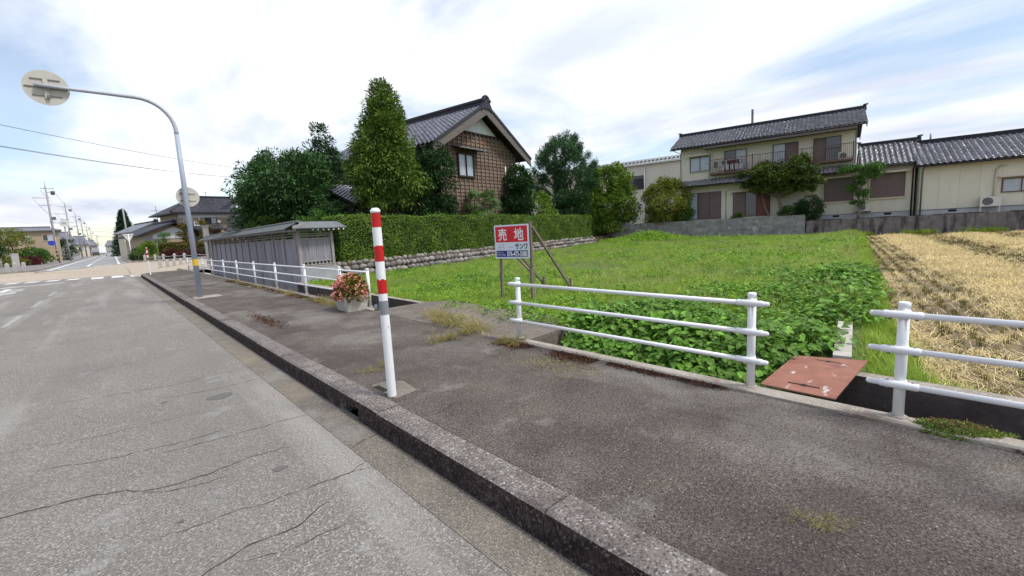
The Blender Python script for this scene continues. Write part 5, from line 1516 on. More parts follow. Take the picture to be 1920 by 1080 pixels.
bf = root('board_fence', (43.6, 22.6, 1.0), HZ, 'short red-brown board fence between the hedge end and the yellow-green bush', 'fence')
for i in range(12):
    x = -0.4 + i * 0.185
    b = MB(); b.box((x, 0, 0), (x + 0.17, 0.03, 1.25 + 0.03 * (i % 3))); b.build('board', M_REDFENCE if i > 2 else M_OLDWOOD, bf)
b = MB(); b.box((-0.5, 0.035, 0.3), (2.0, 0.08, 0.4)); b.box((-0.5, 0.035, 0.95), (2.0, 0.08, 1.05)); b.build('rail', M_DARKWOOD, bf)
# small tiled annex seen beside the two-storey house
an = root('annex', (45.2, 21.9, 1.0), HZ, 'low tiled annex roof tucked beside the two-storey house and warehouse', 'annex')
b = MB(); b.box((-1.2, 1.0, 0), (1.6, 5.5, 3.9)); b.build('wall', M_CREAM, an)
tile_slope('roof_tiles', -1.6, 2.2, 0.3, 3.95, 3.0, 5.55, M_TILE, an)
ridge(-1.0, 2.0, 3.0, 5.58, M_RIDGE, an, h=0.2, orn=0.2)

# ================================================================== BROWN CLAPBOARD HOUSE
hb = root('brown_clapboard_house', (19.35, 23.42, 0.0), GRID, 'tall brown clapboard house with lattice battens and a steep dark tiled gable', 'house')
D0 = 0.75
AP, EV, HWD = 9.85, 6.75, 5.05
b = MB(); b.extr([(-4.0, 0.5), (4.05, 0.5), (4.05, 7.15), (0.05, 9.55), (-4.0, 7.15)], D0, D0 + 11.0); b.build('wall', M_DARKWOOD, hb)
bh = 0.235; nbd = 0  # boards stop short so the dark wall draws the lap shadow lines
z = 0.7
while z < 9.0:
    hw_ = 4.03 if z < 7.1 else max(0.0, 4.03 * (9.55 - z - bh * 0.8) / 2.4)
    if z + bh > 8.12: break
    if hw_ > 0.3:
        b = MB()
        b.add([(-hw_, D0 - 0.055, z), (hw_, D0 - 0.055, z), (hw_, D0 - 0.020, z + bh - 0.04), (-hw_, D0 - 0.020, z + bh - 0.04), (-hw_, D0, z), (hw_, D0, z), (hw_, D0, z + bh - 0.04), (-hw_, D0, z + bh - 0.04)],
              [(0, 1, 2, 3), (0, 4, 5, 1), (1, 5, 6, 2), (3, 7, 4, 0), (3, 2, 6, 7)])
        b.build('clapboard', M_BROWNB, hb)
    z += bh
for i in range(19):
    x = -3.95 + i * 0.4395
    zt = min(8.1, 9.4 - abs(x - 0.05) * 0.6) - 0.05
    if abs(x - 0.05) < 2.2: zt = min(zt, 8.08)
    segs = [(0.7, zt)]
    if -2.35 < x < -0.85: segs = [(0.7, 5.1), (7.05, zt)]
    for a, c in segs:
        b = MB(); b.box((x - 0.030, D0 - 0.10, a), (x + 0.030, D0 - 0.03, c)); b.build('batten', M_BATTEN, hb)
b = MB(); b.extr([(-1.75, 8.16), (1.85, 8.16), (0.05, 9.35)], D0 - 0.05, D0 - 0.01); b.build('white_gable_panel', M_GABLEW, hb)
b = MB(); b.box((-2.1, D0 - 0.10, 8.06), (2.2, D0 - 0.03, 8.15)); b.build('gable_tie', M_DARKWOOD, hb)
# roof slopes are built in a turned frame: x along the ridge, y across
rfm = root('roof', (0, 0, 0)); rfm.parent = hb; rfm.rotation_euler = (0, 0, R(90))
# child frame: local x -> house +y (back), local y -> house -x
tile_slope('roof_tiles', -0.02, 12.4, HWD, EV + 0.12, 0.0, AP, M_TILEB, rfm, 0.36, 0.33, 0.08)
tile_slope('roof_tiles', -0.02, 12.4, -HWD, EV + 0.12, 0.0, AP, M_TILEB, rfm, 0.36, 0.33, 0.08)
b = MB(); b.extr([(-HWD + .03, EV), (-HWD + .03, EV + .09), (0, AP - .03), (HWD - .03, EV + .09), (HWD - .03, EV), (0, AP - 0.16)], 0.03, 12.3, axis='x'); b.build('roof_deck', M_DARKWOOD, rfm)
b = MB()
b.box((0.05, -0.16, AP - 0.05), (12.3, 0.16, AP + 0.26)); b.box((0.0, -0.22, AP + 0.26), (12.3, 0.22, AP + 0.32)); b.tube([(0.0, 0, AP + 0.40), (12.3, 0, AP + 0.40)], 0.11, 8)
rg = b.build('ridge', M_RIDGE, rfm)
b = MB()
b.extr([(-0.55, AP - 0.42), (-0.25, AP - 0.25), (0.25, AP - 0.25), (0.55, AP - 0.42), (0.5, AP - 0.1), (0.36, AP + 0.1), (0.42, AP + 0.3), (0.25, AP + 0.52), (0.1, AP + 0.60), (-0.1, AP + 0.60), (-0.25, AP + 0.52), (-0.42, AP + 0.3), (-0.36, AP + 0.1), (-0.5, AP - 0.1)], -0.10, 0.04, axis='x')
for t in (-0.3, 0, 0.3): b.tube([(-0.2, t, AP + 0.45 - abs(t) * 0.7), (0.1, t, AP + 0.5 - abs(t) * .7)], 0.06, 8)
b.build('ridge_end', M_RIDGE, rg)
for s_ in (-1, 1):
    b = MB()
    b.extr([(s_ * (HWD + 0.0), EV + 0.02), (0.0 + s_ * 0.004, AP - 0.06), (0.0 + s_ * 0.004, AP - 0.62), (s_ * (HWD + 0.05), EV - 0.45)], -0.03, 0.05); b.build('barge_board', M_BARGE, hb)
    b = MB()
    b.bar((s_ * HWD * 1.01, -0.02, EV + 0.10), (s_ * 0.05, -0.02, AP + 0.04), 0.18, 0.10, (0, 1, 0)); b.build('verge_tiles', M_RIDGE, hb)
window(hb, -2.28, -0.88, 5.28, 6.62, D0 - 0.06, M_DARKWOOD, [(1, M_GLASSP), (1, M_GLASSP)], 0.09, 0.12)
b = MB(); b.add([(-2.75, D0 - 0.75, 6.92), (-0.25, D0 - 0.75, 6.92), (-0.25, D0 - 0.02, 7.12), (-2.75, D0 - 0.02, 7.12), (-2.75, D0 - 0.75, 6.86), (-0.25, D0 - 0.75, 6.86), (-0.25, D0 - 0.02, 7.04), (-2.75, D0 - 0.02, 7.04)], [(0, 1, 2, 3), (7, 6, 5, 4), (0, 4, 5, 1), (1, 5, 6, 2), (3, 7, 4, 0)]); cp = b.build('window_canopy', M_PIPEG, hb)
for k in range(6):
    x = -2.6 + k * 0.44
    b = MB(); b.bar((x, D0 - 0.65, 6.83), (x, D0 - 0.04, 6.98), 0.06, 0.07); b.build('canopy_bracket', M_DARKWOOD, cp)
b = MB(); b.tube([(2.65, D0 - 0.12, 3.6), (2.65, D0 - 0.12, 6.2)], 0.055, 8); b.build('pipe', M_PIPEW, hb)
b = MB(); b.tube([(4.5, D0 + 0.2, 6.55), (4.1, D0 - 0.02, 6.2), (4.1, D0 - 0.04, 0.8)], 0.045, 8); b.build('downpipe', M_PIPEG, hb)
# side wing, seen below the big conifer
b = MB(); b.box((-8.6, 3.0, 0.5), (-4.01, 9.0, 3.7)); b.build('wing_wall', M_DARKWOOD, hb)
b = MB(); b.box((-8.5, 2.94, 2.55), (-4.1, 3.0, 3.25)); b.build('wing_plaster_band', M_WHITEPL, hb)
b = MB(); b.box((-8.5, 2.94, 0.7), (-4.1, 3.0, 2.5)); b.build('wing_boards', M_REDFENCE, hb)
tile_slope('wing_roof_tiles', -9.0, -3.9, 2.2, 3.5, 6.0, 4.9, M_TILEB, hb)
b = MB(); b.extr([(2.25, 3.37), (2.25, 3.47), (6.0, 4.86), (9.5, 3.55), (9.5, 3.4), (6.0, 4.7)], -8.9, -3.95, axis='x'); b.build('wing_roof_deck', M_DARKWOOD, hb)
b = MB(); b.box((-4.75, D0 + 0.5, 5.2), (-4.0, 4.5, 5.28)); b.bar((-4.72, D0 + 0.2, 5.1), (-3.95, D0 + 0.2, 5.55), 0.12, 0.12); b.ball((-4.45, D0 + 0.1, 5.5), 0.2); b.build('side_eave', M_RIDGE, hb)

# ================================================================== TREES AND BUSHES
def P_round(w_, k=0.55):
    return lambda t: w_ * max(0.02, math.sin(math.pi * min(1, max(0, 0.08 + 0.90 * t)))) ** k


def P_cone(w_, bot=0.75, pw=0.85):
    def f(t):
        if t < 0.16: return w_ * (bot + (1 - bot) * t / 0.16)
        return w_ * max(0.02, (1 - ((t - 0.16) / 0.84) ** 1.15)) ** pw
    return f


GZ = 0.62
tree('broadleaf_tree', (8.0, 27.6, GZ), 1.2, 4.7, P_round(2.7, 0.36), 560, 0.46, 58, 0.23, 0.075, LF_BROAD, 'wide bushy dark green tree with drooping leaves rising over the board wall', 'tree',
     trunk=(0.13, None), seed=21, droop=0.55, lob=0.22, limbs=22, asp=(1.0, 0.9))
tree('slender_tree', (11.2, 31.0, GZ), 1.6, 6.9, lambda t: 1.55 * max(0.06, (1 - t) ** 0.5 * (0.7 + 0.3 * min(1, t * 5))), 260, 0.40, 46, 0.22, 0.075, LF_THIN, 'thin open-topped dark tree between the bushy tree and the tall conifer', 'tree',
     trunk=(0.11, None), seed=22, droop=0.25, lob=0.45, limbs=26)
tree('conical_tree', (11.9, 23.2, GZ), 2.75, 6.45, P_cone(1.74, 0.80, 0.60), 560, 0.37, 46, 0.22, 0.065, LF_CONIF, 'tall cone-shaped yellow-green evergreen standing behind the hedge', 'tree',
     trunk=(0.15, None), seed=23, droop=0.45, lob=0.30, limbs=30, inner=0.35)
tree('evergreen_tree', (14.3, 22.6, GZ), 0.9, 5.2, P_round(1.25, 0.4), 190, 0.36, 70, 0.14, 0.08, LF_DARK, 'dense dark evergreen squeezed between the conifer and the brown house', 'tree',
     trunk=(0.10, None), seed=24, lob=0.2)
tree('evergreen_bush', (13.7, 22.5, GZ), 0.5, 2.6, P_round(0.95, 0.4), 80, 0.34, 60, 0.13, 0.07, LF_DARK, 'low dark evergreen bush under the cone-shaped tree just above the hedge', 'bush', seed=25, trunk=(0.06, None))
tree('evergreen_bush', (9.6, 24.6, GZ), 0.6, 2.3, P_round(1.6, 0.4), 90, 0.38, 60, 0.14, 0.07, LF_DARK, 'dark shrub filling the gap behind the board wall corner', 'bush', seed=26, trunk=(0.06, None))
tree('camellia_tree', (22.3, 23.9, GZ), 0.9, 4.7, lambda t: 1.0 * max(0.05, math.sin(math.pi * (0.12 + 0.85 * t))) ** 0.6, 190, 0.34, 60, 0.15, 0.09, LF_DARK, 'glossy dark leafy tree in front of the brown house beside the palm', 'tree',
     seed=27, trunk=(0.09, None), lob=0.32)
tree('leafy_bush', (25.4, 24.9, GZ), 0.6, 3.2, P_round(1.3, 0.5), 110, 0.30, 46, 0.14, 0.085, LF_LIGHT, 'lighter green bush at the foot of the pine next to the glossy tree', 'bush', seed=28, trunk=(0.06, None), lob=0.35)
tree('shrub', (17.2, 22.6, GZ), 0.3, 2.0, P_round(0.7, 0.5), 40, 0.24, 46, 0.10, 0.055, LF_LIGHT, 'small bright shrub poking over the hedge below the palm', 'bush', seed=29, trunk=(0.04, None), lob=0.35)

# pine: whorls of upturned needle sprays on visible limbs
def pine(loc, z0, H, R0, n, label, seed, lm=LF_PINE, spr=0.55, group=None, per=105, name='pine_tree'):
    rt_ = root(name, loc, 0, label, 'tree', group)
    g = np.random.default_rng(seed)
    prof = lambda t: R0 * max(0.1, math.sin(math.pi * (0.16 + 0.72 * t))) ** 0.75
    C_ = crown_clumps(prof, H, n, seed, 0.35, 0.35); C_[:, 2] += z0
    od = unit(C_ - np.array([0, 0, z0 + 0.2 * H])); od = unit(od + np.array([0, 0, 0.5]))
    V_, Q = [], []
    k = per
    idx = np.repeat(np.arange(n), k); m_ = len(idx)
    t = g.random(m_)
    c = C_[idx] + od[idx] * (t * spr)[:, None] + g.normal(size=(m_, 3)) * 0.13
    d = unit(od[idx] * 0.9 + rand_dirs(m_) * 0.95)
    nr = rand_dirs(m_)
    V_, Q = leaf_verts(c, d, nr, 0.26 * (0.7 + 0.6 * g.random(m_)), 0.045 + 0 * t)
    np_mesh('crown', V_, Q, lm, rt_)
    b = MB(); th = z0 + H * 0.9
    b.tube([(0.1 * math.sin(z), 0.1 * math.cos(z * 1.3), z) for z in np.linspace(-0.1, th, 8)], [0.19 - 0.022 * i for i in range(8)], 8)
    for i in g.permutation(n)[:46]:
        e = Vector(C_[i]); zz = max(z0 * 0.8, e.z - 0.4 * math.hypot(e.x, e.y)); s_ = Vector((0, 0, min(zz, th)))
        b.tube([s_, s_.lerp(e, .55) + Vector((0, 0, -.1)), e, e + Vector(od[i]) * spr * .6], [0.06, 0.04, 0.02, 0.01], 5)
    b.build('trunk', M_BARK, rt_)
    return rt_


pine((33.2, 28.9, GZ), 2.4, 6.8, 2.7, 430, 'dark rounded pine with upturned shoots between brown house and warehouse', 31)
tree('rounded_bush', (31.0, 26.5, GZ), 0.25, 3.9, P_round(1.65, 0.38), 190, 0.38, 60, 0.16, 0.09, LF_DARK, 'dark domed bush below the pine and just above the hedge', 'bush', seed=32, trunk=(0.07, None), lob=0.12)
tree('light_green_bush', (36.0, 26.3, GZ), 0.6, 5.8, lambda t: 2.05 * max(0.05, math.sin(math.pi * (0.22 + 0.70 * t))) ** 0.55, 320, 0.48, 58, 0.21, 0.115, LF_LIGHT, 'light green broad bush between the pine and the warehouse window', 'tree',
     seed=33, trunk=(0.10, None), lob=0.6, lean=(0.4, -0.4))
YZ = 1.05
tree('yellow_green_bush', (39.0, 21.6, YZ), 0.5, 3.95, lambda t: 1.95 * max(0.05, math.sin(math.pi * (0.17 + 0.76 * t))) ** 0.8, 260, 0.44, 56, 0.17, 0.085, LF_YEL, 'yellow-green feathery bush at the corner of the two-storey house', 'tree',
     seed=35, trunk=(0.07, None), bark=M_BARKL, lob=0.42, droop=0.3)
tree('dark_green_bush', (39.6, 20.4, YZ), 0.1, 2.2, P_round(0.9, 0.5), 60, 0.34, 40, 0.14, 0.06, LF_GREEN, 'low drooping green bush in front of the pale blue curtain', 'bush', seed=36, trunk=(0.04, None), droop=0.5)

# maple with flat layered pads on forked trunks
mp_ = root('maple_tree', (41.05, 12.45, YZ), 0, 'spreading layered maple with forked pale trunk in front of the cream house', 'tree')
g = np.random.default_rng(41)
pads = [(-0.2, 2.2, 4.15, 1.15), (0.0, 0.9, 4.35, 1.2), (0.1, -0.6, 4.45, 1.1), (-0.1, -1.5, 4.1, 0.95), (0.0, 1.6, 3.5, 1.1), (-0.2, 0.3, 3.5, 1.15), (0.0, -1.1, 3.4, 1.1), (0.1, -2.1, 3.05, 0.8), (-0.1, 0.8, 2.75, 0.9), (0.0, -0.4, 2.65, 0.8), (0.1, 2.5, 3.35, 0.7), (0, 1.5, 4.55, 0.7), (0, -1.2, 4.75, 0.6), (0, 1.8, 2.9, 0.8), (0, -1.6, 2.75, 0.7), (0.1, 0.4, 3.1, 1.2), (0, 0.2, 4.0, 1.3), (0, -0.9, 3.9, 1.1), (0, 1.4, 3.95, 1.1)]
C_, Rr = [], []
for (x, y, z, r_) in pads:
    for i in range(44):
        a = g.random() * 6.283; q = r_ * g.random() ** 0.5
        C_.append((x + q * math.cos(a), y + q * math.sin(a), z + 0.26 * (1 - (q / r_) ** 2) + g.normal() * 0.14)); Rr.append(0.20)
C_ = np.array(C_); Rr = np.array(Rr)
V_, Q = foliage(C_, Rr, 34, 0.14, 0.085, None, 0.35, 0.9); np_mesh('crown', V_, Q, LF_MAPLE, mp_)
b = MB()
b.tube([(0, 0, -0.1), (0.02, 0.1, 1.0), (-0.05, 0.25, 1.9), (0, 0.3, 2.6)], [0.17, 0.15, 0.13, 0.09], 8)
b.tube([(0.05, 0.75, -0.1), (0.0, 1.0, 0.6), (0, 1.35, 1.4), (0, 1.6, 2.6)], [0.09, 0.08, 0.07, 0.05], 8)
for (x, y, z, r_) in pads: b.tube([(0, 0.27, 2.0), (x * .5, 0.27 + (y - .27) * .55, 2.1 + (z - 2.1) * .4), (x, y, z)], [0.08, 0.055, 0.02], 6)
b.build('trunk', M_BARKL, mp_)
tree('round_dark_shrub', (41.4, 10.7, YZ), 0.2, 1.75, P_round(0.85, 0.4), 70, 0.26, 60, 0.12, 0.06, LF_DARK, 'small round dark shrub under the maple on the block wall', 'bush', seed=42, trunk=(0.05, None), lob=0.15)
tree('low_shrub', (41.2, 12.1, YZ), 0.0, 1.2, P_round(0.6, 0.5), 36, 0.24, 40, 0.12, 0.06, LF_GREEN, 'small loose green shrub at the foot of the maple trunk', 'bush', seed=43, trunk=(0.03, None))
tree('wall_plant', (40.6, 15.8, 1.2), 0.0, 0.75, P_round(0.35, 0.5), 18, 0.16, 30, 0.16, 0.07, LF_LIGHT, 'little leafy plant behind the block wall between shutters and pipe', 'plant', seed=44, trunk=(0.02, None))
# slim leaning tree in three tiers
tt = root('slim_tree', (42.0, 7.55, YZ), 0, 'slim leaning tree with three leafy tiers beside the shuttered window', 'tree')
C_ = []
for (x, y, z, r_, n_) in ((-0.1, -0.55, 3.75, 0.75, 46), (0, 0.75, 3.8, 0.7, 40), (0, -0.15, 3.2, 0.65, 36), (0, -0.75, 3.3, 0.55, 24), (0, 0.45, 2.35, 0.5, 22), (0, -0.05, 1.9, 0.5, 24), (0, 0.1, 1.3, 0.4, 18), (0, 0.05, 2.75, 0.35, 16)):
    for i in range(n_):
        a = g.random() * 6.283; q = r_ * g.random() ** 0.5; C_.append((x + q * math.cos(a), y + q * math.sin(a), z + g.normal() * 0.12))
C_ = np.array(C_)
V_, Q = foliage(C_, np.full(len(C_), 0.17), 26, 0.13, 0.065, None, 0.3, 0.8); np_mesh('crown', V_, Q, LF_GREEN, tt)
b = MB(); b.tube([(0, 0.1, -0.1), (0, 0.05, 0.5), (0, 0.1, 1.3), (0, 0.0, 2.3), (0, -0.2, 3.6)], [0.12, 0.08, 0.07, 0.055, 0.02], 8)
b.tube([(0, 0.05, 2.0), (0, 0.4, 2.8), (0, 0.75, 3.75)], [0.05, 0.035, 0.015], 6); b.tube([(0, 0.1, 1.4), (0, 0.4, 2.3)], [0.04, 0.015], 6); b.build('trunk', M_BARKL, tt)

# palm: fan leaves as folded blades on stalks
pm = root('fan_palm', (18.0, 22.75, GZ), 0, 'windmill palm with drooping fan leaves above the hedge in front of the brown gable', 'palm')
g = np.random.default_rng(51)
b = MB(); b.tube([(0, 0, -.1), (0, 0, 2.75)], [0.14, 0.12], 8); b.build('trunk', M_BARK, pm)
b = MB()
for i in range(40):
    a = g.random() * 6.283; el = g.uniform(-0.75, 1.15); ls_ = g.uniform(0.55, 0.95)
    d = Vector((math.cos(a) * math.cos(el), math.sin(a) * math.cos(el), math.sin(el)))
    s0 = Vector((0, 0, 2.75)); h_ = s0 + d * ls_
    b.tube([s0, h_], 0.012, 4)
    side = d.cross(Vector((0, 0, 1))).normalized(); upn = side.cross(d)
    for k in range(17):
        th = (k / 16 - 0.5) * 3.9
        bd_ = (d * math.cos(th) + side * math.sin(th)).normalized()
        ln_b = 0.62 * (1 - 0.22 * abs(k / 16 - .5) * 2)
        m1 = h_ + bd_ * ln_b * 0.55 + upn * 0.02; tip = h_ + bd_ * ln_b + Vector((0, 0, -0.22 - 0.1 * g.random()))
        wv = bd_.cross(upn).normalized() * 0.028
        b.add([h_, m1 + wv, tip, m1 - wv], [(0, 1, 2, 3)])
b.build('crown', LF_PALM, pm)

# clipped dome left of the board wall corner, behind its roof
tree('topiary_bush', (6.3, 26.5, GZ), 0.6, 1.75, P_round(0.95, 0.4), 90, 0.24, 60, 0.09, 0.05, LF_LIGHT, 'rounded yellow-green clipped bush showing above the board wall roof', 'bush', seed=52, trunk=(0.06, None), lob=0.08)
tree('topiary_bush', (8.0, 24.2, GZ), 0.5, 1.95, P_round(1.0, 0.4), 90, 0.26, 60, 0.09, 0.05, LF_GREEN, 'low green bush behind the corner roof of the board wall', 'bush', seed=53, trunk=(0.06, None), lob=0.2)

# ================================================================== WEEDS, STRAW, GRASS (past counting)
weedA = [weed_src('weedA%d' % i, 40, 0.17, 0.22, 0.055, 0.036, LF_WEED, 60 + i) for i in range(3)]
weedB = [weed_src('weedB%d' % i, 34, 0.26, 0.27, 0.088, 0.064, LF_WEED2, 70 + i) for i in range(3)]
grassA = [tuft_src('grassA%d' % i, 34, 0.17, 0.22, 0.008, LF_GRASS, 80 + i) for i in range(3)]
seedA = [tuft_src('seedA%d' % i, 22, 0.25, 0.24, 0.005, LF_SEED, 90 + i, bend=0.35) for i in range(2)]
SRC = weedA + weedB + grassA + seedA
lot_poly = [(5.02, 0.86), (40.9, 7.6), (40.1, 10.4), (37.2, 23.6), (31.8, 23.9), (6.3, 17.35), (5.05, 17.3), (5.05, 8.5), (4.75, 8.2), (4.85, 6.6), (4.6, 5.2), (4.95, 4.3), (5.0, 4.1)]


def field_noise(p, s_, ph):
    return (np.sin(p[:, 0] * s_ + ph) + np.sin(p[:, 1] * s_ * 1.3 + ph * 2 + p[:, 0] * s_ * 0.4) + np.sin((p[:, 0] - p[:, 1]) * s_ * 0.7 + ph * 3)) / 3


pts_all, pick_all, sc_all = [], [], []
for (x0, x1, dens, k0) in ((4.6, 9.5, 95, 1.0), (9.5, 17, 48, 1.1), (17, 41, 22, 1.3)):
    n = int((x1 - x0) * 24 * dens)
    p = np.stack([rng.uniform(x0, x1, n), rng.uniform(0.5, 24.5, n)], 1)
    p = p[in_poly(p, lot_poly)]
    p = p[~((p[:, 0] < 7.2) & ((p[:, 1] - 0.86) - 0.1885 * (p[:, 0] - 5.0) < 0.42)) & ~((p[:, 0] < 5.45) & (p[:, 1] < 1.75))]
    n = len(p)
    nz1 = field_noise(p, 0.75, 1.0) + field_noise(p, 2.1, 2.2) * 0.6
    bd = (p[:, 1] - 0.86) - 0.1885 * (p[:, 0] - 5.0)            # distance from the rice-field edge
    front = np.clip((6.9 - p[:, 0] + 0.5 * np.sin(p[:, 1] * 2.3)) / 1.3, 0, 1) * np.clip((4.6 - p[:, 1]) / 1.0, 0, 1)
    u = rng.random(n)
    pb = np.clip(0.03 + 0.80 * front + 0.50 * np.exp(-bd / 0.8) * (p[:, 0] < 14) + 0.10 * (nz1 > 0.6) * (p[:, 0] < 11), 0, 0.92)   # large leaves
    pa = np.clip(0.36 + 0.45 * nz1, 0.05, 0.8)                                                               # small leaves
    ps = np.clip(0.30 - 0.25 * nz1, 0.04, 0.6) * np.clip((p[:, 0] - 6.5) / 3, 0, 1)                                                  # pale seed grass
    pick = np.where(u < pb, 3 + rng.integers(0, 3, n), np.where(u < pb + (1 - pb) * pa, rng.integers(0, 3, n), np.where(u < pb + (1 - pb) * (pa + ps), 9 + rng.integers(0, 2, n), 6 + rng.integers(0, 3, n))))
    s_ = k0 * rng.uniform(0.65, 1.15, n) * (1 + 0.35 * front + 0.3 * np.exp(-bd / 0.8) + 0.28 * nz1)
    s_ = np.where(p[:, 1] > 8.0, s_ * 0.72, s_)
    z = LZ - 0.03 + 0.10 * front + 0.03 * nz1
    pts_all.append(np.column_stack([p, z])); pick_all.append(pick); sc_all.append(s_)
P_ = np.concatenate(pts_all); n = len(P_)
scatter('weeds', P_, rng.random(n) * 6.28, np.concatenate(sc_all), np.concatenate(pick_all), SRC, kind='stuff', label='thick green weeds and grasses covering the empty lot', cat='weeds')
# weeds hanging into the ditch below the fence
n = 560
p = np.stack([rng.uniform(4.35, 5.15, n), rng.uniform(1.5, 4.05, n)], 1)
keep = (p[:, 0] > 4.85) | (rng.random(n) < 0.30 + 0.5 * (np.sin(p[:, 1] * 4.3) > -0.2) + 0.5 * (p[:, 1] < 2.2))
p = p[keep]
z = np.interp(p[:, 0], [4.3, 4.85, 5.15], [-0.42, -0.12, 0.12]) + rng.normal(size=len(p)) * 0.06
tl = np.column_stack([rng.normal(size=len(p)) * 0.2, -0.55 + rng.normal(size=len(p)) * 0.25])
scatter('ditch_weeds', np.column_stack([p, z]), rng.random(len(p)) * 0.6, rng.uniform(0.8, 1.3, len(p)), 0 * z + rng.integers(0, 3, len(p)), weedB, tilt=tl, kind='stuff', label='broad-leaved weeds spilling over the ditch edge below the white fence', cat='weeds')
# green shrubby weeds against the block wall, hedge end
n = 420
q = np.array([34.6, 20.9]); p = q + rng.normal(size=(n, 2)) * np.array([1.0, 1.9])
scatter('weed_thicket', np.column_stack([p, 0.1 + 0.75 * np.exp(-((p - q) ** 2 / np.array([1.6, 4.5])).sum(1)) * rng.random(n)]), rng.random(n) * 6.28, rng.uniform(1.3, 2.2, n), rng.integers(0, 3, n), weedA, kind='stuff', label='bright green thicket of weeds at the foot of the block wall', cat='weeds')

# rice field: stubble rows and straw lying in windrows
stub = [tuft_src('stub%d' % i, 22, 0.09, 0.09, 0.007, LF_STUB, 100 + i, bend=0.15) for i in range(3)]


def straw_src(name, n, seed):
    g = np.random.default_rng(seed); vs_, qs = [], []
    for i in range(n):
        a = g.normal() * 0.75; l_ = g.uniform(0.10, 0.30); x, y = g.normal(size=2) * 0.13; z = g.uniform(0.0, 0.04)
        dx_, dy_ = math.cos(a) * l_ / 2, math.sin(a) * l_ / 2; wx, wy = -math.sin(a) * 0.0025, math.cos(a) * 0.0025; t = g.normal() * 0.03
        o = len(vs_); vs_ += [(x - dx_ + wx, y - dy_ + wy, z - t), (x - dx_ - wx, y - dy_ - wy, z - t), (x + dx_ - wx, y + dy_ - wy, z + t), (x + dx_ + wx, y + dy_ + wy, z + t)]
        qs.append((o, o + 1, o + 2, o + 3))
    return src_mesh(name, vs_, qs, LF_STRAW)


straw = [straw_src('straw%d' % i, 85, 110 + i) for i in range(3)]
pts, rzs, scs, pk = [], [], [], []
row = 0
for v in np.arange(-16.0, 2.6, 0.30):              # rows run along the grid; v is the offset across
    wr = math.sin(v * 2.05 + 0.6)                   # windrow pattern
    smax = 37.0
    step = 0.2
    ss = np.arange(0.15, smax, step) + rng.normal(size=int(np.ceil((smax - 0.15) / step))) * 0.03
    base = np.array([5.08, 0.5])
    pp = base + np.outer(ss, GV) + (v * GU + rng.normal(size=(len(ss), 2)) * 0.03)
    ok = (pp[:, 0] > 5.1) & (pp[:, 1] < 0.72 + 0.1845 * (pp[:, 0] - 5.06) - 0.15) & ((pp - WR) @ WN < -0.35)
    far_ = np.clip(ss / 12, 0, 1)
    ok &= rng.random(len(ss)) < (1.0 if wr < 0.1 else 0.25) * np.where(ss > 14, 0.6, 1)
    pp = pp[ok]
    pts.append(np.column_stack([pp, np.full(len(pp), -0.15)])); rzs.append(rng.random(len(pp)) * 6.28); scs.append(rng.uniform(0.7, 1.3, len(pp)) * np.where(ss[ok] > 14, 1.3, 1)); pk.append(rng.integers(0, 3, len(pp)))
n_st = 36000
s_ = 34 * rng.random(n_st) ** 1.7; v = rng.uniform(-16, 2.4, n_st)
pp = np.array([5.08, 0.5]) + np.outer(s_, GV) + np.outer(v, GU)
wr = np.sin(v * 2.05 + 0.6) + 0.22 * np.sin(s_ * 0.9 + v * 1.3) + 0.10 * rng.normal(size=n_st)
ok = (pp[:, 0] > 5.45) & (pp[:, 1] < 0.72 + 0.1845 * (pp[:, 0] - 5.06) - 0.25) & ((pp - WR) @ WN < -0.2) & (rng.random(n_st) < np.where(wr > 0.15, 1.0, 0.05))
pp = pp[ok]; wr = wr[ok]; s_ = s_[ok]
pts.append(np.column_stack([pp, -0.14 + 0.05 * np.clip(wr, 0, 1) * rng.random(len(pp))])); rzs.append(GRID + 0.7 * rng.normal(size=len(pp)) + rng.integers(0, 2, len(pp)) * 3.14); scs.append(rng.uniform(0.8, 1.3, len(pp)) * (1 + 0.012 * s_)); pk.append(3 + rng.integers(0, 3, len(pp)))
P_ = np.concatenate(pts)
scatter('rice_straw', P_, np.concatenate(rzs), np.concatenate(scs), np.concatenate(pk), stub + straw, tilt=rng.normal(size=(len(P_), 2)) * 0.05, kind='stuff', label='cut rice stubble rows and golden straw strewn over the harvested field', cat='straw')
# grass verge between the lot and the rice field, and by the plate
gv = [tuft_src('verge%d' % i, 26, 0.26, 0.20, 0.008, LF_GRASS, 120 + i) for i in range(3)]
n = 1900
s_ = 36 * rng.random(n) ** 1.6
pp = np.column_stack([5.1 + s_, 0.66 + 0.1845 * s_ + rng.normal(size=n) * (0.10 + 0.10 * np.exp(-s_))])
m2 = 200
pe = np.column_stack([rng.uniform(5.08, 5.6, m2), rng.uniform(-0.3, 0.7, m2)])
pe = pe[rng.random(m2) < np.clip((pe[:, 1] + 0.3), 0.08, 1) * np.clip((5.75 - pe[:, 0]) / 0.5, 0, 1)]
wb = np.array([wl(x, -0.12 + 0.15 * rng.normal()) for x in rng.uniform(3.2, 22, 700)])
wb = wb[np.sin(wb[:, 1] * 1.9) + rng.normal(size=len(wb)) * 0.5 > 0.1]
P_ = np.concatenate([np.column_stack([pp, np.full(n, -0.06)]), np.column_stack([pe, np.full(len(pe), -0.13)]), np.column_stack([wb, np.full(len(wb), -0.14)])])
n = len(P_)
scatter('verge_grass', P_, rng.random(n) * 6.28, np.concatenate([rng.uniform(0.45, 0.9, len(pp)), rng.uniform(0.35, 0.7, len(pe)), rng.uniform(0.9, 1.5, len(wb))]), rng.integers(0, 3, n), gv, kind='stuff', label='strip of fresh grass between the weedy lot and the rice field', cat='grass')

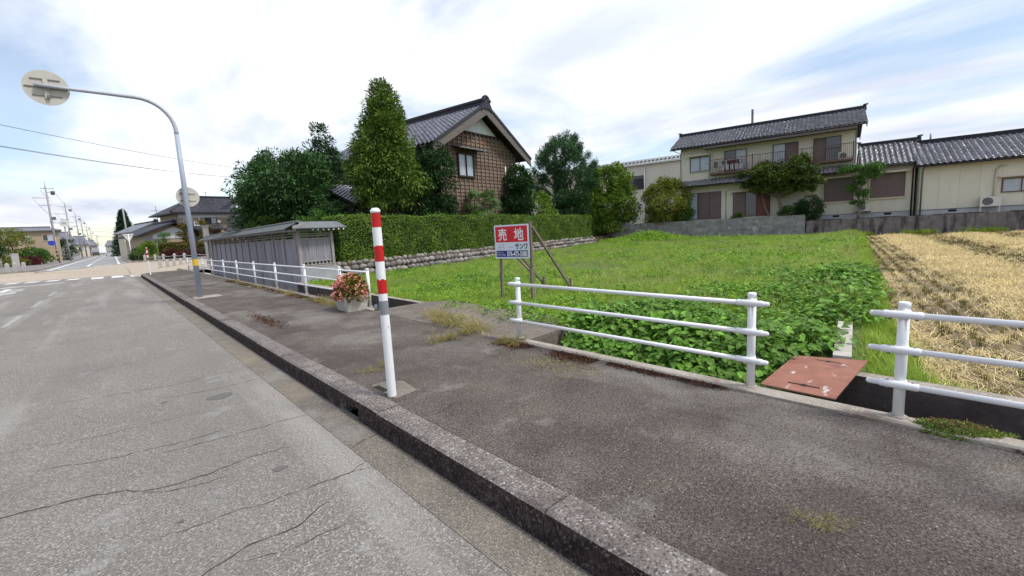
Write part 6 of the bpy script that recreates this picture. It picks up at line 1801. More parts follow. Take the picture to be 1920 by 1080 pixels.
# dry grass tufts in cracks, red-brown moss along the coping, sedum mat
dry = [tuft_src('dry%d' % i, 34, 0.22, 0.20, 0.005, LF_DRY, 130 + i, bend=1.3, lay=0.45) for i in range(3)]


def dry_patch(name, pts, scs, label, cat='grass'):
    pts = np.array(pts); n = len(pts)
    return scatter(name, pts, rng.random(n) * 6.28, np.array(scs), rng.integers(0, 3, n), dry, tilt=rng.normal(size=(n, 2)) * 0.35, kind='stuff', label=label, cat=cat)


q = [(4.1 - 0.32 * t + rng.normal() * 0.12, 6.75 - 1.65 * t + rng.normal() * 0.10, 0.168) for t in rng.random(46)]
dry_patch('dry_grass', q, rng.uniform(0.6, 1.15, 46), 'long straggly dry yellow grass across the concrete driveway slab')
q = [(3.30 + rng.normal() * 0.10, 5.12 + rng.normal() * 0.07, 0.166) for t in range(12)]
dry_patch('dry_grass', q, rng.uniform(0.4, 0.8, 12), 'small pale dry grass tuft on the sidewalk near the driveway slab')
q = [(3.66 + rng.normal() * 0.07 - 0.01 * y, y, 0.168) for y in np.concatenate([rng.uniform(9.2, 11.2, 34), rng.uniform(4.0, 4.4, 8), rng.uniform(11.2, 14.5, 16), rng.uniform(15, 22, 14)])]
dry_patch('dry_grass', q, rng.uniform(0.4, 0.95, len(q)), 'dry grass fringe along the coping under the long white fence')
q = [(2.0 + rng.normal() * 0.10, 4.7 + rng.normal() * 0.14, 0.166) for t in range(8)]
dry_patch('dry_grass', q, rng.uniform(0.25, 0.5, 8), 'tiny sparse dry grass beside the kerb left of the tall striped pole')
q = [(2.32 + rng.normal() * 0.06, 0.50 + rng.normal() * 0.05, 0.166) for t in range(10)]
dry_patch('dry_grass', q, rng.uniform(0.14, 0.26, 10), 'thin flattened yellowish grass spot in the middle of the near sidewalk')


def crumbs(name, fn, n, size, m, label, cat):
    P_ = np.array([fn() for _ in range(n)])
    d = unit(rng.normal(size=P_.shape) * np.array([1, 1, 0.35])); V_, Q = leaf_verts(P_, d, unit(rng.normal(size=P_.shape) * 0.4 + np.array([0, 0, 1])), size * (0.5 + rng.random(n)), size * 0.7 * (0.5 + rng.random(n)))
    return np_mesh(name, V_, Q, m, None, kind='stuff', label=label, cat=cat)


def strip(ya, yb, x_at, sd_):
    def f():
        while True:
            y = random.uniform(ya, yb); x = x_at(y) - abs(random.gauss(0, sd_))
            if math.sin(y * 3.1) + math.sin(y * 7.7 + 1) * 0.6 + random.gauss(0, 0.4) > -0.35: return (x, y, 0.168 + random.random() * 0.012)
    return f


crumbs('moss_debris', strip(2.9, 4.45, lambda y: 3.79, 0.11), 7000, 0.020, M_REDMOSS, 'red-brown moss along the coping at the left end of the fence', 'moss')
crumbs('moss_debris', strip(1.5, 2.75, lambda y: 3.795, 0.05), 3200, 0.018, M_REDMOSS, 'brown moss streak along the coping under the middle of the fence', 'moss')
crumbs('moss_debris', strip(10.5, 22.0, lambda y: 3.8 - 0.012 * y, 0.12), 4200, 0.035, M_REDMOSS, 'dark red-brown leaf litter beside the coping by the board wall', 'moss')
crumbs('moss_debris', strip(-1.6, -0.1, lambda y: 3.82, 0.04), 1200, 0.016, M_REDMOSS, 'thin moss streak along the coping beyond the sedum mat', 'moss')
# kudzu-like dry brown crumbs on the asphalt
crumbs('dry_litter', lambda: (3.35 + random.gauss(0, 0.13), 3.15 + random.gauss(0, 0.28), 0.167), 900, 0.014, LF_DRY, 'sandy yellow litter patch on the asphalt before the fence', 'litter')
crumbs('leaf_litter', lambda: (2.0 + random.gauss(0, 0.07), 9.3 + random.gauss(0, 0.7), 0.169), 500, 0.035, M_REDMOSS, 'brown leaf litter by the kerb ahead of the flower trough', 'litter')
sd_ = root('sedum_mat', (3.93, 0.145, 0.168), R(-72), 'low green sedum mat with reddish stems growing over the coping', 'plant')
n = 5200
a = rng.random(n) * 6.283; rr = rng.random(n) ** 0.55 * (1 + 0.16 * np.sin(3 * a + 1) + 0.1 * np.sin(7 * a))
P_ = np.column_stack([0.235 * rr * np.cos(a), 0.125 * rr * np.sin(a), 0.004 + 0.05 * (1 - np.clip(rr, 0, 1) ** 2) * (0.4 + 0.6 * rng.random(n))])
d = unit(rng.normal(size=P_.shape) + np.array([0, 0, 0.7])); V_, Q = leaf_verts(P_, d, rand_dirs(n), 0.017 * (0.6 + 0.8 * rng.random(n)), 0.010 + 0 * rr); np_mesh('foliage', V_, Q, LF_SEDUM, sd_)
n = 260
a = rng.random(n) * 6.283; rr = rng.random(n) ** 0.8 * 0.8
P_ = np.column_stack([0.20 * rr * np.cos(a), 0.10 * rr * np.sin(a), 0.035 + 0.03 * rng.random(n)])
d = unit(rng.normal(size=P_.shape) * np.array([1, 1, .3])); V_, Q = leaf_verts(P_, d, rand_dirs(n), 0.03 + 0 * rr, 0.006 + 0 * rr); np_mesh('stems', V_, Q, LF_SEDUMR, sd_)

# ================================================================== ACROSS THE SIDE STREET: HOUSES, POLES, TREES
lh = root('tiled_corner_house', (9.0, 72.0, 0.0), GRID, 'two-storey tan house with a deep dark tiled hip roof across the side street', 'house')
b = MB(); b.box((-2.2, 0.0, 0.4), (8.5, 7.0, 6.05)); b.build('wall', M_TANWALL, lh)
b = MB(); b.box((-2.25, -0.06, 5.52), (8.55, -0.005, 5.95)); b.build('plaster_band', M_WHITEPL, lh)
tile_slope('roof_tiles', -3.25, 9.6, -1.0, 6.15, 3.5, 8.35, M_TILED, lh, 0.33, 0.32, 0.07, xr=(0.3, 5.3))
b = MB(); b.add([(-3.25, -1.0, 6.0), (9.6, -1.0, 6.0), (9.6, 8.0, 6.0), (-3.25, 8.0, 6.0), (-3.25, -1.0, 6.12), (9.6, -1.0, 6.12), (9.6, 8.0, 6.12), (-3.25, 8.0, 6.12), (0.3, 3.5, 8.30), (5.3, 3.5, 8.30)],
                [(3, 2, 1, 0), (0, 1, 5, 4), (1, 2, 6, 5), (2, 3, 7, 6), (3, 0, 4, 7), (4, 5, 9, 8), (6, 7, 8, 9), (7, 4, 8), (5, 6, 9)]); b.build('roof_deck', M_RIDGE, lh)
ridge(0.2, 5.4, 3.5, 8.35, M_RIDGE, lh, h=0.35, w_=0.3, orn=0.3)
b = MB(); b.tube([(-3.3, -1.0, 6.25), (0.3, 3.5, 8.45)], 0.13, 6); b.tube([(9.6, -1.0, 6.25), (5.3, 3.5, 8.45)], 0.13, 6); b.build('hip_ridge', M_RIDGE, lh)
b = MB(); b.extr([(3.4, 6.7), (6.9, 6.7), (5.1, 8.0)], 0.2, 0.4); b.build('gable_face', M_WHITEPL, lh)
b = MB(); b.bar((5.1, 0.1, 8.12), (2.9, -0.2, 6.55), 0.5, 0.16, (0, 1, 0)); b.bar((5.1, 0.1, 8.12), (7.4, -0.2, 6.55), 0.5, 0.16, (0, 1, 0)); b.build('gable_verge', M_RIDGE, lh)
window(lh, 0.75, 2.05, 4.72, 5.45, -0.02, M_DARKWOOD, [(1, M_GLASSD), (1, M_GLASSP)], 0.06, 0.08)
window(lh, -1.75, -0.75, 4.72, 5.45, -0.02, M_FRAMEC, [(1, M_GLASSP)], 0.06, 0.08)
b = MB(); b.ball((2.25, -0.3, 4.95), 0.24, (1, 0.35, 1)); b.build('satellite_dish', M_ACW, lh)
b = MB(); b.box((-0.1, -0.15, 4.75), (0.05, -0.05, 5.5)); b.build('pipe', M_PIPEW, lh)
ac_unit(tuple(ltow(lh, (-0.75, -0.4, 4.35))), GRID, 'small white outdoor unit on the wall of the tan house', 'air conditioner outdoor units', w_=0.75, h_=0.5, legs=0.12)
tile_slope('pent_roof_tiles', -2.6, 2.5, -1.4, 3.95, 0.0, 4.5, M_TILED, lh, 0.33, 0.3, 0.06)
b = MB(); b.box((-2.6, -1.35, 3.8), (2.5, 0.0, 3.94)); b.build('pent_roof_deck', M_DARKWOOD, lh)
tile_slope('low_roof_tiles', 1.2, 10.5, -4.6, 3.5, 0.0, 5.6, M_TILED, lh, 0.36, 0.34, 0.07, xr=(4.3, 10.5))
b = MB(); b.tube([(1.2, -4.6, 3.6), (4.3, -0.05, 5.65)], 0.14, 6); b.build('hip_ridge', M_RIDGE, lh)
b = MB(); b.box((1.6, -4.0, 0.4), (10.2, -0.01, 3.45)); b.build('low_wall', M_TANWALL, lh)
b = MB(); b.tube([(2.5, 3.5, 8.6), (2.5, 3.5, 9.3)], 0.03, 5); b.bar((2.2, 3.5, 9.25), (2.8, 3.5, 9.25), 0.03, 0.03); b.build('aerial', M_WIRE, lh)

gh = root('garage_house', (5.5, 67.0, 0.0), GRID, 'low house with a white gable and dark roof beside the olive hedge', 'house')
b = MB(); b.extr([(-3.0, 0.4), (2.4, 0.4), (2.4, 3.4), (0.6, 4.35), (-0.6, 4.35), (-3.0, 3.25)], 0.0, 6.0); b.build('wall', M_TANWALL, gh)
b = MB(); b.extr([(-1.9, 2.85), (1.2, 2.85), (1.2, 3.75), (0.2, 4.2), (-1.9, 3.3)], -0.06, -0.005); b.build('white_gable', M_WHITEPL, gh)
b = MB(); b.extr([(-3.0, 1.6), (-1.4, 1.6), (-1.4, 3.3), (-3.0, 3.1)], -0.05, -0.005); b.build('grey_panel', M_GREYWALL, gh)
for x0, z0, x1, z1 in ((-3.7, 3.1, 0.2, 4.62), (4.0, 3.1, 0.2, 4.62)):
    b = MB(); b.extr([(x0, z0), (x1, z1), (x1, z1 + 0.2), (x0, z0 + 0.17)], -0.9, 6.5); b.build('roof', M_RIDGE, gh)
b = MB(); b.tube([(0.2, -0.95, 4.9), (0.2, 6.5, 4.9)], 0.17, 8); b.ball((0.2, -0.95, 5.0), 0.26); b.build('ridge', M_RIDGE, gh)
ch = root('gabled_house', (4.75, 83.0, 0.0), GRID, 'pale cream gabled house behind the garage house with a rooftop aerial', 'house')
b = MB(); b.extr([(-2.1, 0.4), (2.6, 0.4), (2.6, 4.3), (0.25, 5.4), (-2.1, 4.3)], 0.0, 9.0); b.build('wall', M_FRAMEC, ch)
for x0, z0, x1, z1 in ((-2.6, 4.15, 0.25, 5.5), (3.1, 4.15, 0.25, 5.5)):
    b = MB(); b.extr([(x0, z0), (x1, z1), (x1, z1 + 0.16), (x0, z0 + 0.15)], -0.6, 9.4); b.build('roof', M_WAREROOF, ch)
b = MB(); b.ball((0.25, -0.6, 5.75), 0.3); b.tube([(0.25, -0.6, 5.68), (0.25, 9.4, 5.68)], 0.14, 8); b.build('ridge', M_RIDGE, ch)
b = MB(); b.tube([(1.3, 2.0, 5.6), (1.2, 2.0, 8.0)], 0.035, 5); b.bar((0.6, 2.0, 7.35), (1.9, 2.0, 7.35), 0.04, 0.04); b.bar((1.2, 1.3, 7.35), (1.2, 2.7, 7.35), 0.04, 0.04); b.build('aerial', M_WIRE, ch)
for x in (-1.5, -0.6, 0.4):
    b = MB(); b.tube([(x, -0.4, 0.5), (x - 0.05, -0.4, 4.3)], 0.05, 6); b.build('downpipe', M_BALC, ch)

hedge('olive_hedge', (4.1, 62.6), 8.6, 1.2, 0.9, 2.2, GRID, 9000, 'clipped olive-coloured hedge on a bank across the side street', 11, 'clipped hedges', LF_OLIVE, 0.16)
b = MB(); b.prism([(4.0, 62.2), (13.0, 64.1), (13.0, 66.5), (4.0, 64.5)], 0.4, 0.95); b.build('garden_bank', M_DIRT, kind='structure')
for i, (x, y, lm, lab) in enumerate(((4.6, 61.6, LF_RED, 'dark red azalea nearest the fresh green bush below the olive hedge'), (5.7, 61.8, LF_RED, 'bright red shrub behind the chain posts below the olive hedge'), (7.0, 62.0, LF_RED, 'red shrub below the olive hedge half hidden by the sign mast'), (8.3, 62.3, LF_DARK, 'dark shrub below the olive hedge next to the board wall end'), (9.6, 62.6, LF_RED, 'low red shrub under the hedge just behind the board wall'))):
    tree('azalea_bush', (x, y, 0.5), 0.0, 1.0, P_round(0.72, 0.45), 36, 0.26, 30, 0.13, 0.08, lm, lab, 'bush', 'low shrubs below the olive hedge', trunk=(0.03, None), seed=200 + i, limbs=4)
tree('green_bush', (2.75, 61.0, 0.55), 0.0, 1.85, P_round(0.75, 0.35), 70, 0.28, 50, 0.16, 0.06, LF_LIGHT, 'fresh green bush beside the far striped pole', 'bush', trunk=(0.04, None), seed=210, droop=-0.3)
tree('dark_bush', (1.95, 62.5, 0.55), 0.0, 1.2, P_round(0.55, 0.45), 36, 0.24, 40, 0.13, 0.07, LF_DARK, 'small dark round bush in the shade of the fresh green one', 'bush', trunk=(0.03, None), seed=211)
# cloud-pruned garden trees
for i, (x, y, h, lab) in enumerate(((6.4, 64.5, 4.4, 'layered cloud-pruned tree behind the sign mast'), (8.6, 65.0, 4.6, 'layered cloud-pruned tree beside the tall gate post'), (4.5, 64.5, 3.3, 'low spreading garden pine in front of the white gable'))):
    r_ = root('pruned_tree', (x, y, 0.9), 0, lab, 'tree', 'cloud-pruned garden trees')
    g = np.random.default_rng(220 + i); C_ = []
    npd = 5 if i < 2 else 3
    for k in range(npd):
        cz = (h - 0.9) * (0.35 + 0.62 * k / (npd - 1)); cr_ = (0.62 - 0.06 * k) if i < 2 else 0.95 - 0.2 * k; ox = 0.3 * math.sin(k * 2.3 + i)
        for q in range(22):
            a = g.random() * 6.28; rr = cr_ * g.random() ** .5; C_.append((ox + rr * math.cos(a), rr * math.sin(a), cz + 0.12 * g.normal()))
    C_ = np.array(C_); V_, Q = foliage(C_, np.full(len(C_), 0.2), 26, 0.14, 0.06, None, 0, 0.8); np_mesh('crown', V_, Q, LF_OLIVE if i < 2 else LF_GREEN, r_)
    b = MB(); b.tube([(0, 0, -.2), (0.15, 0, (h - .9) * .5), (0, 0, (h - .9) * .95)], [0.12, 0.09, 0.04], 7); b.build('trunk', M_BARK, r_)
gp = root('gate_post', (5.35, 40.3, 0.16), 0, 'square weathered gate post rising over the far end of the board wall', 'post')
b = MB(); b.box((-0.17, -0.17, 0), (0.17, 0.17, 2.95)); b.build('shaft', M_GREYWOOD2, gp)
b = MB(); b.box((-0.21, -0.21, 2.95), (0.21, 0.21, 3.03)); b.build('cap', M_GREYWOOD2, gp)

# stone posts with chains
ORD = ['first', 'second', 'third', 'fourth', 'fifth', 'sixth', 'seventh']


def chain_posts(pts, h, z, lab, grp, chain=True):
    prev = None
    for i, (x, y) in enumerate(pts):
        r_ = root('stone_post', (x, y, z), 0, ORD[i] + ' ' + lab, 'bollard', grp)
        b = MB(); s_ = 0.11
        b.box((-s_, -s_, 0), (s_, s_, h - 0.1)); b.prism([(-s_, -s_), (s_, -s_), (s_, s_), (-s_, s_)], h - 0.1, h - 0.06)
        b.add([(-s_, -s_, h - .06), (s_, -s_, h - .06), (s_, s_, h - .06), (-s_, s_, h - .06), (0, 0, h)], [(0, 1, 4), (1, 2, 4), (2, 3, 4), (3, 0, 4)])
        b.build('shaft', M_GRANITE, r_)
        if chain and prev is not None:
            a = Vector((prev[0] - x, prev[1] - y, h - 0.16)); c = Vector((0, 0, h - 0.16))
            ps = [a.lerp(c, t) + Vector((0, 0, -0.55 * t * (1 - t))) for t in np.linspace(0, 1, 9)]
            b = MB(); b.tube(ps, 0.028, 5); b.build('chain', M_GRANITE, r_)
        prev = (x, y)


chain_posts([(2.34, 58.9), (3.1, 57.7), (3.7, 56.8), (4.5, 55.6), (5.2, 54.5), (5.95, 53.5), (7.4, 52.3)], 0.62, FZ + 0.08, 'chained pale stone post from the green bush end across the side street', 'chained stone posts across the side street')
chain_posts([(2.62, 44.2), (3.12, 45.0), (3.62, 45.9), (4.15, 46.7), (4.7, 47.6)], 0.66, 0.10, 'unchained pale stone post at the crossing counting from the striped pole', 'plain stone posts at the crossing', False)
chain_posts([(-6.45, 49.4), (-6.05, 50.1), (-5.75, 50.9), (-5.35, 51.6)], 0.68, FZ + 0.08, 'stone post of the short row on the opposite corner before the stone wall', 'stone posts on the opposite corner', False)

# traffic signs seen from behind, right of the far road
ts = root('stop_sign', (1.45, 64.3, FZ + 0.1), 0, 'white pole with an inverted triangle sign seen from behind at the far corner', 'sign')
b = MB(); b.tube([(0, 0, 0), (0, 0, 2.9)], 0.045, 8); b.build('pole', M_WHITE, ts)
b = MB(); b.extr([(-0.48, 2.92), (0.48, 2.92), (0.44, 2.80), (0.08, 2.15), (-0.08, 2.15), (-0.44, 2.80)], 0.05, 0.06); b.build('plate', M_ACW, ts)
b = MB(); b.bar((-0.42, 0.04, 2.75), (0.42, 0.04, 2.75), 0.02, 0.03); b.build('stiffener', M_RAILM, ts)
t2 = root('round_sign_post', (1.7, 80.0, FZ + 0.1), 0, 'slimmer white post with a small diamond-shaped sign back behind the triangle sign', 'sign')
b = MB(); b.tube([(0, 0, 0), (0, 0, 2.6)], 0.04, 8); b.build('pole', M_WHITE, t2)
b = MB(); b.extr([(0, 2.1), (0.4, 2.45), (0.12, 2.75), (-0.12, 2.75), (-0.4, 2.45)], 0.05, 0.06); b.build('plate', M_ACW, t2)
b = MB(); b.tube([(1.9, 90, FZ), (1.9, 90, FZ + 7.5)], 0.11, 8); o = b.build('service_pole', M_CONCPOLE); tag(o, 'bare grey service pole beside the far fir tree', 'pole')

# utility poles
up_ = None


def utility_pole(x, y, h, lab, lean=0.0, detail=True, flip=1):
    r_ = root('utility_pole', (x, y, FZ + 0.1), 0, lab, 'utility pole', 'utility poles along the far road')
    b = MB(); b.tube([(0, 0, 0), (0, 0, h)], [0.19, 0.11], 10); b.tube([(0, 0, h - .05), (0, 0, h + 0.9)], [0.05, 0.02], 6); b.build('shaft', M_CONCPOLE, r_)
    for z, a, c in ((h - 0.35, -0.6, 0.9), (h - 1.9, -1.7, 0.2), (h - 3.1, -1.0, 0.3), (h - 6.0, -0.2, 1.5)):
        b = MB(); b.bar((a * flip, 0, z), (c * flip, 0, z), 0.08, 0.08)
        ca = b.build('crossarm', M_CONCPOLE, r_)
        for t in (a * flip, (a + 0.45) * flip, c * flip):
            b = MB(); b.tube([(t, 0, z + .04), (t, 0, z + 0.26)], 0.05, 6); b.build('insulator', M_ACW, ca)
    b = MB(); b.tube([(0.75 * flip, 0, h - 1.35), (0.75 * flip, 0, h - 0.75)], 0.26, 10); b.box((0.1 * flip, -0.05, h - 1.0), (0.75 * flip, 0.05, h - 0.95)); b.build('transformer', M_ACG if h > 12 else M_CONCPOLE, r_)
    b = MB(); b.box((0.12, -0.2, h - 5.5), (0.6, 0.2, h - 5.0)); b.build('junction_box', M_WAREROOF, r_)
    return r_


PY = [107, 142, 180, 205, 252, 310, 382]
PX = [-7.0, -6.75, -6.8, -6.65, -6.85, -7.2, -6.6]
labs = ['tall utility pole with transformer and many arms on the opposite corner', 'second utility pole down the far road', 'third utility pole down the far road behind the round road sign', 'fourth utility pole down the far road', 'fifth utility pole down the far road', 'sixth utility pole down the far road', 'smallest farthest utility pole down the far road']
for x, y, lab in zip(PX, PY, labs): utility_pole(x, y, 12.4 if y < 110 else 12.0, lab, flip=1)
b = MB()
g = random.Random(9)
for i in range(6):
    b = MB(); z0, z1 = 2.0 - i * 0.32, 1.78 - i * 0.32
    b.tube([(PX[0], PY[0] - 0.0, FZ + 0.1 + z1), (PX[0], PY[0], FZ + 0.1 + z0)], 0.205, 10, caps=False); o = b.build('guard_band', M_YELLOW if i % 2 == 0 else M_TYRE); o.parent = [q for q in bpy.data.objects if q.name == 'utility_pole'][0]; o.matrix_parent_inverse = Matrix.Translation((-PX[0], -PY[0], -(FZ + 0.1)))
for (hz, dxw, lab) in ((12.0, 0.9, 'topmost wire over the far road on the transformer side of the poles'), (11.9, -0.6, 'topmost wire over the pavement side of the far utility poles'), (10.4, -1.6, 'outermost wire on the long second crossarms of the utility poles'),
                       (9.2, -0.9, 'wire on the third crossarms of the utility poles'), (6.3, 1.4, 'low cable on the road-side brackets of the utility poles'), (5.7, 0.1, 'lowest sagging cable bundle close to the utility pole shafts')):
    ps = []
    for a in range(6):
        P0 = Vector((PX[a] + dxw, PY[a], FZ + hz)); P1 = Vector((PX[a + 1] + dxw, PY[a + 1], FZ + hz))
        ps += [P0.lerp(P1, t) - Vector((0, 0, (0.9 if hz > 8 else 1.5) * 4 * t * (1 - t))) for t in np.linspace(0, 1, 9)[:-1]]
    b = MB(); b.tube(ps, 0.018, 4, caps=False); o = b.build('overhead_wire', M_WIRE); tag(o, lab, 'wire', 'wires along the far road')
# wires across the picture from beyond the left edge to the house side
for (p0, p1, sag, r_, lab) in (((-8.5, 26.5, 8.0), (21.0, 70.0, 11.6), 0.7, 0.013, 'upper overhead cable crossing the sky behind the bent-arm mast'), ((-8.5, 27.0, 7.05), (21.0, 71.5, 10.9), 0.8, 0.013, 'lower overhead cable crossing the sky behind the bent-arm mast'),
                               ((-8.6, 27.2, 7.10), (21.2, 71.5, 11.3), 1.0, 0.008, 'thin faint wire between the two overhead cables')):
    P0, P1 = Vector(p0), Vector(p1)
    ps = [P0.lerp(P1, t) - Vector((0, 0, sag * 4 * t * (1 - t))) for t in np.linspace(0, 1, 25)]
    b = MB(); b.tube(ps, r_, 4, caps=False); o = b.build('overhead_cable', M_WIRE); tag(o, lab, 'cable', 'cables over the side street')
for k, (x0, y0, z0, x1, y1, z1) in enumerate(((-6.65, 205, 10.5, 12, 160, 7.5), (-6.8, 180, 8.6, 14, 150, 6.5), (-6.85, 252, 9.0, 9, 230, 8.0))):
    P0, P1 = Vector((x0, y0, z0)), Vector((x1, y1, z1))
    b = MB(); b.tube([P0.lerp(P1, t) - Vector((0, 0, 3.2 * t * (1 - t))) for t in np.linspace(0, 1, 9)], 0.03, 4, caps=False); o = b.build('overhead_wire', M_WIRE); tag(o, ('longest service wire crossing above the far road to the fir tree', 'lower service wire crossing the far road below the long one', 'faintest farthest service wire crossing the far road')[k], 'wire', 'service wires over the far road')

# blue round sign on its own post at the opposite corner, round white sign over the road
bs_ = root('blue_round_sign', (-5.35, 82.6, FZ + 0.1), 0, 'blue round sign on a grey post at the opposite corner', 'sign')
b = MB(); b.tube([(0, 0, 0), (0, 0, 3.4)], 0.07, 8); b.build('pole', M_CONCPOLE, bs_)
b = MB(); b.tube([(-0.42, -0.10, 2.62), (-0.42, -0.12, 2.62)], 0.33, 20); b.build('disc', M_BLUE, bs_)
b = MB(); b.bar((-0.42, -0.05, 2.62), (0, -0.05, 2.62), 0.05, 0.05); b.build('bracket', M_CONCPOLE, bs_)
rs_ = root('white_round_sign', (-5.0, 96.0, FZ + 0.1), 0, 'round white sign with faint blue print standing above the far road verge', 'sign')
b = MB(); b.tube([(0, 0, 0), (0, 0, 6.0)], 0.09, 8); b.build('pole', M_CONCPOLE, rs_)
b = MB(); b.tube([(0, -0.12, 5.75), (0, -0.15, 5.75)], 0.56, 24); b.build('disc', M_ACW, rs_)
b = MB(); b.box((-0.28, -0.16, 5.62), (0.28, -0.152, 5.92)); b.build('printed_panel', M_POLE, rs_)

# opposite corner: stone wall, pillar, garden, houses
sw = root('garden_stone_wall', (-12.5, 70.5, FZ + 0.08), R(14), 'long low courses of grey stone in front of the opposite garden', 'wall')
g = random.Random(12)
for r_ in range(4):
    x = -3.0 + 0.3 * (r_ % 2)
    while x < 3.6:
        w_ = g.uniform(0.5, 0.9); b = MB(); b.box((x + .01, 0, r_ * 0.26 + .01), (min(x + w_, 3.7) - .01, 0.35, (r_ + 1) * 0.26 - .005)); b.build('stone', M_STONE, sw); x += w_
pr_ = root('stone_pillar', (-8.3, 74.5, FZ + 0.08), R(14), 'tall stone gate pillar at the end of the opposite garden wall', 'pillar')
b = MB(); b.box((-0.28, -0.28, 0), (0.28, 0.28, 1.45)); b.build('shaft', M_GRANITE, pr_)
b = MB(); b.box((-0.31, -0.31, 1.45), (0.31, 0.31, 1.53)); b.build('cap', M_GRANITE, pr_)
for i, (x, y, z0, H_, w_, n_, lm, lab) in enumerate(((-13.2, 78, 0.6, 3.3, 1.9, 120, LF_GREEN, 'spreading green garden pine behind the opposite stone wall'), (-11.0, 79, 0.3, 2.6, 1.5, 90, LF_DARK, 'dark rounded tree next to the opposite gate pillar'),
                                                     (-9.4, 84, 1.2, 3.4, 1.7, 90, LF_YEL, 'thin yellowish tree in front of the opposite tan house'), (-7.6, 84, 0.0, 2.0, 1.4, 90, LF_GREEN, 'clipped green mass beside the blue round sign'),
                                                     (-9.0, 78, 0.0, 0.9, 1.1, 40, LF_YEL, 'low yellow shrub at the foot of the opposite pillar'), (-7.5, 79, 0.0, 0.8, 0.8, 30, LF_RED, 'small red shrub by the pavement of the opposite corner'),
                                                     (-6.6, 118, 0.0, 4.0, 1.6, 80, LF_DARK, 'dark conical tree behind the first utility pole'))):
    tree('garden_tree', (x, y, FZ + 0.1), z0, H_, P_round(w_, 0.5), n_, 0.4, 34, 0.2, 0.1, lm, lab, 'tree' if z0 > 0.2 else 'bush', 'garden plants on the opposite corner', trunk=(0.09, None), seed=230 + i, limbs=8)
sp = root('stone_lantern_post', (-10.3, 80.0, FZ + 0.1), 0, 'slim pale post carrying small round lamps in the opposite garden', 'post')
b = MB(); b.tube([(0, 0, 0), (-0.05, 0, 3.4)], 0.09, 8); b.build('shaft', M_GRANITE, sp)
for x, z in ((-0.2, 1.25), (0.25, 1.3), (0.2, 1.6)):
    b = MB(); b.ball((x, -0.1, z), 0.17); b.build('lamp_globe', M_ACW, sp)


def plain_house(loc, w_, d_, ze, zr, wm, rm, lab, rz=0.0, wins=3, hip=False, name='far_house', group='houses along the far road'):
    r_ = root(name, loc, rz, lab, 'house', group)
    b = MB(); b.box((0, 0, 0), (w_, d_, ze)); b.build('wall', wm, r_)
    b = MB(); ov = 0.5
    b.add([(-ov, -ov, ze - .1), (w_ + ov, -ov, ze - .1), (w_ + ov, d_ + ov, ze - .1), (-ov, d_ + ov, ze - .1), (-ov, -ov, ze + .08), (w_ + ov, -ov, ze + .08), (w_ + ov, d_ + ov, ze + .08), (-ov, d_ + ov, ze + .08), (w_ * .12, d_ / 2, zr), (w_ * .88, d_ / 2, zr)],
          [(3, 2, 1, 0), (0, 1, 5, 4), (1, 2, 6, 5), (2, 3, 7, 6), (3, 0, 4, 7), (4, 5, 9, 8), (6, 7, 8, 9), (7, 4, 8), (5, 6, 9)]); b.build('roof', rm, r_)
    b = MB(); b.box((w_ * .10, d_ / 2 - .15, zr - .05), (w_ * .9, d_ / 2 + .15, zr + .22)); b.build('ridge', rm, r_)
    for i in range(wins):
        x = w_ * (i + 0.5) / wins
        window(r_, x - 0.6, x + 0.6, ze - 1.75, ze - 0.75, -0.01, M_FRAMEC, [(1, M_GLASSD), (1, M_GLASSP)], 0.07, 0.08)
    return r_


plain_house((-15.0, 112, FZ + 0.1), 8.2, 9, 5.4, 6.1, M_TANWALL, M_WAREROOF, 'two-storey tan house with a shallow grey roof on the opposite corner', R(4), 3)
plain_house((-19.5, 88, FZ + 0.1), 5.2, 5, 3.2, 4.5, M_GREYWALL, M_RIDGE, 'low dark-roofed house at the edge of the opposite garden', R(6), 1)
plain_house((-13.0, 150, FZ + 0.1), 6.0, 9, 4.6, 6.4, M_GREYWALL, M_WAREROOF, 'grey-roofed house behind the second utility pole', 0, 2)
plain_house((-12.6, 205, FZ + 0.1), 6.6, 9, 4.0, 6.8, M_FRAMEC, M_TILEB, 'cream house with a blue roof far down the road', 0, 2)
plain_house((-12.0, 265, FZ + 0.1), 7.0, 10, 4.2, 6.6, M_GREYWALL, M_WAREROOF, 'farthest grey house on the utility pole side of the road', 0, 2)
plain_house((-3.5, 420, FZ + 0.1), 12.0, 10, 5.5, 9.0, M_GREYWALL, M_WAREROOF, 'dim house closing the end of the far road', 0, 3)
fl_ = root('low_block_wall', (-5.9, 118, FZ + 0.1), R(90), 'pale low wall along the pavement behind the first utility pole', 'wall')
for i in range(14):
    b = MB(); b.box((i * 2.0 + .02, 0, 0), (i * 2.0 + 1.98, 0.15, 1.3)); b.build('panel', M_FOUND, fl_)

# fir trees far down the road
def fir(loc, H, R0, n, lab, seed):
    r_ = root('fir_tree', loc, 0, lab, 'tree', 'fir trees beside the far road')
    g = np.random.default_rng(seed); C_ = []
    for k in range(n):
        t = g.random() ** 0.8; a = g.random() * 6.283; tier = 0.82 + 0.18 * math.cos(t * 60)
        rr = R0 * (1 - t) ** 0.9 * tier * (0.4 + 0.6 * g.random() ** .4); C_.append((rr * math.cos(a), rr * math.sin(a), 0.6 + t * (H - 0.6) - 0.12 * rr))
    C_ = np.array(C_); od = unit(C_ * np.array([1, 1, 0]) + 1e-4)
    V_, Q = foliage(C_, np.full(n, 0.36 * R0 / 2.6), 22, 0.42 * R0 / 2.6, 0.13 * R0 / 2.6, od, 0.35, 0.8); np_mesh('crown', V_, Q, LF_FIR, r_)
    b = MB(); b.tube([(0, 0, 0), (0, 0, H * .97)], [0.3, 0.03], 8); b.build('trunk', M_BARK, r_)


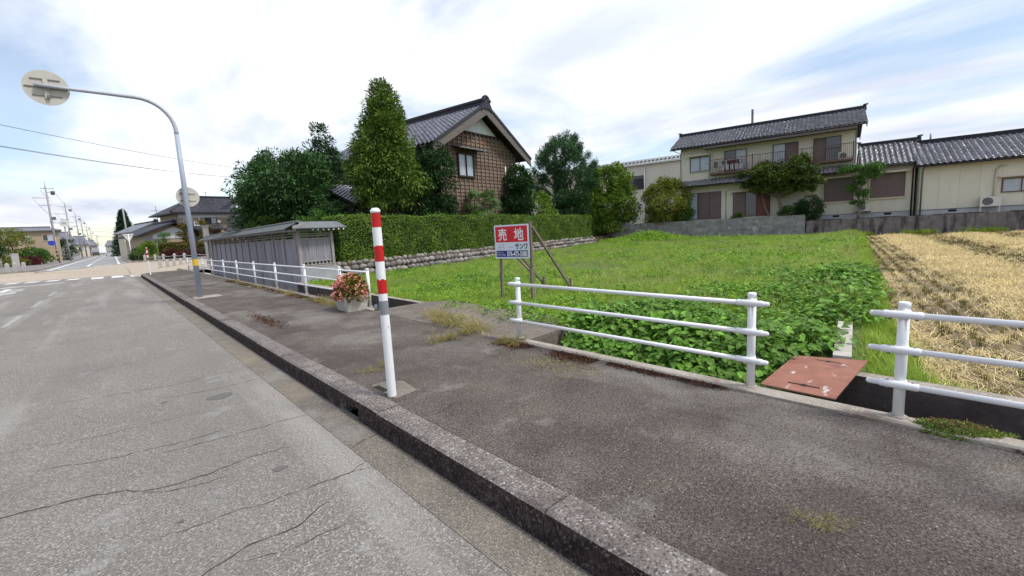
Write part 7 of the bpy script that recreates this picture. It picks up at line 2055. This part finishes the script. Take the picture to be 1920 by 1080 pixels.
fir((2.9, 150, FZ), 11.2, 3.4, 620, 'tall dark fir tree standing beside the far road', 61)
fir((10.5, 140, FZ), 10.4, 2.3, 320, 'smaller fir tree between the tall fir and the gabled house', 62)
tree('roadside_shrub', (2.6, 104, FZ), 0.0, 2.6, P_round(1.0, 0.5), 60, 0.35, 30, 0.2, 0.1, LF_RED, 'reddish roadside shrub below the tall fir', 'bush', seed=240, trunk=(0.05, None))
tree('roadside_shrub', (2.9, 76, FZ), 0.0, 1.7, P_round(1.0, 0.5), 60, 0.32, 30, 0.18, 0.09, LF_YEL, 'yellowish shrub between the triangle sign and the service pole', 'bush', seed=241, trunk=(0.05, None))


def car(loc, m, lab, rz=0.0):
    r_ = root('parked_car', loc, rz, lab, 'car', 'cars on the far road')
    b = MB()
    b.extr([(-2.0, 0.35), (2.0, 0.35), (2.05, 0.75), (1.9, 0.95), (1.15, 1.0), (0.6, 1.45), (-1.1, 1.48), (-1.85, 1.05), (-2.05, 0.9)], -0.82, 0.82, axis='x'); b.build('body', m, r_)
    b = MB(); b.add([(-0.68, -1.88, 1.05), (0.68, -1.88, 1.05), (0.6, -1.2, 1.44), (-0.6, -1.2, 1.44)], [(0, 1, 2, 3)]); b.build('rear_window', M_GLASSD, r_)
    for x in (-0.83, 0.83):
        b = MB(); b.add([(x, -1.6, 1.02), (x, 1.0, 1.02), (x, 0.55, 1.4), (x, -1.1, 1.42)], [(0, 1, 2, 3)]); b.build('side_window', M_GLASSD, r_)
        b = MB(); b.box((x * 0.95 - 0.1, -2.06, 0.72), (x * 0.95 + 0.1, -2.02, 0.9)); b.build('tail_light', M_RED, r_)
    for x in (-0.75, 0.75):
        for y in (-1.25, 1.3):
            b = MB(); b.tube([(x - .1, y, 0.31), (x + .1, y, 0.31)], 0.31, 14); wv = b.build('wheel', M_TYRE, r_)
    return r_


car((-0.9, 190, FZ), M_CAR, 'silver car driving far down the road', 0)
car((-4.6, 215, FZ), M_CARD, 'dark car parked on the utility pole side far away', 0)
